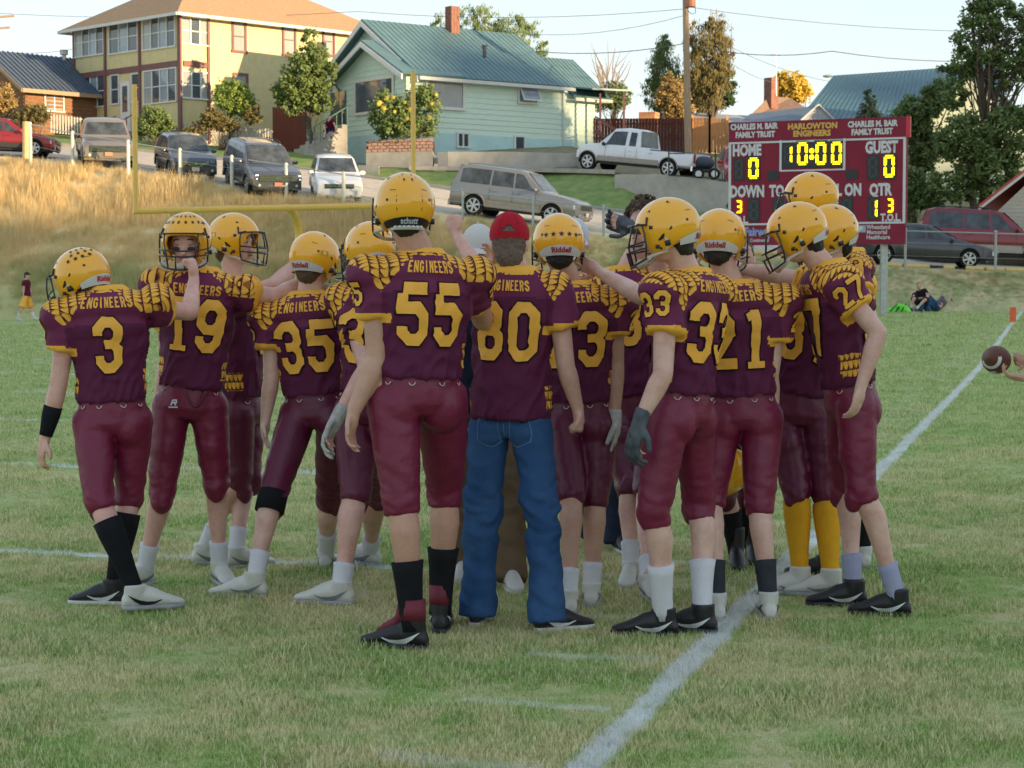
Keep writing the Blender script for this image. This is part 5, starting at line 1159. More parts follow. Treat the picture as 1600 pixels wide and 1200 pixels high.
for _k in skin.values():       # blotches and veins under the skin
    N, L = nt(_k); b_ = N['Principled BSDF']; src = b_.inputs['Base Color'].links[0].from_socket; g_ = N.new('ShaderNodeNewGeometry')
    n_ = ramp(N, L, nz(N, L, g_.outputs['Position'], 9, 5, .7), [(.38, 0.0), (.66, 1.0)]); c_ = mixc(N, L, mth(N, L, 'MULTIPLY', n_, .55), src, (.52, .22, .17)); n2_ = ramp(N, L, nz(N, L, g_.outputs['Position'], 120, 3, .6), [(.62, 0.0), (.72, 1.0)])
    c_ = mixc(N, L, mth(N, L, 'MULTIPLY', n2_, .35), c_, (.22, .11, .08)); L.new(c_, b_.inputs['Base Color'])
hair_m = {'dark': mat('hair_dark', (.018, .014, .012), .6, .3, 30, .6, 60), 'brown': mat('hair_brown', (.10, .055, .03), .6, .35, 60, .8, 90), 'grey': mat('hair_grey', (.16, .12, .10), .7, .3, 60, .6, 90), 'red': mat('hair_light', (.30, .18, .10), .7, .3, 50, .6, 80)}
hel_y = mat('helmet_yellow', (.97, .45, .016), .24, .05, 3, coat=.8)
hel_k = mat('helmet_black', (.012, .013, .016), .35); mask_m = mat('mask_black', (.012, .012, .018), .3, coat=.3)
bump_w = mat('bumper_white', (.66, .66, .66), .4, .03); red_t = mat('red_print', (.45, .03, .05), .5); sil_t = mat('silver_print', (.50, .58, .66), .5)
num_y = mat('number_yellow', (.92, .45, .055), .62, .07, 12, .2, 60); num_k = mat('number_edge', (.02, .006, .014), .7)
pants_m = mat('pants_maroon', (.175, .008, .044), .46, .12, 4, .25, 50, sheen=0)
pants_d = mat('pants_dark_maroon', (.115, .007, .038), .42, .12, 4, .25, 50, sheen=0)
jeans_m = mat('blue_denim', (.018, .060, .17), .85, .35, 4, .6, 160, col2=(.050, .120, .27)); khaki_m = mat('khaki_brown', (.16, .11, .065), .85, .2, 5, .4, 80); navy_m = mat('navy_cloth', (.02, .028, .06), .8, .2, 6, .3, 60)
sock_w = mat('sock_white', (.68, .68, .74), .85, .04, 20, .3, 150); sock_k = mat('sock_black', (.012, .013, .016), .85, .2, 20, .3, 150); sock_y = mat('sock_yellow', (.75, .38, .02), .8, .06, 20, .3, 150); sock_g = mat('sock_charcoal', (.04, .045, .055), .85, .1, 20, .3, 150); sock_l = mat('sock_lilac', (.36, .38, .56), .85, .05, 20, .3, 150)
sh_k = mat('shoe_black', (.014, .014, .018), .45, .25, 20, .2, 90); sh_w = mat('shoe_white', (.62, .62, .58), .5, .08, 10, .3, 60); sh_r = mat('shoe_maroon', (.16, .012, .03), .6, .15, 20, .2, 90); sh_gold = mat('shoe_gold', (.55, .42, .28), .5, .1, 12)
swoosh_w = mat('swoosh_white', (.75, .78, .82), .45); glove_w = mat('glove_white', (.58, .58, .56), .55, .2, 18, .3, 60, col2=(.30, .29, .28)); glove_k = mat('glove_black', (.03, .04, .055), .5, .3, 25, .3, 60, col2=(.09, .11, .13))
strap_w = mat('strap_white', (.60, .55, .48), .5); eye_w = mat('eye_white', (.6, .58, .55), .3); lip_m = mat('lips', (.38, .14, .12), .5)

def jersey_mat():
    m = bpy.data.materials.new('jersey_maroon'); m.use_nodes = True; N, L = nt(m); b = N['Principled BSDF']
    b.inputs['Roughness'].default_value = .62; b.inputs['Specular IOR Level'].default_value = .16
    at_ = N.new('ShaderNodeAttribute'); at_.attribute_name = 'yoke'; sp = N.new('ShaderNodeSeparateXYZ'); L.new(at_.outputs['Vector'], sp.inputs[0])
    a2 = N.new('ShaderNodeAttribute'); a2.attribute_name = 'trim'
    u, v, k = sp.outputs[0], sp.outputs[1], sp.outputs[2]
    row = mth(N, L, 'FLOOR', mth(N, L, 'DIVIDE', u, .042)); fu = mth(N, L, 'FRACT', mth(N, L, 'DIVIDE', u, .042))
    x = mth(N, L, 'SUBTRACT', mth(N, L, 'FRACT', mth(N, L, 'ADD', mth(N, L, 'DIVIDE', v, .023), mth(N, L, 'MULTIPLY', row, .5))), .5)
    x2 = mth(N, L, 'MULTIPLY', mth(N, L, 'MULTIPLY', x, x), 2.4)
    d = mth(N, L, 'ADD', fu, x2)              # curved ends of the feathers
    l1 = mth(N, L, 'GREATER_THAN', d, .90); l2 = mth(N, L, 'GREATER_THAN', mth(N, L, 'ABSOLUTE', x), .455)
    l3 = mth(N, L, 'LESS_THAN', fu, .06)
    line = mth(N, L, 'MAXIMUM', l1, mth(N, L, 'MAXIMUM', l2, l3))
    feather = mixc(N, L, line, (.92, .47, .07), (.06, .010, .025))
    feather = mixc(N, L, mth(N, L, 'MULTIPLY', mth(N, L, 'GREATER_THAN', x, .22), .45), feather, (.62, .24, .02))
    g = N.new('ShaderNodeNewGeometry'); nn = nz(N, L, g.outputs['Position'], 7, 4)
    base = mixc(N, L, nn, (.135, .020, .066), (.185, .034, .092))
    ke = mth(N, L, 'ADD', k, mth(N, L, 'MULTIPLY', x2, -.025))
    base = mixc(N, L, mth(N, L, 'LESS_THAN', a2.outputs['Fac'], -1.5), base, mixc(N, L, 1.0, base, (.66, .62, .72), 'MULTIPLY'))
    c = mixc(N, L, mth(N, L, 'GREATER_THAN', ke, 0.0), base, feather)
    c = mixc(N, L, mth(N, L, 'GREATER_THAN', a2.outputs['Fac'], 0.0), c, (.92, .47, .07))
    L.new(c, b.inputs['Base Color'])
    bp = N.new('ShaderNodeBump'); bp.inputs['Strength'].default_value = .3; bp.inputs['Distance'].default_value = .006
    L.new(mth(N, L, 'ADD', nz(N, L, g.outputs['Position'], 28, 4), mth(N, L, 'MULTIPLY', nz(N, L, g.outputs['Position'], 400, 1), .12)), bp.inputs['Height']); L.new(bp.outputs[0], b.inputs['Normal'])
    return m
jer_m = jersey_mat()

# block glyphs as centre lines: (points, closed, relative width)
GL = {'0': [([(-.21, .22), (-.21, .78), (-.09, .9), (.09, .9), (.21, .78), (.21, .22), (.09, .1), (-.09, .1)], 1, 1)],
      '1': [([(0, .1), (0, 1)], 0, 1), ([(-.2, .055), (.2, .055)], 0, .6), ([(-.17, .86), (-.08, .9)], 0, .7)],
      '2': [([(-.21, .66), (-.21, .78), (-.09, .9), (.09, .9), (.21, .78), (.21, .62), (-.19, .2)], 0, 1), ([(-.3, .1), (.3, .1)], 0, 1)],
      '3': [([(-.21, .68), (-.21, .78), (-.09, .9), (.09, .9), (.21, .78), (.21, .61), (.12, .52), (.21, .42), (.21, .22), (.09, .1), (-.09, .1), (-.21, .22), (-.21, .32)], 0, 1), ([(-.08, .52), (.1, .52)], 0, .85)],
      '5': [([(.27, .9), (-.20, .9)], 0, 1), ([(-.20, .82), (-.20, .60), (.09, .60), (.21, .48), (.21, .22), (.09, .1), (-.09, .1), (-.21, .22), (-.21, .31)], 0, 1)],
      '7': [([(-.30, .9), (.28, .9)], 0, 1), ([(.20, .84), (-.06, 0)], 0, 1)],
      '8': [([(-.2, .62), (-.2, .8), (-.09, .9), (.09, .9), (.2, .8), (.2, .62), (.1, .52), (-.1, .52)], 1, 1), ([(-.21, .22), (-.21, .42), (-.1, .515), (.1, .515), (.21, .42), (.21, .22), (.09, .1), (-.09, .1)], 1, 1)],
      '9': [([(-.21, .55), (-.21, .78), (-.09, .9), (.09, .9), (.21, .78), (.21, .55), (.09, .44), (-.09, .44)], 1, 1), ([(.21, .60), (.21, .22), (.09, .1), (-.09, .1), (-.21, .22), (-.21, .31)], 0, 1)],
      'E': [([(-.2, 0), (-.2, 1)], 0, 1), ([(-.2, .92), (.26, .92)], 0, .85), ([(-.2, .5), (.16, .5)], 0, .8), ([(-.2, .08), (.26, .08)], 0, .85)],
      'N': [([(-.21, 0), (-.21, 1)], 0, .9), ([(.21, 0), (.21, 1)], 0, .9), ([(-.2, .95), (.2, .05)], 0, .9)],
      'G': [([(.21, .68), (.21, .78), (.09, .9), (-.09, .9), (-.21, .78), (-.21, .22), (-.09, .1), (.09, .1), (.21, .22), (.21, .45), (.03, .45)], 0, 1)],
      'I': [([(0, 0), (0, 1)], 0, 1), ([(-.12, .04), (.12, .04)], 0, .5), ([(-.12, .96), (.12, .96)], 0, .5)],
      'R': [([(-.2, 0), (-.2, 1)], 0, 1), ([(-.2, .9), (.09, .9), (.21, .78), (.21, .6), (.09, .48), (-.2, .48)], 0, .95), ([(.06, .46), (.22, 0)], 0, .9)],
      'S': [([(.21, .68), (.21, .78), (.09, .9), (-.09, .9), (-.21, .78), (-.21, .64), (-.09, .54), (.09, .47), (.21, .36), (.21, .22), (.09, .1), (-.09, .1), (-.21, .22), (-.21, .32)], 0, 1)]}
def strip2d(pts, closed, hw, step, ext=0.0):
    """tessellated 2D stroke: rows of three points"""
    P = [Vector((a, b)) for a, b in pts]; n = len(P)
    if not closed and ext: P[0] = P[0]+(P[0]-P[1]).normalized()*ext; P[-1] = P[-1]+(P[-1]-P[-2]).normalized()*ext
    off = []
    for i in range(n):
        if closed or 0 < i < n-1:
            a = (P[i]-P[i-1]).normalized(); b = (P[(i+1) % n]-P[i]).normalized()
        elif i == 0: a = b = (P[1]-P[0]).normalized()
        else: a = b = (P[-1]-P[-2]).normalized()
        na = Vector((-a.y, a.x)); nb_ = Vector((-b.y, b.x)); m = na+nb_; m = m.normalized() if m.length > 1e-4 else na
        off.append(m*(hw/max(.45, m.dot(na))))
    rows = []
    rng = range(n if closed else n-1)
    for i in rng:
        j = (i+1) % n; k = max(1, int((P[j]-P[i]).length/step))
        for t in range(k):
            s_ = t/k; c = P[i].lerp(P[j], s_); o = off[i].lerp(off[j], s_); rows.append((c-o, c-o*.5, c, c+o*.5, c+o))
    if closed: rows.append(rows[0])
    else: c, o = P[-1], off[-1]; rows.append((c-o, c-o*.5, c, c+o*.5, c+o))
    return rows
def glyph_strips(text, h, sw, step, wd=.62, gap=.12, ext=0.0, condense=1.0):
    """strips (already scaled to metres), centred"""
    out = []; adv = (wd+gap)*h*condense; tot = adv*(len(text)-1); lev = 0
    for i, ch in enumerate(text):
        ox = -tot/2+i*adv
        for j, (pts, cl, rw) in enumerate(GL.get(ch, [])):
            P = [(x*h*condense+ox, (y-.5)*h) for x, y in pts]; out.append((strip2d(P, cl, sw*h*rw/2+ext, step, ext), j))
    return out
def project_strips(mb, strips, fn, off, lift=.0004):
    for rows, j in strips:
        vs = []; ok = []
        for r in rows:
            for p in r:
                q = fn(p.x, p.y); ok.append(q is not None); vs.append((q[0]+q[1]*(off+lift*j)) if q else Vector((0, 0, 0)))
        fs = []
        for i in range(len(rows)-1):
            for k in range(4):
                f = (i*5+k, i*5+k+1, (i+1)*5+k+1, (i+1)*5+k)
                if all(ok[x] for x in f): fs.append(f)
        if fs: mb.add(vs, fs)
def cyl_proj(bvh, o, up, xdir, out, R, reach=.6):
    def fn(x, y):
        a = x/R; d = out*cos(a)+xdir*sin(a); h = bvh.ray_cast(o+up*y+d*reach, -d, reach+.05)
        return (h[0], h[1] if h[1].dot(d) > 0 else -h[1]) if h[0] else None
    return fn
def proj_mesh(me, fn, off):
    """project a flat mesh (xy) with fn"""
    bm = bmesh.new(); bm.from_mesh(me); bad = []
    for v in bm.verts:
        q = fn(v.co.x, v.co.y)
        if q: v.co = q[0]+q[1]*off
        else: bad.append(v)
    bmesh.ops.delete(bm, geom=bad, context='VERTS'); bm.to_mesh(me); bm.free(); return me
TXT = {}
def flat_text(s, size, bold, sx):
    k = (s, size, bold, sx)
    if k not in TXT: TXT[k] = text_mesh(s, size, bold, 'CENTER', sx, 2)
    return TXT[k].copy()
def bvh_of(me): return BVHTree.FromPolygons([v.co.copy() for v in me.vertices], [tuple(p.vertices) for p in me.polygons])
def local(me, root): me.transform(Matrix.Translation(-Vector(root['_w']))); return me
def add_part(name, me, m, parent, root, smooth=True): return link(name, local(me, root), m, parent, None, smooth)
def mbpart(name, mb, m, parent, root, smooth=True, fix=True): return add_part(name, mb.mesh(name, fix), m, parent, root, smooth)

def hand_shape(mb, wrist, tip, palm_n, kind, g=1.0, side=1):
    """palm_n: direction the palm faces; fingers curl towards it; side: which edge the thumb leaves from"""
    d = (tip-wrist).normalized(); x, pn, d = frame(palm_n, d); w = x*side
    L = .185*g
    pc = wrist+d*(.052*g)
    mb.ell(pc, (w*.043*g, pn*.018*g, d*.055*g), 12, 8); mb.ell(pc+d*.022*g, (w*.041*g, pn*.016*g, d*.034*g), 12, 8)
    mb.caps(wrist-d*.02, pc, .028*g, .026*g, 10)
    curl = {'relaxed': (.30, .55, .45), 'fist': (1.35, 1.65, 1.2), 'spread': (.12, .2, .15), 'grip': (.7, .6, .5)}[kind]
    for k in range(4):
        off = (-.031+.0205*k)*g; base = wrist+d*(.092*g-abs(k-1.6)*.004)+w*off
        ln = (.066, .078, .074, .060)[3-k if side > 0 else 3-k]*g; a = 0; p = base; r = .0092*g
        spread = w*((k-1.5)*(.05 if kind != 'spread' else .14))
        for j, seg in enumerate((.5, .29, .24)):
            a += curl[j]*(1+.12*(k-1)); dd = (d*cos(a)+pn*sin(a)+spread*(1 if a < 1.2 else 0)).normalized(); q = p+dd*(ln*seg*1.15); mb.caps(p, q, r, r*.93, 8); p = q; r *= .93
    tb = wrist+d*.03*g+w*.030*g; t1 = tb+(d*.7+w*.75+pn*.35).normalized()*.040*g
    if kind == 'fist': t1 = tb+(d*.8+w*.35+pn*.5).normalized()*.040*g; t2 = t1+(d*.35-w*.55+pn*.75).normalized()*.034*g
    else: t2 = t1+(d*.95+w*.25+pn*.35).normalized()*.036*g
    mb.caps(tb, t1, .014*g, .0115*g, 8); mb.caps(t1, t2, .0112*g, .0095*g, 8)

def shoe(root, parent_sock, A, toe, gz_, style, sc=1.0, side=1):
    """A: ankle point; toe: horizontal unit vector; gz_: ground height of the sole"""
    s = dict(up=sh_k, sole=sh_k, collar=.03, sw=None, lace=sh_k, low=False); s.update(style)
    up = UP; lat = Vector((toe.y, -toe.x, 0))
    o = Vector((A.x, A.y, gz_))-toe*.062*sc
    st = [(-.0, .022, .055), (.012, .031, .075), (.05, .037, .100), (.10, .039, .112), (.15, .041, .096), (.19, .044, .074), (.225, .045, .058), (.258, .038, .047), (.28, .024, .038), (.287, .010, .03)]
    rings = []
    for t, w, h in st:
        c = o+toe*t*sc; r = []
        for k in range(14):
            a = 2*pi*k/14; cx = cos(a); sz = sin(a); z = (.5+.5*sz)
            ww = w*(1.0-.30*max(0, sz)**1.5) if sz > 0 else w
            r.append(c+lat*(cx*abs(cx)**-.25 if cx else 0)*ww*sc+up*(.014+(h-.014)*z)*sc)
        rings.append(r)
    mb = MB(); mb.loft(rings)
    hh = s['collar']
    if True:
        r0 = []; top = A+up*hh
        for t, (rx, ry) in enumerate(((.038, .056), (.043, .054), (.045, .052), (.046, .052))):
            c = (o+toe*.062*sc+up*.045*sc).lerp(top, t/3.0) if t else o+toe*.062*sc+up*.04
            r0.append([c+(lat*cos(2*pi*k/14)*rx+toe*sin(2*pi*k/14)*ry)*sc for k in range(14)])
        mb.loft(r0)
    sh = add_part('shoe', remesh(mb, .0062, 4, .6), s['up'], root, root)
    mb = MB(); rings = []
    for z, g in ((0.0, .94), (.006, 1.0), (.020, 1.02)):
        r = []
        pts = [(t, w) for t, w, h in st]; pts = [(t, w) for t, w in pts]+[(t, -w) for t, w in reversed(pts)]
        for t, w in pts: r.append(o+toe*(t*sc)+lat*w*g*sc+up*z*sc)
        rings.append(r)
    mb.loft(rings)
    for t, w in ((.03, .02), (.03, -.02), (.19, .03), (.19, -.03), (.24, .015), (.24, -.015), (.14, .025)): mb.tube([o+toe*t*sc+lat*w*sc+up*.004, o+toe*t*sc+lat*w*sc-up*.010], [.008, .005], 6)
    x = mbpart('sole', mb, s['sole'], sh, root)
    mb = MB()
    for k in range(5):
        t = .105+.022*k; h = .099-.0115*k; c = o+toe*t*sc+up*(h)*sc
        mb.tube([c-lat*.020*sc-up*.008, c+up*.004, c+lat*.020*sc-up*.008], .0032*sc, 5)
    if hh > .07:
        for k in range(3):
            c = A+toe*(.045)*sc+up*(.02+.026*k); mb.tube([c-lat*.02-toe*.006, c+toe*.004, c+lat*.02-toe*.006], .0035, 5)
    mbpart('laces', mb, s['lace'], sh, root)
    if s['sw'] is not None:
        bv = bvh_of(sh.data); rt = Vector(root['_w'])
        for sd in (1, -1):
            ctr = [(.20, .060), (.15, .036), (.10, .030), (.06, .036), (.035, .050), (.01, .082)] if True else []
            ctr = [(.175, .046), (.145, .032), (.110, .028), (.080, .034), (.050, .050), (.022, .070)]
            wd = [.002, .007, .011, .012, .008, .001]; vs = []
            ctr = [(lerp_tab(range(6), [c_[0] for c_ in ctr], q_/3), lerp_tab(range(6), [c_[1] for c_ in ctr], q_/3)) for q_ in range(16)]; wd = [lerp_tab(range(6), wd, q_/3) for q_ in range(16)]
            for (t, z), w in zip(ctr, wd):
                for q in (-1, 1):
                    p = o+toe*t*sc+up*(z+q*w*.9)*sc; h = bv.ray_cast(p+lat*sd*.2-rt, -lat*sd, .3)
                    vs.append((h[0]+rt if h[0] else p+lat*sd*.045)+lat*sd*.0045)
            mb = MB(); mb.add(vs, [(2*i, 2*i+1, 2*i+3, 2*i+2) for i in range(15)]); mbpart('swoosh', mb, s['sw'], sh, root)
    return sh

def helmet(root, C, f, r, u, st):
    """f facing, r right, u up"""
    A, B, Cc = .124, .142, .132
    if st.get('type') == 'schutt': A, B, Cc = .128, .142, .138
    def elmin(ph):           # ph: azimuth from the front, degrees 0..180
        return lerp_tab([0, 30, 42, 52, 62, 75, 88, 100, 112, 130, 155, 180], [16, 14, 6, -34, -52, -54, -50, -38, -34, -33, -35, -36], ph)
    def pt(az, el, k=1.0):
        ce, se = cos(el), sin(el); b_ = B*(1.0+.03*(-cos(az)))*k
        x = A*k*ce*sin(az); y = b_*ce*cos(az); z = Cc*k*se
        if el < 0: g = 1-.12*(-el/(pi/2)); x *= g; y *= g
        jaw = max(0.0, -el-.3)*max(0, cos(az)+.35); y += jaw*.05
        return C+r*x+f*y+u*z
    NA = 56; NR = 18; rings = []
    for i in range(NR+1):
        ring = []
        for k in range(NA):
            az = 2*pi*k/NA; d = abs(((math.degrees(az)+180) % 360)-180); e0 = radians(elmin(d)); t = i/NR
            el = pi/2+(e0-pi/2)*t; kk = 1.0
            if t > .97: kk = .985
            # raised centre ridge and the step above the back plate
            de = math.degrees(el)
            if d > 60: kk += .012*max(0, min(1, (de-16-.10*(180-d))/3.0))
            kk += .010*math.exp(-((math.degrees(math.asin(max(-1, min(1, sin(az)*cos(el)))))/11.0)**4))*(1 if de > 0 else 0)
            ring.append(pt(az, el, kk))
        rings.append(ring)
    mb = MB(); mb.loft(rings[1:], cap=False); top = C+u*Cc*1.02; vs = rings[1]; mb.add([top]+vs, [(0, 1+k, 1+(k+1) % NA) for k in range(NA)])
    bm = bmesh.new(); me = mb.mesh('h', False); bm.from_mesh(me); bmesh.ops.remove_doubles(bm, verts=bm.verts, dist=.0005); bmesh.ops.recalc_face_normals(bm, faces=bm.faces)
    cc = sum((v.co for v in bm.verts), Vector())/len(bm.verts)
    if sum((fc.calc_center_median()-cc).dot(fc.normal) for fc in bm.faces) < 0: bmesh.ops.reverse_faces(bm, faces=bm.faces)
    bm.to_mesh(me); bm.free()
    # thickness
    o = bpy.data.objects.new('t', me); COL.objects.link(o); m_ = o.modifiers.new('s', 'SOLIDIFY'); m_.thickness = .012; m_.offset = -1
    out = bpy.data.meshes.new_from_object(o.evaluated_get(bpy.context.evaluated_depsgraph_get())); bpy.data.objects.remove(o)
    bv = bvh_of(out); out.materials.clear()
    hl = add_part('helmet', out, hel_y, root, root)
    def sp(az, el, dx=0, dy=0, off=.0015):
        """point on the shell: azimuth/elevation in degrees plus metre offsets"""
        az = radians(az)+dx/.13; el = radians(el)+dy/.13
        d = (r*sin(az)*cos(el)+f*cos(az)*cos(el)+u*sin(el)).normalized(); h = bv.ray_cast(C+d*.4, -d, .4)
        return (h[0]+d*off, d) if h[0] else None
    # bumper strip at the nape
    bm_ = hel_k if st.get('type') == 'schutt' else bump_w
    if st.get('bumper', 1):
        mb = MB(); vs = []; n = 24
        for k in range(n+1):
            az = 180-64+128*k/n; d = abs(az-180); lo = -38+d*.00; hi = -17-10*(d/64)**2
            if st.get('type') == 'schutt': lo, hi = -44, -24-8*(d/64)**2
            for e in (lo, (lo+hi)/2, hi):
                a_ = radians(az); e_ = radians(e); vs.append(pt(a_, e_, 1.035 if e != hi else 1.022))
        fs = []
        for k in range(n):
            for j in range(2): fs.append((k*3+j, k*3+j+1, (k+1)*3+j+1, (k+1)*3+j))
        mb.add(vs, fs); bmp = mbpart('rear_bumper', mb, bm_, hl, root)
        s_ = 'schutt' if st.get('type') == 'schutt' else 'Riddell'
        txt = flat_text(s_, .034 if s_ == 'Riddell' else .036, .0012, 1.25 if s_ == 'Riddell' else 1.0); az0 = 180
        def fn(x, y):
            a_ = radians(az0)-(-x)/.13*-1; a_ = radians(az0)-x/.135; e_ = radians(-27 if s_ == 'Riddell' else -31)+y/.135
            p = pt(a_, e_, 1.05); return (p, (p-C).normalized())
        add_part('bumper_lettering', proj_mesh(txt, fn, .0), red_t if s_ == 'Riddell' else sil_t, hl, root, False)
        if s_ == 'schutt':
            mb = MB()
            for k in range(7):
                a_ = radians(180-33+11*k); p = pt(a_, radians(-42), 1.045); mb.ell(p, (u*.008, r*.011, f*.008), 8, 5)
            mb.tube([pt(radians(180-50+100*k/12), radians(-45), 1.04) for k in range(13)], .006, 6); mbpart('teeth_print', mb, bump_w, hl, root)
    # vents and screw holes
    mb = MB()
    def patch(az, el, pts, off=.0018, M=None):
        q = [sp(az, el, a, b, off) for a, b in pts]
        if all(q): (M or mb).poly([p[0] for p in q])
    for sg in (1, -1):
        patch(sg*118, 52, [(-.012*sg, .004), (.010*sg, .013), (.010*sg, -.009)])
        patch(sg*62, 40, [(-.012*sg, .0), (.008*sg, .010), (.010*sg, -.004)])
        patch(sg*82, -14, [(-.020*sg, -.012), (.012*sg, .010), (.020*sg, .008), (.010*sg, -.012), (-.012*sg, -.018)])
        patch(sg*72, -38, [(.007*cos(a*pi/4), .007*sin(a*pi/4)) for a in range(8)])
        patch(sg*104, -2, [(-.008*sg, -.006), (.006*sg, .008), (.010*sg, .0), (0, -.01)])
        patch(sg*140, 6, [(.006*cos(a*pi/4), .006*sin(a*pi/4)) for a in range(8)])
        patch(sg*150, 22, [(-.014, -.0015), (.014, .0015), (.014, .004), (-.014, .001)])
        patch(sg*165, 60, [(-.003, -.010), (.003, -.010), (.003, .010), (-.003, .010)]) if st.get('type') == 'schutt' else None
    if st.get('type') == 'schutt':
        for sg in (1, -1):
            patch(180+sg*22, 30, [(-.0015, -.045), (.0015, -.045), (.002, .05), (-.002, .05)]); patch(180+sg*22, -4, [(-.0015, -.02), (.0015, -.02), (.0015, .022), (-.0015, .022)]); patch(180+sg*9, 42, [(-.004, -.006), (.004, -.006), (.004, .008), (-.004, .008)])
    mbpart('vents', mb, hel_k, hl, root, False)
    mb = MB(); mb.poly([sp(125, 4, a, b, .0016)[0] for a, b in ((-.02, -.012), (.02, -.012), (.02, .012), (-.02, .012)) if sp(125, 4, a, b)]) if sp(125, 4) else None
    mbpart('warning_label', mb, mat('label_tan', (.50, .30, .06), .5), hl, root, False)
    if st.get('stars'):
        for (az, el) in st['stars']:
            mb = MB(); pts = []
            for k in range(10):
                a = pi/2+pi*k/5; rr = .0125 if k % 2 == 0 else .0055; pts.append((rr*cos(a), rr*sin(a)))
            c_ = sp(az, el, 0, 0, .003); q = [sp(az, el, a, b, .003) for a, b in pts]
            if c_ and all(q): mb.add([c_[0]]+[p[0] for p in q], [(0, 1+k, 1+(k+1) % 10) for k in range(10)]); mbpart('star_sticker', mb, hel_k, hl, root, False)
    # face mask
    mb = MB(); R_ = .0042
    def fp(az, z, ex): a = radians(az); return C+r*(A+.004)*sin(a)*ex+f*((B+.0)*cos(a)*ex+.012)+u*z
    def bar(z, az, ex, dz=0.0):
        return [fp(a, z+dz*(1-(a/az)**2), ex-(.17*(abs(a)/az)**2)) for a in [az*(-1+2*k/12) for k in range(13)]]
    mb.tube([fp(a, .048-.012*(abs(a)/60)**2, 1.03) for a in [-62+124*k/12 for k in range(13)]], R_, 6)
    mb.tube(bar(-.035, 60, 1.22), R_, 6); mb.tube(bar(-.062, 58, 1.26), R_, 6); mb.tube(bar(-.105, 56, 1.24, -.02), R_*1.1, 6)
    for sg in (1, -1):
        mb.tube([fp(sg*60, .040, 1.03), fp(sg*62, -.0, 1.05), fp(sg*60, -.062, 1.07), fp(sg*56, -.10, 1.09)], R_, 6)
        mb.tube([fp(sg*38, .046, 1.04), fp(sg*34, -.0, 1.16), fp(sg*27, -.04, 1.23), fp(sg*24, -.12, 1.2)], R_, 6)
        mb.tube([fp(sg*6, .048, 1.04), fp(sg*6, -.0, 1.17), fp(sg*6, -.035, 1.22)], R_, 6) if st.get('nosebar') else None
        mb.tube([fp(sg*8, -.062, 1.25), fp(sg*8, -.125, 1.22)], R_, 6)
        q = sp(sg*66, 8); mb.box(q[0], (.014, .014, .014)) if q else None
        q = sp(sg*66, -32)
        if q: mb.box(q[0], (.016, .016, .016))
    mbpart('face_mask', mb, mask_m, hl, root)
    mb = MB()
    for sg in (1, -1):
        mb.tube([fp(sg*62, -.10, .98), fp(sg*35, -.125, .95), fp(0, -.128, .96)], .008, 6)
        q0, q1 = sp(sg*92, -20), sp(sg*84, -48)
        if q0 and q1: mb.tube([q0[0], q1[0], fp(sg*62, -.10, .98)], .007, 6)
    mb.ell(fp(0, -.118, .92), (r*.032, f*.02, u*.024), 10, 6); mbpart('chin_strap', mb, strap_w, hl, root)
    for sg in (1, -1):
        mb = MB(); q0, q1, q2 = sp(sg*60, 28, off=.004), sp(sg*58, 14, off=.006), sp(sg*50, 4, off=.01)
        if q0 and q1: mb.tube([q0[0], q1[0], fp(sg*50, .044, 1.04)], .005, 6)
        if q0 and q1: mbpart('mask_clip', mb, hel_k, hl, root)
        q = sp(sg*92, -30, off=.004); mb = MB()
        if q: mb.box(q[0], (.022, .022, .022), Matrix((r, f, u)).transposed()); mbpart('strap_buckle', mb, hel_k, hl, root)
    return hl

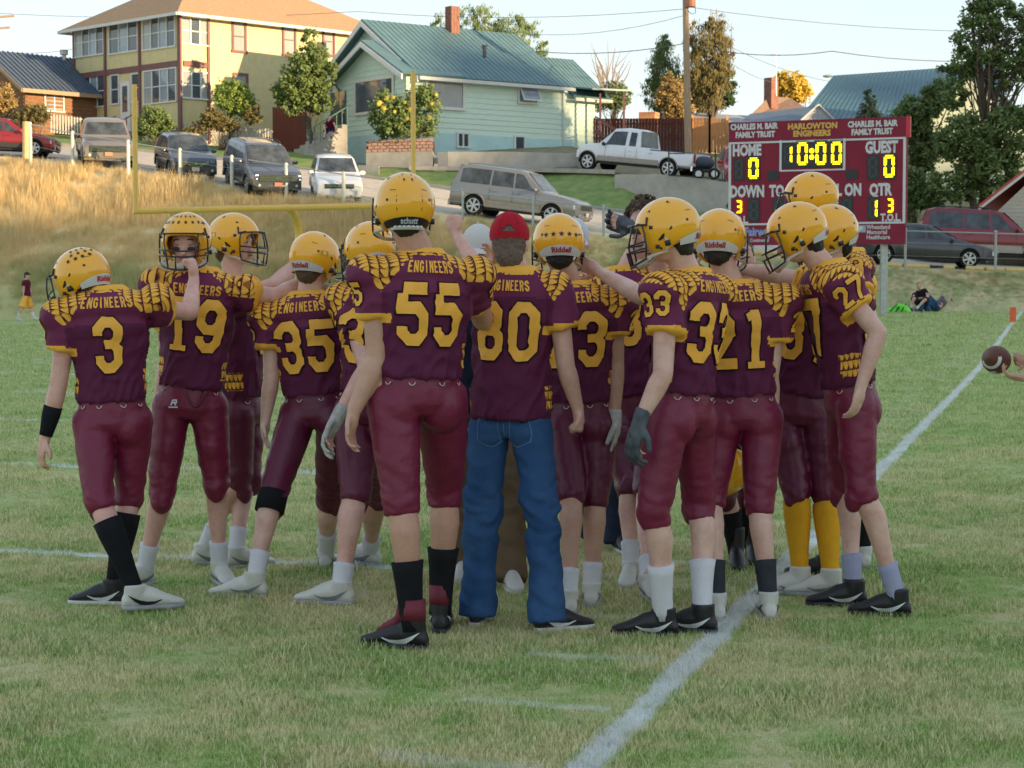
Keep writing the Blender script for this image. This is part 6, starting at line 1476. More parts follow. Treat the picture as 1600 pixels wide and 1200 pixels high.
PEOPLE = {}
def person(key, label, D, yaw, hip, chest, head, hyaw, hpitch, arms, legs, kind='player', num=None, skin_c='pink', g=1.0, cat='football player', group=None, helmet_st=None, hair='dark', top=None, bottom='pants', name='person', sleeve=None, face='front', sh_w_=.185, tilt=0.0, vox=.0085, socks=None, shoes=None, extra=None, small=False, hroll=0.0, pants_mat=None, jl=.36, sleeve_k=.50, ndy=0.0):
    sk = skin[skin_c]
    base = at(hip[0], hip[1], D+hip[2]); gzv = gz(base.x, base.y)
    root = wempty(name, Vector((base.x, base.y, gzv)), label, cat, group)
    Pc = base; Cc = at(chest[0], chest[1], D+chest[2]); H = at(head[0], head[1], D+head[2])
    F = Vector((-sin(radians(yaw)), cos(radians(yaw)), 0)); Rv = Vector((cos(radians(yaw)), sin(radians(yaw)), 0))
    T = (Cc-Pc).normalized(); r, f, u = frame(F, T)      # r = f x u
    if r.dot(Rv) < 0: r = -r
    rr = (r+UP*tilt).normalized()
    SH = {'R': Cc+rr*sh_w_, 'L': Cc-rr*sh_w_}
    hr = Vector((Rv.x, Rv.y, 0)); HP = {'R': Pc+hr*.092*g, 'L': Pc-hr*.092*g}
    hf = Vector((-sin(radians(hyaw)), cos(radians(hyaw)), 0)); hR = Vector((cos(radians(hyaw)), sin(radians(hyaw)), 0))
    pr = radians(hpitch); hF = hf*cos(pr)-UP*sin(pr); hU = hf*sin(pr)+UP*cos(pr)
    if hroll: q_ = Matrix.Rotation(radians(hroll), 3, hF); hR = q_ @ hR; hU = q_ @ hU
    body = MB()
    # head
    sk_c = H-hU*.012
    body.ell(sk_c, (hR*.075, hF*.093, hU*.108), 20, 14); body.ell(sk_c+hF*.035-hU*.070, (hR*.055, hF*.055, hU*.052), 14, 10)
    body.caps(sk_c+hF*.088-hU*.012, sk_c+hF*.108-hU*.045, .010, .015, 8); body.ell(sk_c+hF*.082+hU*.012, (hR*.048, hF*.014, hU*.010), 10, 6); body.ell(sk_c+hF*.080-hU*.085, (hR*.024, hF*.018, hU*.010), 10, 6)
    for s_ in (1, -1): body.ell(sk_c+hR*s_*.078-hU*.018-hF*.005, (hR*.010, hF*.020, hU*.032), 8, 8)
    nb_ = Cc+u*.055; body.caps(sk_c-hU*.06-hF*.015, nb_, .056*g, .062*g, 14); body.caps(nb_, Cc-u*.02, .065, .09, 12)
    # trunk
    def ring(c, a, b, n=18): return [c+r*a*cos(2*pi*k/n)+f*b*sin(2*pi*k/n) for k in range(n)]
    Ln = (Cc-Pc).length
    body.loft([ring(Pc-u*.02, .13*g, .10*g), ring(Pc+u*.1, .125*g, .09*g), ring(Pc+u*Ln*.6, .14*g, .10*g), ring(Cc-u*.08, .16*g, .11*g), ring(Cc+u*.02, .13*g, .09*g)])
    gl = {}; AR = {}
    for sd in ('L', 'R'):
        a = arms.get(sd)
        S0 = SH[sd]
        if a is None: a = dict(e=None)
        if a.get('e') is None: E = S0-u*.28+rr*(.05 if sd == 'R' else -.05); Wd = E-u*.12+f*.2; tip = Wd+f*.15-u*.02
        else: E = at(a['e'][0], a['e'][1], D+a['e'][2]); Wd = at(a['w'][0], a['w'][1], D+a['w'][2]); tip = at(a['h'][0], a['h'][1], D+a['h'][2])
        AR[sd] = (S0, E, Wd, tip, a)
        body.caps(S0, E, .052*g, .041*g, 14); fm = E.lerp(Wd, .28); body.caps(E, fm, .041*g, .043*g, 14); body.caps(fm, Wd, .043*g, .026*g, 14)
        dl = S0.lerp(E, .25); body.ell(dl, ((E-S0).normalized()*.09, (E-S0).normalized().orthogonal()*.054*g, (E-S0).normalized().cross((E-S0).normalized().orthogonal())*.054*g), 12, 8)
        pn = a.get('pn'); pn = Vector(pn) if pn else (-rr if sd == 'R' else rr); kd = a.get('k', 'relaxed')
        ts = a.get('ts', 1)
        hand_shape(body, Wd, tip, pn, kd, .98*g**.5, ts)
        if a.get('glove'): gl[sd] = (Wd, tip, pn, kd, ts, a['glove'])
    LG_ = {}
    for sd in ('L', 'R'):
        l = legs[sd]; gy = l['foot'][1]; Df = CAMH*FPX/(gy-436.0) if not small else D
        A = at(l['foot'][0], gy, Df) if not small else Vector((at(l['foot'][0], 500, D).x, D, 0)); z0 = gz(A.x, A.y)+l['foot'][3] if len(l['foot']) > 3 else gz(A.x, A.y)
        toe = Vector((-sin(radians(l['foot'][2])), cos(radians(l['foot'][2])), 0)); A = Vector((A.x, A.y, z0+.095)) if not l.get('raw') else at(*l['raw'])
        if l.get('raw'): z0 = A.z-.095
        hp = HP[sd]; K = at(l['knee'][0], l['knee'][1], (hp.y+A.y)/2+l['knee'][2]); LG_[sd] = (hp, K, A, toe, z0)
        kd = (K-hp).normalized(); sdn = (A-K).normalized(); bk = (kd*-1+sdn).normalized() if (kd-sdn).length > .15 else -F
        bk = (-F - sdn*(-F).dot(sdn)).normalized()
        tr_ = .86 if bottom in ('jeans', 'khaki', 'navy') else 1.0
        body.caps(hp, K, .084*g*tr_, .055*g*tr_*.96, 16); m_ = K.lerp(A, .28)+bk*.016; body.caps(K, m_, .052*g*tr_*.97, .056*g*tr_, 16); body.caps(m_, K.lerp(A, .72), .055*g*tr_, .036*g, 16); body.caps(K.lerp(A, .72), A, .036*g, .031, 14)
        body.caps(A-UP*.045, A+toe*.11-UP*.066, .022, .018, 10)
    me = remesh(body, vox, 2, .45 if not small else .3); bo = add_part('body', me, sk, root, root)
    # face detail
    if face:
        for s_ in (1, -1):
            mb = MB(); c = sk_c+hF*.079+hU*.000+hR*s_*.030; mb.ell(c, (hR*.013, hF*.010, hU*.0075), 12, 8); mbpart('eye', mb, sk if face == 'black' else eye_w, root, root)
            mb = MB()
            if face == 'black': mb.tube([c-hR*.012+hF*.006-hU*.002, c+hF*.0105-hU*.005, c+hR*.012+hF*.006-hU*.002], .0016, 5); mbpart('eyelashes', mb, hair_m['brown'], root, root)
            else: mb.ell(c+hF*.0085, (hR*.0055, hF*.003, hU*.0055), 8, 6); mbpart('iris', mb, hel_k, root, root)
            mb = MB(); mb.tube([c+hU*.019-hR*.016+hF*.004, c+hU*.023+hF*.010, c+hU*.017+hR*.018+hF*.004], .004, 6); mbpart('eyebrow', mb, hair_m['brown'], root, root)
            if face == 'black': mb = MB(); mb.ell(c-hU*.024+hF*.006+hR*s_*.006, (hR*.021, hF*.006, hU*.010), 10, 6); mbpart('eye_black', mb, hel_k, root, root)
        mb = MB(); mb.tube([sk_c+hF*.098-hU*.070-hR*.022, sk_c+hF*.106-hU*.068, sk_c+hF*.098-hU*.070+hR*.022], .0055, 6); mbpart('lips', mb, lip_m, root, root)
    # hair
    if hair:
        mb = MB()
        if hair == 'curly':
            rnd = random.Random(5)
            for k in range(420):
                v = Vector((rnd.gauss(0, 1), rnd.gauss(0, 1), rnd.gauss(0, 1))).normalized()
                if v.dot(hF) > .45 and v.dot(hU) < .45: continue
                if v.dot(hU) < -.45: continue
                p = sk_c+hU*.02+hR*v.dot(hR)*.092+hF*v.dot(hF)*.108+hU*v.dot(hU)*.122; q1 = v.orthogonal().normalized(); rot = Matrix.Rotation(rnd.random()*6.3, 3, v); q1 = rot @ q1; q2 = v.cross(q1)
                mb.tube([p+(q1*cos(t)+q2*sin(t))*.010+v*(.006*t/2) for t in (0, 1.2, 2.4, 3.6, 4.8)], .0042, 5)
            mb.ell(sk_c+hU*.012-hF*.012, (hR*.084, hF*.095, hU*.112), 18, 12); mbpart('hair', mb, hair_m['brown'], root, root)
        else:
            hm = {'dark': 'dark', 'brown': 'brown', 'grey': 'grey', 'red': 'red'}[hair]
            mb.ell(sk_c-hF*.014+hU*.008, (hR*.080, hF*.088, hU*.110), 20, 14); mb.ell(sk_c-hF*.048-hU*.062, (hR*.066, hF*.050, hU*.066), 16, 10)
            m2 = remesh(mb, .009, 2)
            displace(m2, lambda c, n: noise.noise(c*60)*.006)
            add_part('hair', m2, hair_m[hm], root, root)
    # jersey
    tm = top or jer_m; is_j = tm is jer_m; pads = kind == 'player'
    mb = MB(); W_ = g
    v0 = Ln-.055 if bottom == 'pants' else Ln-.0
    v0 = min(v0, Ln+.02) if jl is None else max(jl, Ln-.075) if bottom == 'pants' else Ln+jl-.36
    hx = 0 if pads else .018
    mb.loft([ring(Cc-u*v0, (.158+hx)*W_, (.122+hx*1.3)*W_, 28), ring(Cc-u*(v0*.8), (.156+hx)*W_, (.118+hx*1.3)*W_, 28), ring(Cc-u*(v0*.5), .168*W_, .122*W_, 28), ring(Cc-u*.14, .186*W_, .132*W_, 28), ring(Cc-u*.03, .178*W_, .124*W_, 28), ring(Cc+u*.07, .125, .10, 28), ring(Cc+u*(.125 if pads else .085), .082, .080, 28)])
    if pads:
        mb.ell(Cc+u*.022, (r*.240, f*.138, u*.092), 24, 14); mb.ell(Cc+u*.05, (r*.16, f*.115, u*.075), 20, 12)
        mb.ell(Cc-u*.075-f*.03, (r*.185, f*.115, u*.11), 20, 12); mb.ell(Cc-u*.075+f*.035, (r*.175, f*.11, u*.11), 20, 12)
    else: mb.ell(Cc-u*.005, (r*.19, f*.10, u*.055), 24, 14)
    for sd in ('L', 'R'):
        S0, E, Wd, tip, a = AR[sd]; d = (E-S0).normalized(); ul = (E-S0).length; k = sleeve_k*ul if pads else .52*ul
        if pads: mb.ell(S0+(rr if sd == 'R' else -rr)*.035+u*.022+d*.01, (r*.090, f*.105, u*.085), 20, 12); mb.cone(S0+d*.02, S0+d*k, .094, .082, 20)
        else: mb.caps(S0, S0+d*.05, .075, .078, 16); mb.cone(S0+d*.02, S0+d*k, .080, .082, 20)
    jm = remesh(mb, .0105 if not small else .02, 3)
    hem = Cc-u*v0; seed = hash(key) % 97 if False else sum(map(ord, key))
    def jd(p, n):
        w = p-Cc; h = w.dot(u); a_ = atan2(w.dot(r), w.dot(f))
        amp = (.0125 if h < -.30 or abs(w.dot(r)) > .13*g else .0060) if h < -.10 else .0035
        q_ = Vector((a_*1.6+seed, h*9+a_*1.9, seed*.7)); n1 = noise.noise(q_); n2 = noise.noise(Vector((w.dot(r)*9+seed, h*22+w.dot(r)*6, w.dot(f)*9)))
        return amp*((1-abs(n1)*2)**3)+amp*.55*n2
    displace(jm, jd)
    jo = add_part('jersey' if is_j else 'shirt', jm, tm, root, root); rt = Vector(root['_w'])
    if is_j:
        ya = jm.attributes.new('yoke', 'FLOAT_VECTOR', 'POINT'); ta = jm.attributes.new('trim', 'FLOAT', 'POINT')
        yv = []; tv = []; du_ = .030 if pads else .0
        for v in jm.vertices:
            p = v.co+rt; w = p-Cc; la = abs(w.dot(rr)); h = w.dot(u)-w.dot(rr)*0; b_ = w.dot(f); sd = 'R' if w.dot(rr) > 0 else 'L'
            S0, E = AR[sd][0], AR[sd][1]; d = (E-S0).normalized(); q_ = (p-S0).dot(d); outw = rr if sd == 'R' else -rr; dn = -u
            armup = max(0, 1-max(0, d.dot(-u)))
            hl = lerp_tab([.05, .10, .16, .20, .26, .33], [.075, .065, -.02, -.07, .015, .05], la)
            if d.dot(-u) < .55 and la > .15: hl = -.01
            k = h-hl
            if la < .065: k = -.01+(.03 if h > .095 else 0)
            uu = la+max(0, -h)*.5; yv += [uu, b_+(.0 if abs(b_) < .05 else 0)+h*.6, k]
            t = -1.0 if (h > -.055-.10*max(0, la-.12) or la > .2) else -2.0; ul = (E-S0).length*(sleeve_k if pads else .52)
            rad = ((p-S0)-d*q_).length
            if ul-.020 < q_ < ul+.022 and rad < .100 and la > .13: t = 1.0
            if w.dot(u) > .045 and la < .10 and not pads: t = 1.0
            if w.dot(u) > .105 and la < .11: t = 1.0
            tv.append(t)
            # side panels of feathers near the hem
            ang = abs(atan2(w.dot(r), -b_)); 
            if .02 < -(h)-(v0-.17) < .13 and 1.25 < ang < 1.95 and h < -.12: yv[-3:] = [-h, (ang-1.25)*.16, .02]
        jm.attributes['yoke'].data.foreach_set('vector', yv); jm.attributes['trim'].data.foreach_set('value', tv)
    bv = BVHTree.FromPolygons([v.co+rt for v in jm.vertices], [tuple(p.vertices) for p in jm.polygons])
    if num:
        for side_, sgn in ((('back', -1), ('front', 1)) if pads else (('back', -1),)):
            out = f*sgn; xd = r if sgn < 0 else -r
            nh = .262; cy = -.150 if sgn < 0 else -.165
            fnp = cyl_proj(bv, Cc, u, xd, out, .175*W_)
            def shift(cy_, fn=fnp): return lambda x, y: fn(x, y+cy_)
            mb = MB(); project_strips(mb, glyph_strips(num, nh, .185, .010, ext=.007), shift(cy+ndy), .0060)
            ne = mbpart('number_edge', mb, num_k, jo, root, True, False)
            mb = MB(); project_strips(mb, glyph_strips(num, nh, .185, .010), shift(cy+ndy), .0085); mbpart('number', mb, num_y, jo, root, True, False)
            mb = MB(); project_strips(mb, glyph_strips('ENGINEERS', .046, .20, .012, gap=.16, condense=.86 if pads else .8), shift((0 if pads else -.052)+(.045 if sgn < 0 else .01)), .0055); mbpart('team_name', mb, num_y, jo, root, True, False)
        if pads:
            for sd in ('L', 'R'):
                S0, E, Wd, tip, a = AR[sd]; d = (E-S0).normalized()
                if d.dot(-u) < .45: continue
                outw = (rr if sd == 'R' else -rr); outw = (outw+f*a.get('sf', 0)); outw = (outw-d*outw.dot(d)).normalized(); xd = outw.cross(-d)*-1; xd = (-d).cross(outw)
                fnp = cyl_proj(bv, S0+d*.070, -d, xd, outw, .10)
                mb = MB(); project_strips(mb, glyph_strips(num, .100, .19, .010, ext=.004), fnp, .0035); mbpart('sleeve_number_edge', mb, num_k, jo, root, True, False)
                mb = MB(); project_strips(mb, glyph_strips(num, .100, .19, .010), fnp, .005); mbpart('sleeve_number', mb, num_y, jo, root, True, False)
    # trousers
    mb = MB(); pg = g*(.93 if bottom == 'jeans' else 1)
    mb.loft([ring(Pc+u*.085, .152*pg, .112*pg, 24), ring(Pc+u*.03, .160*pg, .120*pg, 24), ring(Pc-u*.03, .165*pg, .125*pg, 24), ring(Pc-u*.075, .12*pg, .10*pg, 24)])
    for sd in ('L', 'R'):
        hp, K, A, toe, z0 = LG_[sd]; sgn = hr*(1 if sd == 'R' else -1)
        mb.ell(hp-F*.044-UP*.045-sgn*.012, (hr*.082*pg, F*.080*pg, UP*.098*pg), 16, 12)
        if bottom == 'pants':
            mb.caps(hp-UP*.02, hp.lerp(K, .55), .096*pg, .084*pg, 20); mb.caps(hp.lerp(K, .55), K, .084*pg, .066*pg, 20); e = legs[sd].get('pe', .16)
            mb.cone(K, K.lerp(A, e), .067*pg, .062*pg, 20); fr = (F-(A-K).normalized()*F.dot((A-K).normalized())).normalized(); mb.ell(K+fr*.022-UP*.02, (hr*.056, fr*.055, UP*.085), 14, 10)
            mb.ell(hp.lerp(K, .5)+fr*.02, (hr*.07*pg, fr*.075*pg, UP*.12), 14, 10)
        elif bottom == 'shorts':
            mb.caps(hp-UP*.02, hp.lerp(K, .5), .10, .105, 18); mb.cone(hp.lerp(K, .3), hp.lerp(K, .93), .10, .115, 18)
        else:
            mb.caps(hp-UP*.02, hp.lerp(K, .55), .092, .083, 20); mb.caps(hp.lerp(K, .55), K, .083, .077, 20); e_ = A-UP*.055+(K-A).normalized()*0; mb.caps(K, K.lerp(A, .5), .077, .072, 20); mb.cone(K.lerp(A, .4), e_, .068, .085, 24)
    pm = remesh(mb, .0095 if not small else .02, 3)
    def pd(p, n):
        fold = noise.noise(Vector((p.x*7+seed, p.y*7, p.z*17+p.x*9)))+.6*noise.noise(Vector((p.x*16, p.y*16+seed, p.z*34-p.y*20))); am = .0032 if bottom == 'pants' else .0085
        kn = min(abs(p.z-LG_['L'][1].z), abs(p.z-LG_['R'][1].z)); am *= 1+2.0*math.exp(-(kn/.09)**2); return am*max(fold+.25, -.45)
    displace(pm, pd)
    pmm = pants_mat or {'pants': pants_m, 'jeans': jeans_m, 'khaki': khaki_m, 'shorts': num_y, 'navy': navy_m}[bottom]
    pn_ = {'pants': 'football_pants', 'jeans': 'jeans', 'khaki': 'trousers', 'shorts': 'shorts', 'navy': 'trousers'}[bottom]
    po = add_part(pn_, pm, pmm, root, root)
    if bottom == 'pants' and kind == 'player' and not small:
        mb = MB(); bel = [ring(Pc+u*.068, .155*pg, .115*pg, 28), ring(Pc+u*.086, .1555*pg, .1155*pg, 28)]; mb.loft(bel, cap=False); bl_ = mbpart('waistband', mb, mat('waistband', (.10, .010, .030), .5), po, root)
        mb = MB()
        for a_ in (-.95, -.35, .35, .95, 2.2, -2.2):
            c = Pc+u*.065-f*cos(a_)*.119*pg+r*sin(a_)*.160*pg; t_ = (r*cos(a_)+f*sin(a_)); o_ = (-f*cos(a_)+r*sin(a_))
            mb = MB(); mb.tube([c-t_*.014-u*.004, c-t_*.006+o_*.004-u*.014, c+t_*.006+o_*.004-u*.014, c+t_*.014-u*.002], .0022, 5)
            mbpart('belt_lace', mb, strap_w, po, root)
    if bottom == 'jeans':
        bvp = BVHTree.FromPolygons([v.co+rt for v in pm.vertices], [tuple(p.vertices) for p in pm.polygons])
        fnp = cyl_proj(bvp, Pc, UP, Rv, -F, .16)
        for s_ in (1, -1):
            mb = MB()
            pk = [(s_*.035, .03), (s_*.135, .035), (s_*.135, -.09), (s_*.088, -.115), (s_*.04, -.09)]
            project_strips(mb, [(strip2d(pk, 1, .0022, .012), 0)], fnp, .003); mbpart('pocket_stitching', mb, mat('denim_stitch', (.10, .20, .42), .8), po, root, True, False)
        mb = MB(); project_strips(mb, [(strip2d([(-.15, .055), (.15, .055)], 0, .002, .012), 0), (strip2d([(0, .08), (0, -.12)], 0, .002, .012), 0)], fnp, .003); mbpart('stitching', mb, mat('denim_stitch', (.10, .20, .42), .8), po, root, True, False)
    for sd in ('L', 'R'):
        hp, K, A, toe, z0 = LG_[sd]; so = (socks or {}).get(sd) if isinstance(socks, dict) else socks
        if so and bottom not in ('jeans', 'khaki', 'navy'):
            mt, hgt = so; t_ = hgt/((K-A).length); top_ = A.lerp(K, t_); bk = -F; n = 6; rings = []
            for k in range(n+1):
                s_ = k/n; c = (A-UP*.02).lerp(top_, s_); tt = s_*t_; rd = lerp_tab([0, .1, .3, .7, 1.0], [.042, .042, .047, .0665, .066], tt)*g*(1.0+(.03 if k == n else 0)); off = bk*.014*max(0, 1-abs(tt-.7)/.5); ax = (K-A).normalized(); x_ = ax.orthogonal().normalized(); y_ = ax.cross(x_)
                rings.append([c+off+(x_*cos(2*pi*j/18)+y_*sin(2*pi*j/18))*rd for j in range(18)])
            mb = MB(); mb.loft(rings); sx = mbpart('sock', mb, mt, root, root)
        stl = (shoes or {}).get(sd) if isinstance(shoes, dict) and ('L' in shoes or 'R' in shoes) else (shoes or {})
        shoe(root, None, A, toe, z0, stl or {}, 1.0*g**.4)
    for sd, (Wd, tip, pn, kd, ts, gm) in gl.items():
        mb = MB(); hand_shape(mb, Wd, tip, pn, kd, 1.2*g**.5, ts); d = (tip-Wd).normalized(); mb.cone(Wd-d*.045, Wd+d*.03, .034, .034, 14); gm_ = remesh(mb, .0065, 1, .6); add_part('glove', gm_, gm, root, root)
    if helmet_st is not None: helmet(root, H, hF, hR, hU, helmet_st)
    PEOPLE[key] = dict(root=root, H=H, hF=hF, hR=hR, hU=hU, AR=AR, LG=LG_, Cc=Cc, u=u, r=r, f=f, sk_c=sk_c, Pc=Pc, po=po, pm=pm, F=F, Rv=Rv)
    return root
# ---------------------------------------------------------------- the huddle
HG = 'football players in the huddle'
def st_(up, sole=None, sw=None, collar=.025, lace=None): return dict(up=up, sole=sole or sh_w, sw=sw, collar=collar, lace=lace or up)
sole_g = mat('sole_grey', (.34, .35, .36), .6, .2, 20); mark_g = mat('mark_grey', (.22, .24, .28), .5); WHITE = st_(sh_w, sole_g, mark_g, .02, mat('lace_grey', (.42, .42, .42), .8)); STARS_B = [(150+15*k, 4) for k in range(5)]
STARS_T = [(a, e) for e in (52, 38) for a in (150, 168, 186, 204, 222, 240)]+[(a, 26) for a in (200, 216, 232, 250)]
STARS_F = [(a, e) for e in (44, 62) for a in (-50, -30, -10, 10, 30, 50)]+[(-68, 40), (68, 40)]
person('p3', 'player number 3 seen from behind, black socks and black forearm band, crossing his legs', 9.15, 10, (176, 652, 0), (168, 488, 0), (127, 432, .02), 62, 22,
       dict(L=dict(e=(92, 600, -.05), w=(71, 683, -.05), h=(58, 735, -.05), pn=(.6, .4, 0), k='relaxed', ts=-1), R=dict(e=(297, 488, .18), w=(303, 436, .30), h=(300, 395, .30), k='fist', pn=(-.9, .2, 0))),
       dict(L=dict(knee=(155, 782, -.05), foot=(212, 962, -70, 0.02), pe=.10), R=dict(knee=(202, 775, .05), foot=(178, 948, 80), pe=.12)), num='3', helmet_st=dict(stars=STARS_T), socks=(sock_k, .34), shoes=dict(L=st_(sh_w, sole_g, hel_k, .02, sh_k), R=st_(sh_k, sh_w, swoosh_w, .03)), group=HG, skin_c='pink', hair='brown', tilt=.10, hroll=0)
person('p19', 'player number 19 facing the camera with a starred helmet and eye black', 9.7, 183, (297, 628, 0), (312, 455, 0), (292, 374, -.03), 178, 8,
       dict(R=dict(e=(262, 560, .12), w=(246, 640, .10), h=(243, 672, .10), glove=glove_w), L=dict(e=(432, 462, .06), w=(490, 432, .25), h=(515, 420, .3), k='relaxed')),
       dict(R=dict(knee=(254, 768, -.05), foot=(226, 918, 150), pe=.06), L=dict(knee=(338, 752, -.02), foot=(343, 914, 205), pe=.06)), num='19', helmet_st=dict(stars=STARS_F), socks=(sock_w, .12), shoes=WHITE, group=HG, face='black', hair='red', sh_w_=.18)
person('p5x', 'player in profile facing right with a black cage, standing behind number 19', 10.4, -95, (376, 640, .05), (368, 468, 0), (366, 372, 0), -105, 6,
       dict(R=dict(e=(428, 445, -.15), w=(478, 400, .05), h=(500, 388, .1)), L=dict(e=(430, 470, .5), w=(480, 440, .6), h=(500, 430, .6))),
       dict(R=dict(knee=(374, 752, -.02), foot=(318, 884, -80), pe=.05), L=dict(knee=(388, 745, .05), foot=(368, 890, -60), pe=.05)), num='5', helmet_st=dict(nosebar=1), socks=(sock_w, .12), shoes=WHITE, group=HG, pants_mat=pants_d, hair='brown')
person('p35', 'player number 35 seen from behind with a black knee band, stepping to the left', 9.75, -8, (495, 640, 0), (482, 493, 0), (492, 404, 0), -28, 12,
       dict(L=dict(e=(424, 592, 0), w=(415, 655, 0), h=(413, 698, 0), ts=-1), R=dict(e=(575, 560, .35), w=(600, 500, .55), h=(610, 480, .6))),
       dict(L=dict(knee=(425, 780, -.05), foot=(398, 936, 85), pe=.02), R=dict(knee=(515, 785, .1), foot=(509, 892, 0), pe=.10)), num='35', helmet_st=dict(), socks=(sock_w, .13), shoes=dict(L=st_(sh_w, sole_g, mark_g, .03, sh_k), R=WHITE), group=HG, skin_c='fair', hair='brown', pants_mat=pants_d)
person('p5', 'heavier player with a white left glove and white cleats half hidden behind number 55', 9.3, -22, (585, 638, .1), (598, 478, .1), (578, 390, .1), 20, 10,
       dict(L=dict(e=(575, 575, -.05), w=(530, 648, -.15), h=(508, 690, -.15), glove=glove_w, ts=-1), R=dict(e=(650, 560, .4), w=(680, 500, .6), h=(690, 480, .6))),
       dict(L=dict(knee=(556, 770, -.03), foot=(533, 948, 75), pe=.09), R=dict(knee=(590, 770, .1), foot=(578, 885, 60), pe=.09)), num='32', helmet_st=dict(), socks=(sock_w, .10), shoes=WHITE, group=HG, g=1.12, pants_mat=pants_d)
person('p55', 'big player number 55 seen from behind in maroon and black high tops', 8.2, 20, (652, 618, 0), (658, 434, 0), (632, 322, -.02), 12, 4,
       dict(L=dict(e=(590, 562, -.08), w=(553, 642, -.12), h=(543, 700, -.12), pn=(.7, -.3, 0), ts=-1), R=dict(e=(755, 500, .35), w=(760, 440, .6), h=(765, 420, .6))),
       dict(L=dict(knee=(626, 775, -.02), foot=(645, 1018, 72), pe=.14), R=dict(knee=(695, 765, .1), foot=(688, 990, -2), pe=.14)), num='55', helmet_st=dict(type='schutt'), socks=(sock_k, .27), shoes=st_(sh_k, sh_k, swoosh_w, .095, sh_r), group=HG, g=1.17, skin_c='tan', sh_w_=.20, tilt=.015, vox=.0095)
person('p80', 'man in backwards red cap, number 80 jersey and blue jeans seen from behind', 8.65, -14, (797, 655, 0), (804, 444, 0), (796, 372, -.01), -2, 3,
       dict(L=dict(e=(748, 425, .30), w=(714, 368, .48), h=(694, 322, .50), k='fist', pn=(.6, .6, 0)), R=dict(e=(884, 572, -.05), w=(903, 640, .0), h=(909, 690, 0), k='fist', pn=(-.9, -.1, 0))),
       dict(L=dict(knee=(753, 805, 0), foot=(746, 980, -10)), R=dict(knee=(846, 800, 0), foot=(856, 990, -65))), kind='coach', num='80', cat='man', hair='grey', bottom='jeans', shoes=st_(sh_k, sh_w, swoosh_w, .03), skin_c='pink', sh_w_=.185, jl=.355, tilt=-.03, ndy=-.055)
person('p23', 'player number 23 seen from behind, row of stars on his helmet, one white glove', 9.2, -3, (905, 652, .05), (897, 480, .05), (873, 378, .02), 4, 10,
       dict(L=dict(e=(840, 560, .3), w=(840, 640, .4), h=(840, 670, .4)), R=dict(e=(962, 568, .05), w=(960, 655, .0), h=(958, 722, 0), glove=glove_w, ts=1)),
       dict(L=dict(knee=(893, 772, 0), foot=(889, 962, 8), pe=.06), R=dict(knee=(930, 780, 0), foot=(924, 950, -4), pe=.06)), num='23', helmet_st=dict(stars=STARS_B), socks=(sock_w, .11), shoes=WHITE, group=HG, skin_c='tan', pants_mat=pants_d)
person('p33', 'player number 33 facing left with a dark glove, white socks and black cleats', 8.4, 52, (1062, 640, 0), (1078, 462, 0), (1042, 358, -.05), 78, 14,
       dict(L=dict(e=(1036, 585, -.24), w=(1001, 655, -.26), h=(984, 708, -.26), glove=glove_k, pn=(.5, .3, 0), ts=-1, sf=-.1), R=dict(e=(1000, 462, .45), w=(935, 424, .85), h=(905, 408, .98))),
       dict(L=dict(knee=(1022, 795, -.05), foot=(1037, 998, 78), pe=.17), R=dict(knee=(1092, 785, .1), foot=(1098, 992, 70), pe=.17)), num='33', helmet_st=dict(), socks=(sock_w, .22), shoes=st_(sh_k, sh_k, swoosh_w, .03), group=HG, skin_c='fair', g=1.04, vox=.009)
person('p21', 'player number 21 seen from behind with charcoal socks, between numbers 33 and 27', 8.95, -5, (1160, 645, 0), (1150, 480, .02), (1124, 372, .02), -14, 12,
       dict(L=dict(e=(1085, 560, .35), w=(1080, 640, .4), h=(1080, 670, .4)), R=dict(e=(1203, 590, .0), w=(1208, 652, 0), h=(1209, 705, 0), ts=1)),
       dict(L=dict(knee=(1110, 778, .05), foot=(1120, 972, 5), pe=.10), R=dict(knee=(1186, 785, 0), foot=(1201, 970, 0), pe=.13)), num='21', helmet_st=dict(), socks=(sock_g, .17), shoes=st_(sh_w, sole_g, hel_k, .03, sh_k), group=HG, skin_c='fair')
person('p37', 'player number 37 in long yellow socks, facing the camera beside number 27', 9.6, 168, (1250, 640, .05), (1268, 470, .05), (1296, 362, .05), 100, 15,
       dict(R=dict(e=(1230, 520, -.25), w=(1188, 530, -.2), h=(1165, 530, -.2)), L=dict(e=(1330, 560, .3), w=(1340, 620, .3), h=(1340, 650, .3))),
       dict(R=dict(knee=(1244, 770, -.02), foot=(1250, 930, 95), pe=.06), L=dict(knee=(1290, 775, .05), foot=(1298, 934, 80), pe=.06)), num='37', helmet_st=dict(), socks=(sock_y, .36), shoes=st_(sh_w, sole_g, mark_g, .04, sh_w), group=HG, pants_mat=pants_d)
person('p13', 'tall player number 13 at the back of the huddle, helmet in front of the scoreboard', 9.95, 82, (1325, 640, .1), (1325, 425, .1), (1266, 310, .1), 70, 8,
       dict(L=dict(e=(1360, 500, -.30), w=(1352, 570, -.1), h=(1350, 600, .1)), R=dict(e=(1240, 450, .35), w=(1200, 440, .4), h=(1180, 440, .4))),
       dict(L=dict(knee=(1308, 755, 0), foot=(1290, 906, 60), pe=.05), R=dict(knee=(1332, 750, .1), foot=(1350, 888, 0), pe=.05)), num='13', helmet_st=dict(), socks=(sock_k, .25), shoes=dict(L=st_(sh_k, sh_k, None), R=WHITE), group=HG, pants_mat=pants_d)
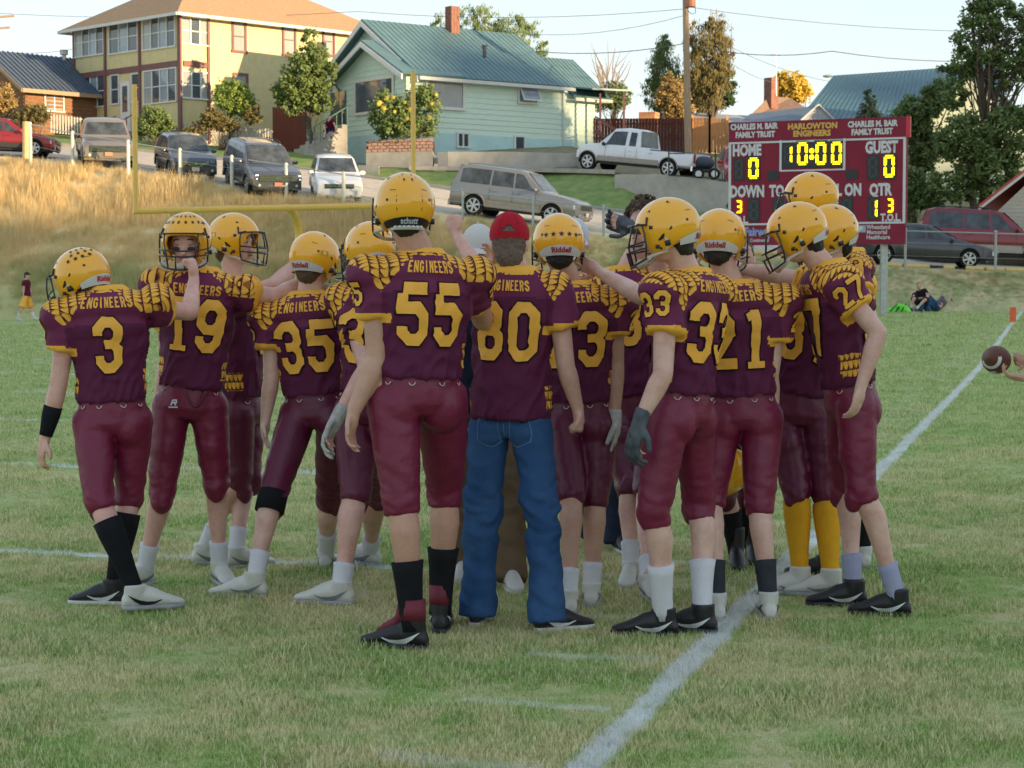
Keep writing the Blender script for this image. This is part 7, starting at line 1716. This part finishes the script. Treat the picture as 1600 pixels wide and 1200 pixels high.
person('p27', 'player number 27 bending forward facing left, lilac ankle socks, rightmost of the huddle', 9.0, 92, (1330, 625, 0), (1300, 448, 0), (1244, 362, -.02), 82, 24,
       dict(L=dict(e=(1372, 520, -.27), w=(1345, 605, -.30), h=(1332, 662, -.30), pn=(-.7, .6, 0), ts=-1, sf=-.0), R=dict(e=(1215, 430, .35), w=(1160, 420, .4), h=(1130, 415, .4))),
       dict(L=dict(knee=(1344, 762, -.02), foot=(1402, 966, 72), pe=.14), R=dict(knee=(1318, 760, .1), foot=(1334, 950, 80), pe=.06)), num='27', helmet_st=dict(), socks=(sock_l, .15), shoes=st_(sh_k, sh_k, swoosh_w, .035), group=HG, skin_c='fair')
person('p8', 'bare headed player with curly brown hair raising a dark striped glove behind number 33', 10.3, 182, (990, 640, 0), (975, 452, 0), (1007, 346, 0), 150, 4,
       dict(L=dict(e=(1030, 400, -.1), w=(990, 356, -.15), h=(938, 342, -.15), glove=glove_k, k='grip', pn=(0, -1, .2)), R=dict(e=(920, 520, .2), w=(925, 600, .2), h=(925, 630, .2))),
       dict(R=dict(knee=(983, 765, -.02), foot=(985, 914, 170), pe=.03), L=dict(knee=(1010, 765, .05), foot=(1012, 936, 190), pe=.03)), num='8', hair='curly', socks=(sock_w, .12), shoes=WHITE, group=HG, pants_mat=pants_d, face='front')
person('coachk', 'coach in white cap, navy shirt and brown trousers in the middle of the huddle', 10.0, 185, (765, 640, 0), (765, 475, 0), (748, 385, 0), 165, 5,
       dict(R=dict(e=(715, 560, .0), w=(720, 630, -.1), h=(722, 660, -.1)), L=dict(e=(820, 560, 0), w=(820, 630, -.1), h=(820, 660, -.1))),
       dict(R=dict(knee=(735, 770, 0), foot=(728, 905, 170)), L=dict(knee=(800, 770, 0), foot=(797, 922, 190))), kind='coach', cat='man', hair='grey', top=navy_m, bottom='khaki', shoes=st_(sh_w, sh_w, None, .03), skin_c='pink')
person('coachn', 'man in pale cap and navy trousers at the far side of the huddle', 11.1, 180, (940, 640, 0), (915, 468, 0), (897, 372, 0), 180, 5,
       dict(R=dict(e=(870, 560, .1), w=(875, 620, .1), h=(875, 650, .1)), L=dict(e=(975, 560, 0), w=(975, 620, 0), h=(975, 650, 0))),
       dict(R=dict(knee=(930, 740, 0), foot=(926, 850, 180)), L=dict(knee=(966, 745, 0), foot=(966, 862, 195))), kind='coach', cat='man', hair='grey', top=navy_m, bottom='navy', shoes=st_(sh_k, sh_w, None, .03), skin_c='pink')
person('p18', 'player in black high cleats behind number 21, holding a helmet low by its cage', 10.35, 175, (1150, 650, 0), (1150, 490, 0), (1155, 400, 0), 180, 10,
       dict(R=dict(e=(1112, 560, 0), w=(1118, 640, -.1), h=(1125, 690, -.15), k='grip'), L=dict(e=(1185, 560, .1), w=(1188, 640, .1), h=(1188, 670, .1))),
       dict(R=dict(knee=(1134, 768, -.02), foot=(1150, 888, 178), pe=.02), L=dict(knee=(1165, 765, .1), foot=(1175, 880, 180), pe=.02)), num='50', hair='dark', socks=(sock_k, .20), shoes=st_(sh_k, sh_k, None, .12), group=HG, pants_mat=pants_d)
# red cap
def cap(key, m, back=True, panel=None):
    P = PEOPLE[key]; root = P['root']; c = P['sk_c']; R_, F_, U_ = P['hR'], P['hF'], P['hU']
    mb = MB(); rings = []; NA = 36
    def pt(az, el, k=1.0): return c+U_*.020+R_*.087*k*cos(el)*sin(az)+F_*.104*k*cos(el)*cos(az)+U_*(.108*k*sin(el))
    for i in range(13):
        el = radians(88-i*8.0); rings.append([pt(2*pi*k/NA, max(el, radians(-8))) for k in range(NA)])
    vs = [p for r_ in rings for p in r_]; fs = []
    sgn = -1 if back else 1
    for i in range(12):
        for k in range(NA):
            a = 2*pi*(k+.5)/NA; el = 88-i*8-4
            # half-moon opening above the strap on the side away from the brim
            d = abs(((math.degrees(a)-(180 if back is False else 180))+180) % 360-180)
            if back and (d/24)**2+((el-6)/15)**2 < 1 and el > 4: continue
            k2 = (k+1) % NA; fs.append((i*NA+k, (i+1)*NA+k, (i+1)*NA+k2, i*NA+k2))
    top_ = len(vs); vs.append(c+U_*.129); fs += [(top_, k, (k+1) % NA) for k in range(NA)]
    mb.add(vs, fs)
    cp = mbpart('cap', mb, m, root, root)
    sd = 1
    mb = MB(); vs = []; n = 14
    for j in range(4):
        for k in range(n+1):
            a = radians(-58+116*k/n); e = j/3; p = c+U_*(.012+.0-.022*e-.02*(abs(a)/1.0)**2*(.5))+R_*(.088*sin(a))+F_*((.102*cos(a))+e*.075*cos(a)**.6); vs.append(p)
    fs = [(j*(n+1)+k, j*(n+1)+k+1, (j+1)*(n+1)+k+1, (j+1)*(n+1)+k) for j in range(3) for k in range(n)]; mb.add(vs, fs); mbpart('visor', mb, m, cp, root)
    mb = MB(); mb.ell(c+U_*.131, (R_*.008, F_*.008, U_*.005), 8, 6); mbpart('button', mb, m, cp, root)
    if back:
        mb = MB()
        for k in range(6):
            a = pi*2*(k+.5)/6; mb.tube([pt(a, radians(e), 1.006) for e in range(-2, 90, 11)], .0014, 5)
        mbpart('seam', mb, m, cp, root)
cap('p80', mat('cap_red', (.42, .012, .028), .75, .1, 12, .3, 120)); cap('coachk', mat('cap_white', (.62, .61, .58), .7, .05), False); cap('coachn', mat('cap_pale', (.55, .60, .68), .7, .05), False)
# black forearm band of number 3, knee band of number 35, maroon collars and emblem patches
P = PEOPLE['p3']; S0, E, Wd, tip, a = P['AR']['L']; d = (Wd-E); mb = MB(); mb.loft([[E+d*t+(d.orthogonal().normalized()*cos(2*pi*k/16)+d.normalized().cross(d.orthogonal().normalized())*sin(2*pi*k/16))*rr_ for k in range(16)] for t, rr_ in ((.42, .044), (.6, .043), (.8, .036), (.97, .031))]); mbpart('forearm_band', mb, sock_k, P['root'], P['root'])
P = PEOPLE['p35']; hp, K, A, toe, z0 = P['LG']['L']; d = (A-K); mb = MB(); o1 = d.orthogonal().normalized(); o2 = d.normalized().cross(o1); mb.loft([[K+d*t+(o1*cos(2*pi*k/18)+o2*sin(2*pi*k/18))*.073 for k in range(18)] for t in (-.10, .02, .16)]); mbpart('knee_band', mb, sock_k, P['root'], P['root'])
P = PEOPLE['p55']
for sd in ('L', 'R'):
    hp, K, A, toe, z0 = P['LG'][sd]; mb = MB(); lat = Vector((toe.y, -toe.x, 0)); mb.loft([[A+UP*z_+(lat*cos(2*pi*k/18)*.049+toe*sin(2*pi*k/18)*.056) for k in range(18)] for z_ in (.028, .060, .112)]); mbpart('boot_collar', mb, sh_r, P['root'], P['root']); mb = MB(); mb.tube([A+toe*.048+UP*.10, A+toe*.056+UP*.04, A+toe*.075+UP*.012, A+toe*.12-UP*.012, A+toe*.155-UP*.030], [.016, .020, .022, .020, .012], 10); mbpart('boot_tongue', mb, sh_r, P['root'], P['root'])
# maker's marks on hip of number 19
P = PEOPLE['p19']; bvp = BVHTree.FromPolygons([v.co+Vector(P['root']['_w']) for v in P['pm'].vertices], [tuple(p.vertices) for p in P['pm'].polygons])
fr = P['F']; xd = UP.cross(fr); fnp = cyl_proj(bvp, P['Pc'], UP, xd, fr, .14)
mb = MB(); project_strips(mb, [(strip2d([(x-.075, y-.01) for x, y in pts], 0, .0035, .006), 0) for pts in ([(-.012, 0), (-.006, .026)], [(-.006, .026), (.014, .026), (.016, .015), (-.006, .013)], [(.004, .012), (.014, 0)])]+[(strip2d([(-.100, -.018), (-.052, -.018)], 0, .0028, .006), 0)], fnp, .003); mbpart('hip_logo', mb, sock_w, P['po'], P['root'], True, False)
mb = MB(); pc = P['Pc']+UP*.06; q = [pc+fr*.125-xd*.02*(-1)+xd*(-.03+.10*t/8)-UP*(.075*sin(pi*t/8)) for t in range(9)]; mb.tube(q, .008, 6); mbpart('loose_belt', mb, mat('belt_maroon', (.12, .012, .03), .6), P['po'], P['root'])
# helmet held low by the cage
hm_root = None
def loose_helmet():
    c = at(1134, 732, 10.1); root = wempty('football_helmet', c, 'spare yellow helmet held at knee height behind number 33 and number 21', 'helmet')
    helmet(root, c, Vector((.3, -.25, .9)).normalized(), Vector((.9, .3, -.2)).normalized(), Vector((.3, -.25, .9)).normalized().cross(Vector((.9, .3, -.2)).normalized()).normalized()*-1, dict(nosebar=1)); return root
loose_helmet()

# ---------------------------------------------------------------- others
plain = lambda n, c: mat(n, c, .85, .12, 12, .2, 60)
man = gp(40, 71.0)
def small_person(key, label, D, px, yaw, parts, cat, **k):
    """parts given as heights (px) at distance D"""
    return person(key, label, D, yaw, **parts, cat=cat, small=True, vox=.014, **k)
zf_ = at(40, 500, 71).z
small_person('bgman', 'distant man in yellow shorts and black cap walking at the foot of the bank', 68.8, 40, -100,
    dict(hip=(41, 463, 0), chest=(41, 441, 0), head=(42, 429.5, 0), hyaw=-95, hpitch=5, arms=dict(L=dict(e=(46, 450, .1), w=(49, 459, .1), h=(51, 464, .1)), R=dict(e=(37, 452, -.2), w=(36, 462, -.2), h=(37, 467, -.2))),
         legs=dict(L=dict(knee=(48, 482, .1), foot=(54, 500, -95), raw=(54, 497, 68.8)), R=dict(knee=(34, 482, -.1), foot=(27, 500, -95), raw=(28, 498, 68.6)))), 'man', kind='fan', hair='dark', top=plain('tee_maroon', (.12, .012, .035)), bottom='shorts', socks=(sock_w, .22), shoes=WHITE, face=None)
mb = MB(); P = PEOPLE['bgman']; mb.ell(P['sk_c']+UP*.05, (Vector((.10, 0, 0)), Vector((0, .10, 0)), UP*.08), 12, 8); mb.box(P['sk_c']+Vector((.12, 0, .03)), (.10, .12, .015)); mbpart('cap', mb, hel_k, P['root'], P['root'])
small_person('boy1', 'boy in black tee sitting with knees up at the end of the field', 63.5, 1440, 195,
    dict(hip=(1443, 478, .2), chest=(1437, 457, .1), head=(1436, 445.5, 0), hyaw=180, hpitch=20, arms=dict(R=dict(e=(1427, 464, -.2), w=(1434, 466, -.45), h=(1438, 466, -.5)), L=dict(e=(1450, 463, -.1), w=(1446, 466, -.4), h=(1441, 466, -.5))),
         legs=dict(R=dict(knee=(1428, 466, -.4), foot=(1424, 485, 175), raw=(1424, 482.5, 63.0)), L=dict(knee=(1446, 468, -.4), foot=(1431, 485, 170), raw=(1431, 483, 62.8)))), 'boy', kind='fan', hair='red', top=plain('tee_black', (.015, .015, .02)), bottom='shorts', pants_mat=plain('shorts_dark', (.03, .035, .05)), socks=(sock_w, .14), shoes=st_(sh_k, sh_w), face=None, skin_c='pink', g=.92)
small_person('boy2', 'second boy in blue trousers lying back on the grass beside the boy in black', 63.8, 1465, 200,
    dict(hip=(1462, 479, .2), chest=(1474, 474, .6), head=(1484, 470, .7), hyaw=120, hpitch=-30, arms=dict(R=dict(e=(1470, 480, .2), w=(1462, 474, .0), h=(1460, 472, 0)), L=dict(e=(1482, 480, .7), w=(1488, 475, .9), h=(1489, 473, .9))),
         legs=dict(R=dict(knee=(1446, 468, -.3), foot=(1437, 485, 150), raw=(1437, 483, 62.9)), L=dict(knee=(1452, 465, -.1), foot=(1449, 485, 160), raw=(1449, 483, 63.1)))), 'boy', kind='fan', hair='brown', top=plain('tee_grey', (.12, .11, .13)), bottom='jeans', shoes=st_(sh_k, sh_w), face=None, g=.9)
small_person('stepman', 'man in maroon shirt and navy shorts bending down on the green house steps', 92.0, 515, 200,
    dict(hip=(517, 200, .3), chest=(514, 190, -.1), head=(516, 183, -.3), hyaw=190, hpitch=40, arms=dict(R=dict(e=(506, 197, -.3), w=(508, 204, -.4), h=(509, 207, -.4)), L=dict(e=(524, 197, -.3), w=(526, 204, -.4), h=(526, 208, -.4))),
         legs=dict(R=dict(knee=(508, 207, 0), foot=(506, 217, 190), raw=(506, 216, 92)), L=dict(knee=(519, 206, 0), foot=(518, 216, 190), raw=(518, 214, 92.2)))), 'man', kind='fan', hair='brown', top=MATS['tee_maroon'], bottom='shorts', pants_mat=plain('shorts_navy', (.02, .03, .09)), shoes=st_(sh_k, sh_w), face=None)
# person at the right edge holding out the ball
person('ballboy', 'person at the edge of the picture holding out a football in both hands', 12.0, 95, (1725, 640, .1), (1715, 458, .1), (1702, 396, .1), 92, 5,
       dict(L=dict(e=(1680, 590, -.10), w=(1598, 590, -.16), h=(1545, 584, -.14), k='grip', pn=(.3, .1, .95), ts=-1), R=dict(e=(1675, 560, .2), w=(1606, 563, .12), h=(1560, 560, .05), k='grip', pn=(.2, -.9, .1), ts=1)),
       dict(L=dict(knee=(1715, 730, 0), foot=(1720, 826, 90)), R=dict(knee=(1735, 725, .1), foot=(1740, 822, 90))), kind='fan', cat='person', top=plain('tee_green', (.02, .05, .04)), bottom='navy', shoes=st_(sh_k, sh_w), skin_c='tan', hair='dark')
fb = wempty('football', at(1557, 562, 12.0), 'brown leather football with white stripe held out in two hands', 'football')
c = at(1557, 562, 12.0); ax = Vector((-.55, -.80, .10)).normalized(); mb = MB(); o1 = ax.orthogonal().normalized(); o2 = ax.cross(o1); n = 14
leather = mat('football_leather', (.13, .040, .022), .5, .15, 20, .6, 260)
rg = []
for i in range(n+1):
    t = -1+2*i/n; rr_ = .086*max(.02, (1-abs(t)**2.1)); rg.append([c+ax*t*.140+(o1*cos(2*pi*k/20)+o2*sin(2*pi*k/20))*rr_ for k in range(20)])
mb.loft(rg); mbpart('ball', mb, leather, fb, fb)
mb = MB()
for t in (-.62,):
    for k in range(-5, 5):
        q = []
        for tt, kk in ((t-.07, k), (t+.07, k), (t+.07, k+1), (t-.07, k+1)):
            rr_ = .0875*(1-abs(tt)**2.1); a = 2*pi*kk/20+1.1; q.append(c+ax*-tt*.140+(o1*cos(a)+o2*sin(a))*rr_)
        mb.poly(q)
mbpart('stripe', mb, sock_w, fb, fb)
mb = MB()
for k in range(6):
    t = -.35+.14*k; a = .9; p = c+ax*t*.14+(o1*cos(a)+o2*sin(a))*.088*(1-abs(t)**2.1); tg = (-o1*sin(a)+o2*cos(a)); mb.tube([p-tg*.015, p+tg*.015], .003, 5)
mbpart('laces', mb, sock_w, fb, fb)
# safety green bundle, pylon
bpk = wempty('backpack', gp(1404, 62.5), 'bright green striped bag lying on the grass left of the sitting boys', 'bag')
b0 = gp(1404, 62.5); mb = MB()
for dx, dz, rx_, rz_ in ((-.18, .06, .22, .10), (.05, .12, .26, .17), (.24, .07, .16, .10), (0, .2, .14, .08)): mb.ell(b0+Vector((dx, 0, dz)), (Vector((rx_, 0, 0)), Vector((0, .2, 0)), UP*rz_), 14, 10)
m2 = remesh(mb, .03, 2); 
displace(m2, lambda c, n: noise.noise(c*6)*.04)
add_part('fabric', m2, mat('safety_green', (.18, .80, .06), .6, .15, 5), bpk, bpk)
mb = MB()
for k in (-1, 0, 1): mb.tube([b0+Vector((-.15+.18*k, -.22, .02)), b0+Vector((-.05+.16*k, -.19, .16)), b0+Vector((.08+.14*k, -.05, .28))], .02, 6)
mbpart('strap', mb, mat('bag_dark', (.02, .08, .02), .7), bpk, bpk)
py = wempty('pylon', LP+SD*46.5, 'small orange pylon on the far end of the side line', 'pylon'); q = LP+SD*46.5; q.z = gz(q.x, q.y)
mb = MB(); mb.frame_box(q+Vector((-.07, -.07, 0)), Vector((.14, 0, 0)), Vector((0, .14, 0)), UP*.42); mb.build('marker', mat('pylon_orange', (.80, .14, .05), .5), py)
